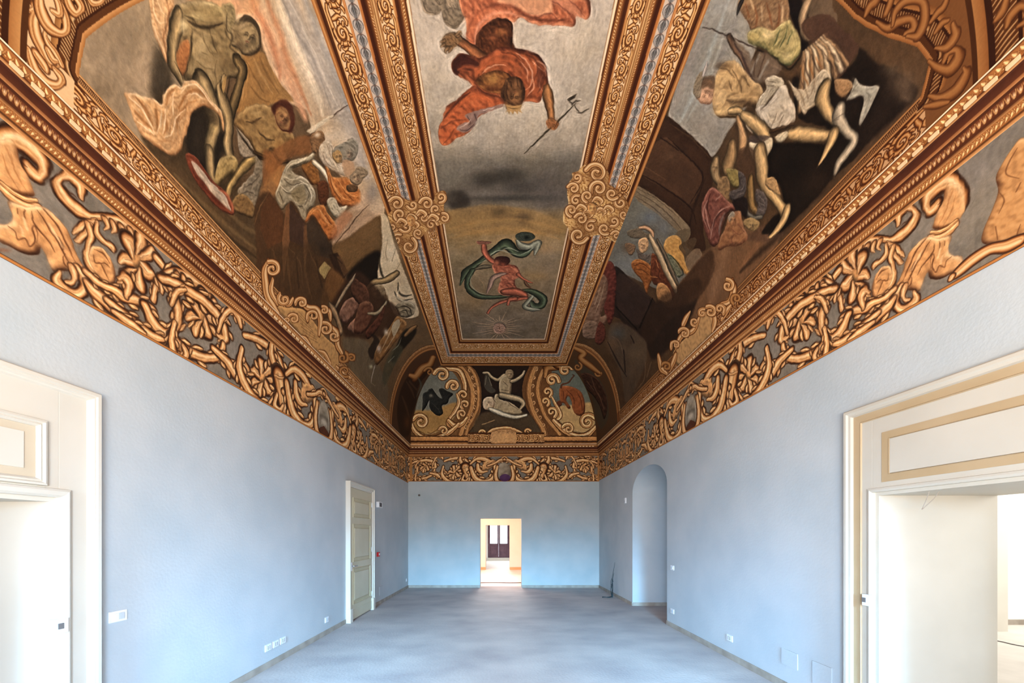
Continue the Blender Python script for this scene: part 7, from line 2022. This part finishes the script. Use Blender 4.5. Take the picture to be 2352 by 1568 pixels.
win = tag(empty('window_1', ((WX0 + WX1) / 2, WY + .05, .17)), 'plum brown glazed double window door at the end of the rooms', kind='structure')
hang(B().frame('y', WY + .02, WY + .10, WX0, WX1, .17, 2.75, .06).build('window_frame', M_WOODP, None, .004), win)
for a, b_ in ((WX0 + .06, -.152), (-.148, WX1 - .06)):
    lf = hang(B().frame('y', WY + .0, WY + .06, a, b_, .23, 2.69, .085).build('casement', M_WOODP, None, .004), win)
    hang(B().box(a + .08, b_ - .08, WY + .015, WY + .05, .31, .97).build('lower_panel', M_WOODP, None, .003), win)
    hang(B().prof('y', (WY + .015, -1), a + .11, b_ - .11, .36, .92, [(0, 0), (.004, .012), (.016, .012), (.022, 0)]).build('panel_moulding', M_WOODP), win)
    hang(B().box(a + .08, b_ - .08, WY + .03, WY + .036, 1.05, 2.61).build('pane', M_GLASS), win)
    hang(B().box(a + .08, b_ - .08, WY + .01, WY + .055, .97, 1.05).build('lock_rail', M_WOODP, None, .003), win)
hang(B().tube([(-.15, WY - .01, .40), (-.15, WY - .04, .40)], .018).build('knob', M_STEEL, None, 0, True), win)

# ================================================================ fittings on the walls
def plate(name, side, y, z, w, h, label, cat, group=None, keys=0, holes=0, depth=.010, m=M_WHITE):
    """plate on a side wall, side -1 left / +1 right"""
    X = XL if side < 0 else XR
    d = -side
    root = tag(empty(name, (X, y, z)), label, cat, group)
    def bx(dy0, dy1, dz0, dz1, t0, t1, nm, mm, bev=.002):
        b = B().box(min(X + d * t0, X + d * t1), max(X + d * t0, X + d * t1), y + dy0, y + dy1, z + dz0, z + dz1)
        o = b.build(nm, mm, None, bev); hang(o, root); return o
    bx(-w / 2, w / 2, -h / 2, h / 2, 0, depth, 'cover_plate', m, .003)
    if keys:
        kw = w * .62 / keys
        for k in range(keys):
            a = -w * .31 + k * kw
            bx(a + .002, a + kw - .002, -h * .29, h * .29, depth, depth + .007, 'rocker', M_GREYP if k % 2 else M_WHITE, .002)
    if holes:
        for k in range(holes):
            a = -w * .30 + (k + .5) * w * .60 / holes
            bx(a - w * .09, a + w * .09, -h * .27, h * .27, depth, depth + .003, 'socket_module', M_GREYP, .001)
            for q in (-1, 0, 1):
                hang(B().tube([(X + d * (depth + .003), y + a, z + q * .015), (X + d * (depth + .0045), y + a, z + q * .015)], .0035, 6).build('pin_hole', M_DARKP), root)
    return root
plate('light_switch', -1, 2.713, 1.018, .125, .080, 'white double rocker light switch beside the left foreground doorcase', 'light switch', keys=2)
plate('wall_socket', -1, 4.463, .250, .118, .080, 'nearest of the three white sockets in a row low on the left wall', 'socket', 'row of three low sockets', holes=2)
plate('wall_socket', -1, 4.613, .250, .116, .080, 'middle one of the three white sockets in a row low on the left wall', 'socket', 'row of three low sockets', holes=2)
plate('wall_socket', -1, 4.764, .250, .116, .080, 'farthest of the three white sockets in a row low on the left wall', 'socket', 'row of three low sockets', holes=2)
plate('wall_socket', -1, 5.965, .240, .120, .085, 'single white socket low on the left wall just before the closed door', 'socket', holes=2)
plate('cover_plate_box', -1, 8.66, .30, .24, .20, 'pale blue blank junction cover low on the left wall past the closed door', 'junction cover', m=M_WALL, depth=.008)
plate('wall_socket', -1, 11.0, .26, .10, .08, 'tiny white socket low in the far left corner', 'socket', holes=1)
plate('light_switch', 1, 6.405, 1.040, .120, .080, 'white light switch on the right wall beside the arched niche', 'light switch', keys=2)
plate('wall_socket', 1, 6.405, .285, .120, .080, 'white socket low on the right wall beside the arched niche', 'socket', holes=2)
plate('wall_socket', 1, 4.797, .270, .118, .080, 'white socket low in the middle of the right wall', 'socket', holes=2)
plate('cover_plate_box', 1, 3.805, .336, .215, .165, 'pale blue blank junction cover on the right wall, the farther from the doorcase', 'junction cover', m=M_WALL, depth=.008)
plate('cover_plate_box', 1, 3.42, .31, .21, .21, 'pale blue blank junction cover on the right wall, next to the doorcase', 'junction cover', m=M_WALL, depth=.008)
# control box and alarm call point past the closed door
root = tag(empty('control_box', (XL, 8.45, 2.30)), 'white control box with a dark screen high beside the closed door', 'control box')
hang(B().box(XL, XL + .065, 8.34, 8.58, 2.235, 2.365).build('housing', M_WHITE, None, .004), root)
hang(B().box(XL + .065, XL + .069, 8.37, 8.52, 2.255, 2.345).build('screen', M_DARKP, None, .001), root)['label'] = 'dark screen'
root = tag(empty('alarm_call_point', (XL, 8.42, 1.165)), 'small red alarm call point on the wall beside the closed door', 'alarm')
hang(B().box(XL, XL + .045, 8.36, 8.47, 1.115, 1.215).build('housing', M_RED, None, .004), root)
hang(B().box(XL + .045, XL + .048, 8.385, 8.445, 1.145, 1.19).build('press_window', M_WHITE, None, .001), root)['label'] = 'white press window'
root = tag(empty('wall_sensor', (XR, 8.80, 2.43)), 'small white sensor high on the right wall left of the arched niche', 'sensor')
hang(B().box(XR - .03, XR, 8.76, 8.84, 2.365, 2.495).build('housing', M_WHITE, None, .006), root)
hang(B().box(XR - .034, XR - .03, 8.775, 8.825, 2.38, 2.43).build('lens', M_GREYP, None, .001), root)
# little ring left by a plug in the far wall
x0, z0 = (963 - CX) / F * YF, EYE + (CY - 1137) / F * YF
bm_ = B().tube([(x0, YF - .012, z0), (x0, YF + .002, z0)], .034, 14)
tag(bm_.build('wall_anchor', M_HOLE, None, 0, True), 'small grey anchor plug high on the far wall near the left corner', 'wall plug')
# strike boxes on the two foreground jambs
for nm, X, y, z, d, lab in (('door_strike', XL + .028, 2.305, 1.045, 1, 'white electric strike on the jamb of the left foreground opening'), ('door_strike', XR - .028, 2.955, 1.095, -1, 'white electric strike on the jamb of the right foreground opening')):
    root = tag(empty(nm, (X, y, z)), lab, 'door strike')
    y0_, y1_ = (y - .03, y + .045) if d > 0 else (y - .045, y + .02)
    hang(B().box(min(X, X + d * .040), max(X, X + d * .040), y0_, y1_, z - .045, z + .045).build('housing', M_WHITE, None, .003), root)
    hang(B().box(min(X + d * .040, X + d * .043), max(X + d * .040, X + d * .043), y - .012, y + .018, z - .018, z + .018).build('latch_slot', M_HOLE), root)
# cables left hanging out of the right wall beyond the niche
rg = random.Random(4)
root = tag(empty('cable_bundle', (XR - .06, 9.55, 0)), 'dark tangle of loose cables standing out of the right wall beyond the niche', 'cables')
for i, (top, sw) in enumerate(((.88, .05), (.60, .02), (.55, .09), (.48, .12), (.40, .05))):
    pts = []
    for k in range(12):
        t = k / 11
        pts.append((XR - .03 - .05 * math.sin(t * PI) - .10 * (1 - t) ** 3 - i * .008, 9.55 + sw * math.sin(t * 5 + i * 1.3) - .10 * (1 - t) ** 2 + .06 * t, .015 + top * t))
    hang(B().tube(pts, [.009 - .005 * k / 11 for k in range(12)], 6).build('cable', M_BLACK, None, 0, True), root)
for i in range(3):
    pts = [(XR - .12 - .05 * k - .02 * i, 9.48 + .03 * math.sin(k * 1.7 + i) - .05 * i, .012 + .004 * i) for k in range(6)]
    hang(B().tube(pts, .007, 6).build('cable', M_BLACK, None, 0, True), root)
# wire loop and outlet in the right room
pts = [(3.12, 2.60, 1.957), (3.10, 2.60, 1.93), (3.075, 2.61, 1.88), (3.045, 2.63, 1.83), (3.032, 2.65, 1.80), (3.045, 2.65, 1.83), (3.055, 2.64, 1.88), (3.07, 2.63, 1.957)]
pc = catmull(pts, 5)
tag(B().tube([tuple(p) for p in pc], .0024, 6).build('hanging_wire', M_SKIRT, None, 0, True), 'thin pale wire loop hanging under the head of the right foreground opening', 'wire')
root = tag(empty('wall_socket', (9.0, 6.62, 1.02)), 'white outlet on the bright wall of the right-hand room', 'socket')
hang(B().box(8.98, 9.10, 6.608, 6.62, .98, 1.06).build('cover_plate', M_GREYP, None, .003), root)
pts = catmull([(7.0, 6.0, .006), (7.5, 5.62, .006), (7.54, 5.3, .006), (7.9, 4.6, .006)], 6)
tag(B().tube([tuple(p) for p in pts], .008, 6).build('floor_cable', M_HOLE, None, 0, True), 'thin grey cable across the floor of the right-hand room', 'cable')
pts = catmull([(-3.0, 12.5, .01), (-1.2, 12.25, .01), (-.3, 12.32, .01), (.4, 12.26, .01), (1.2, 12.35, .01), (3.2, 12.2, .01)], 6)
tag(B().tube([tuple(p) for p in pts], .012, 6).build('floor_cable', mat('brown_rubber', (120, 70, 50), .5), None, 0, True), 'brown cable lying across the floor just beyond the far doorway', 'cable')
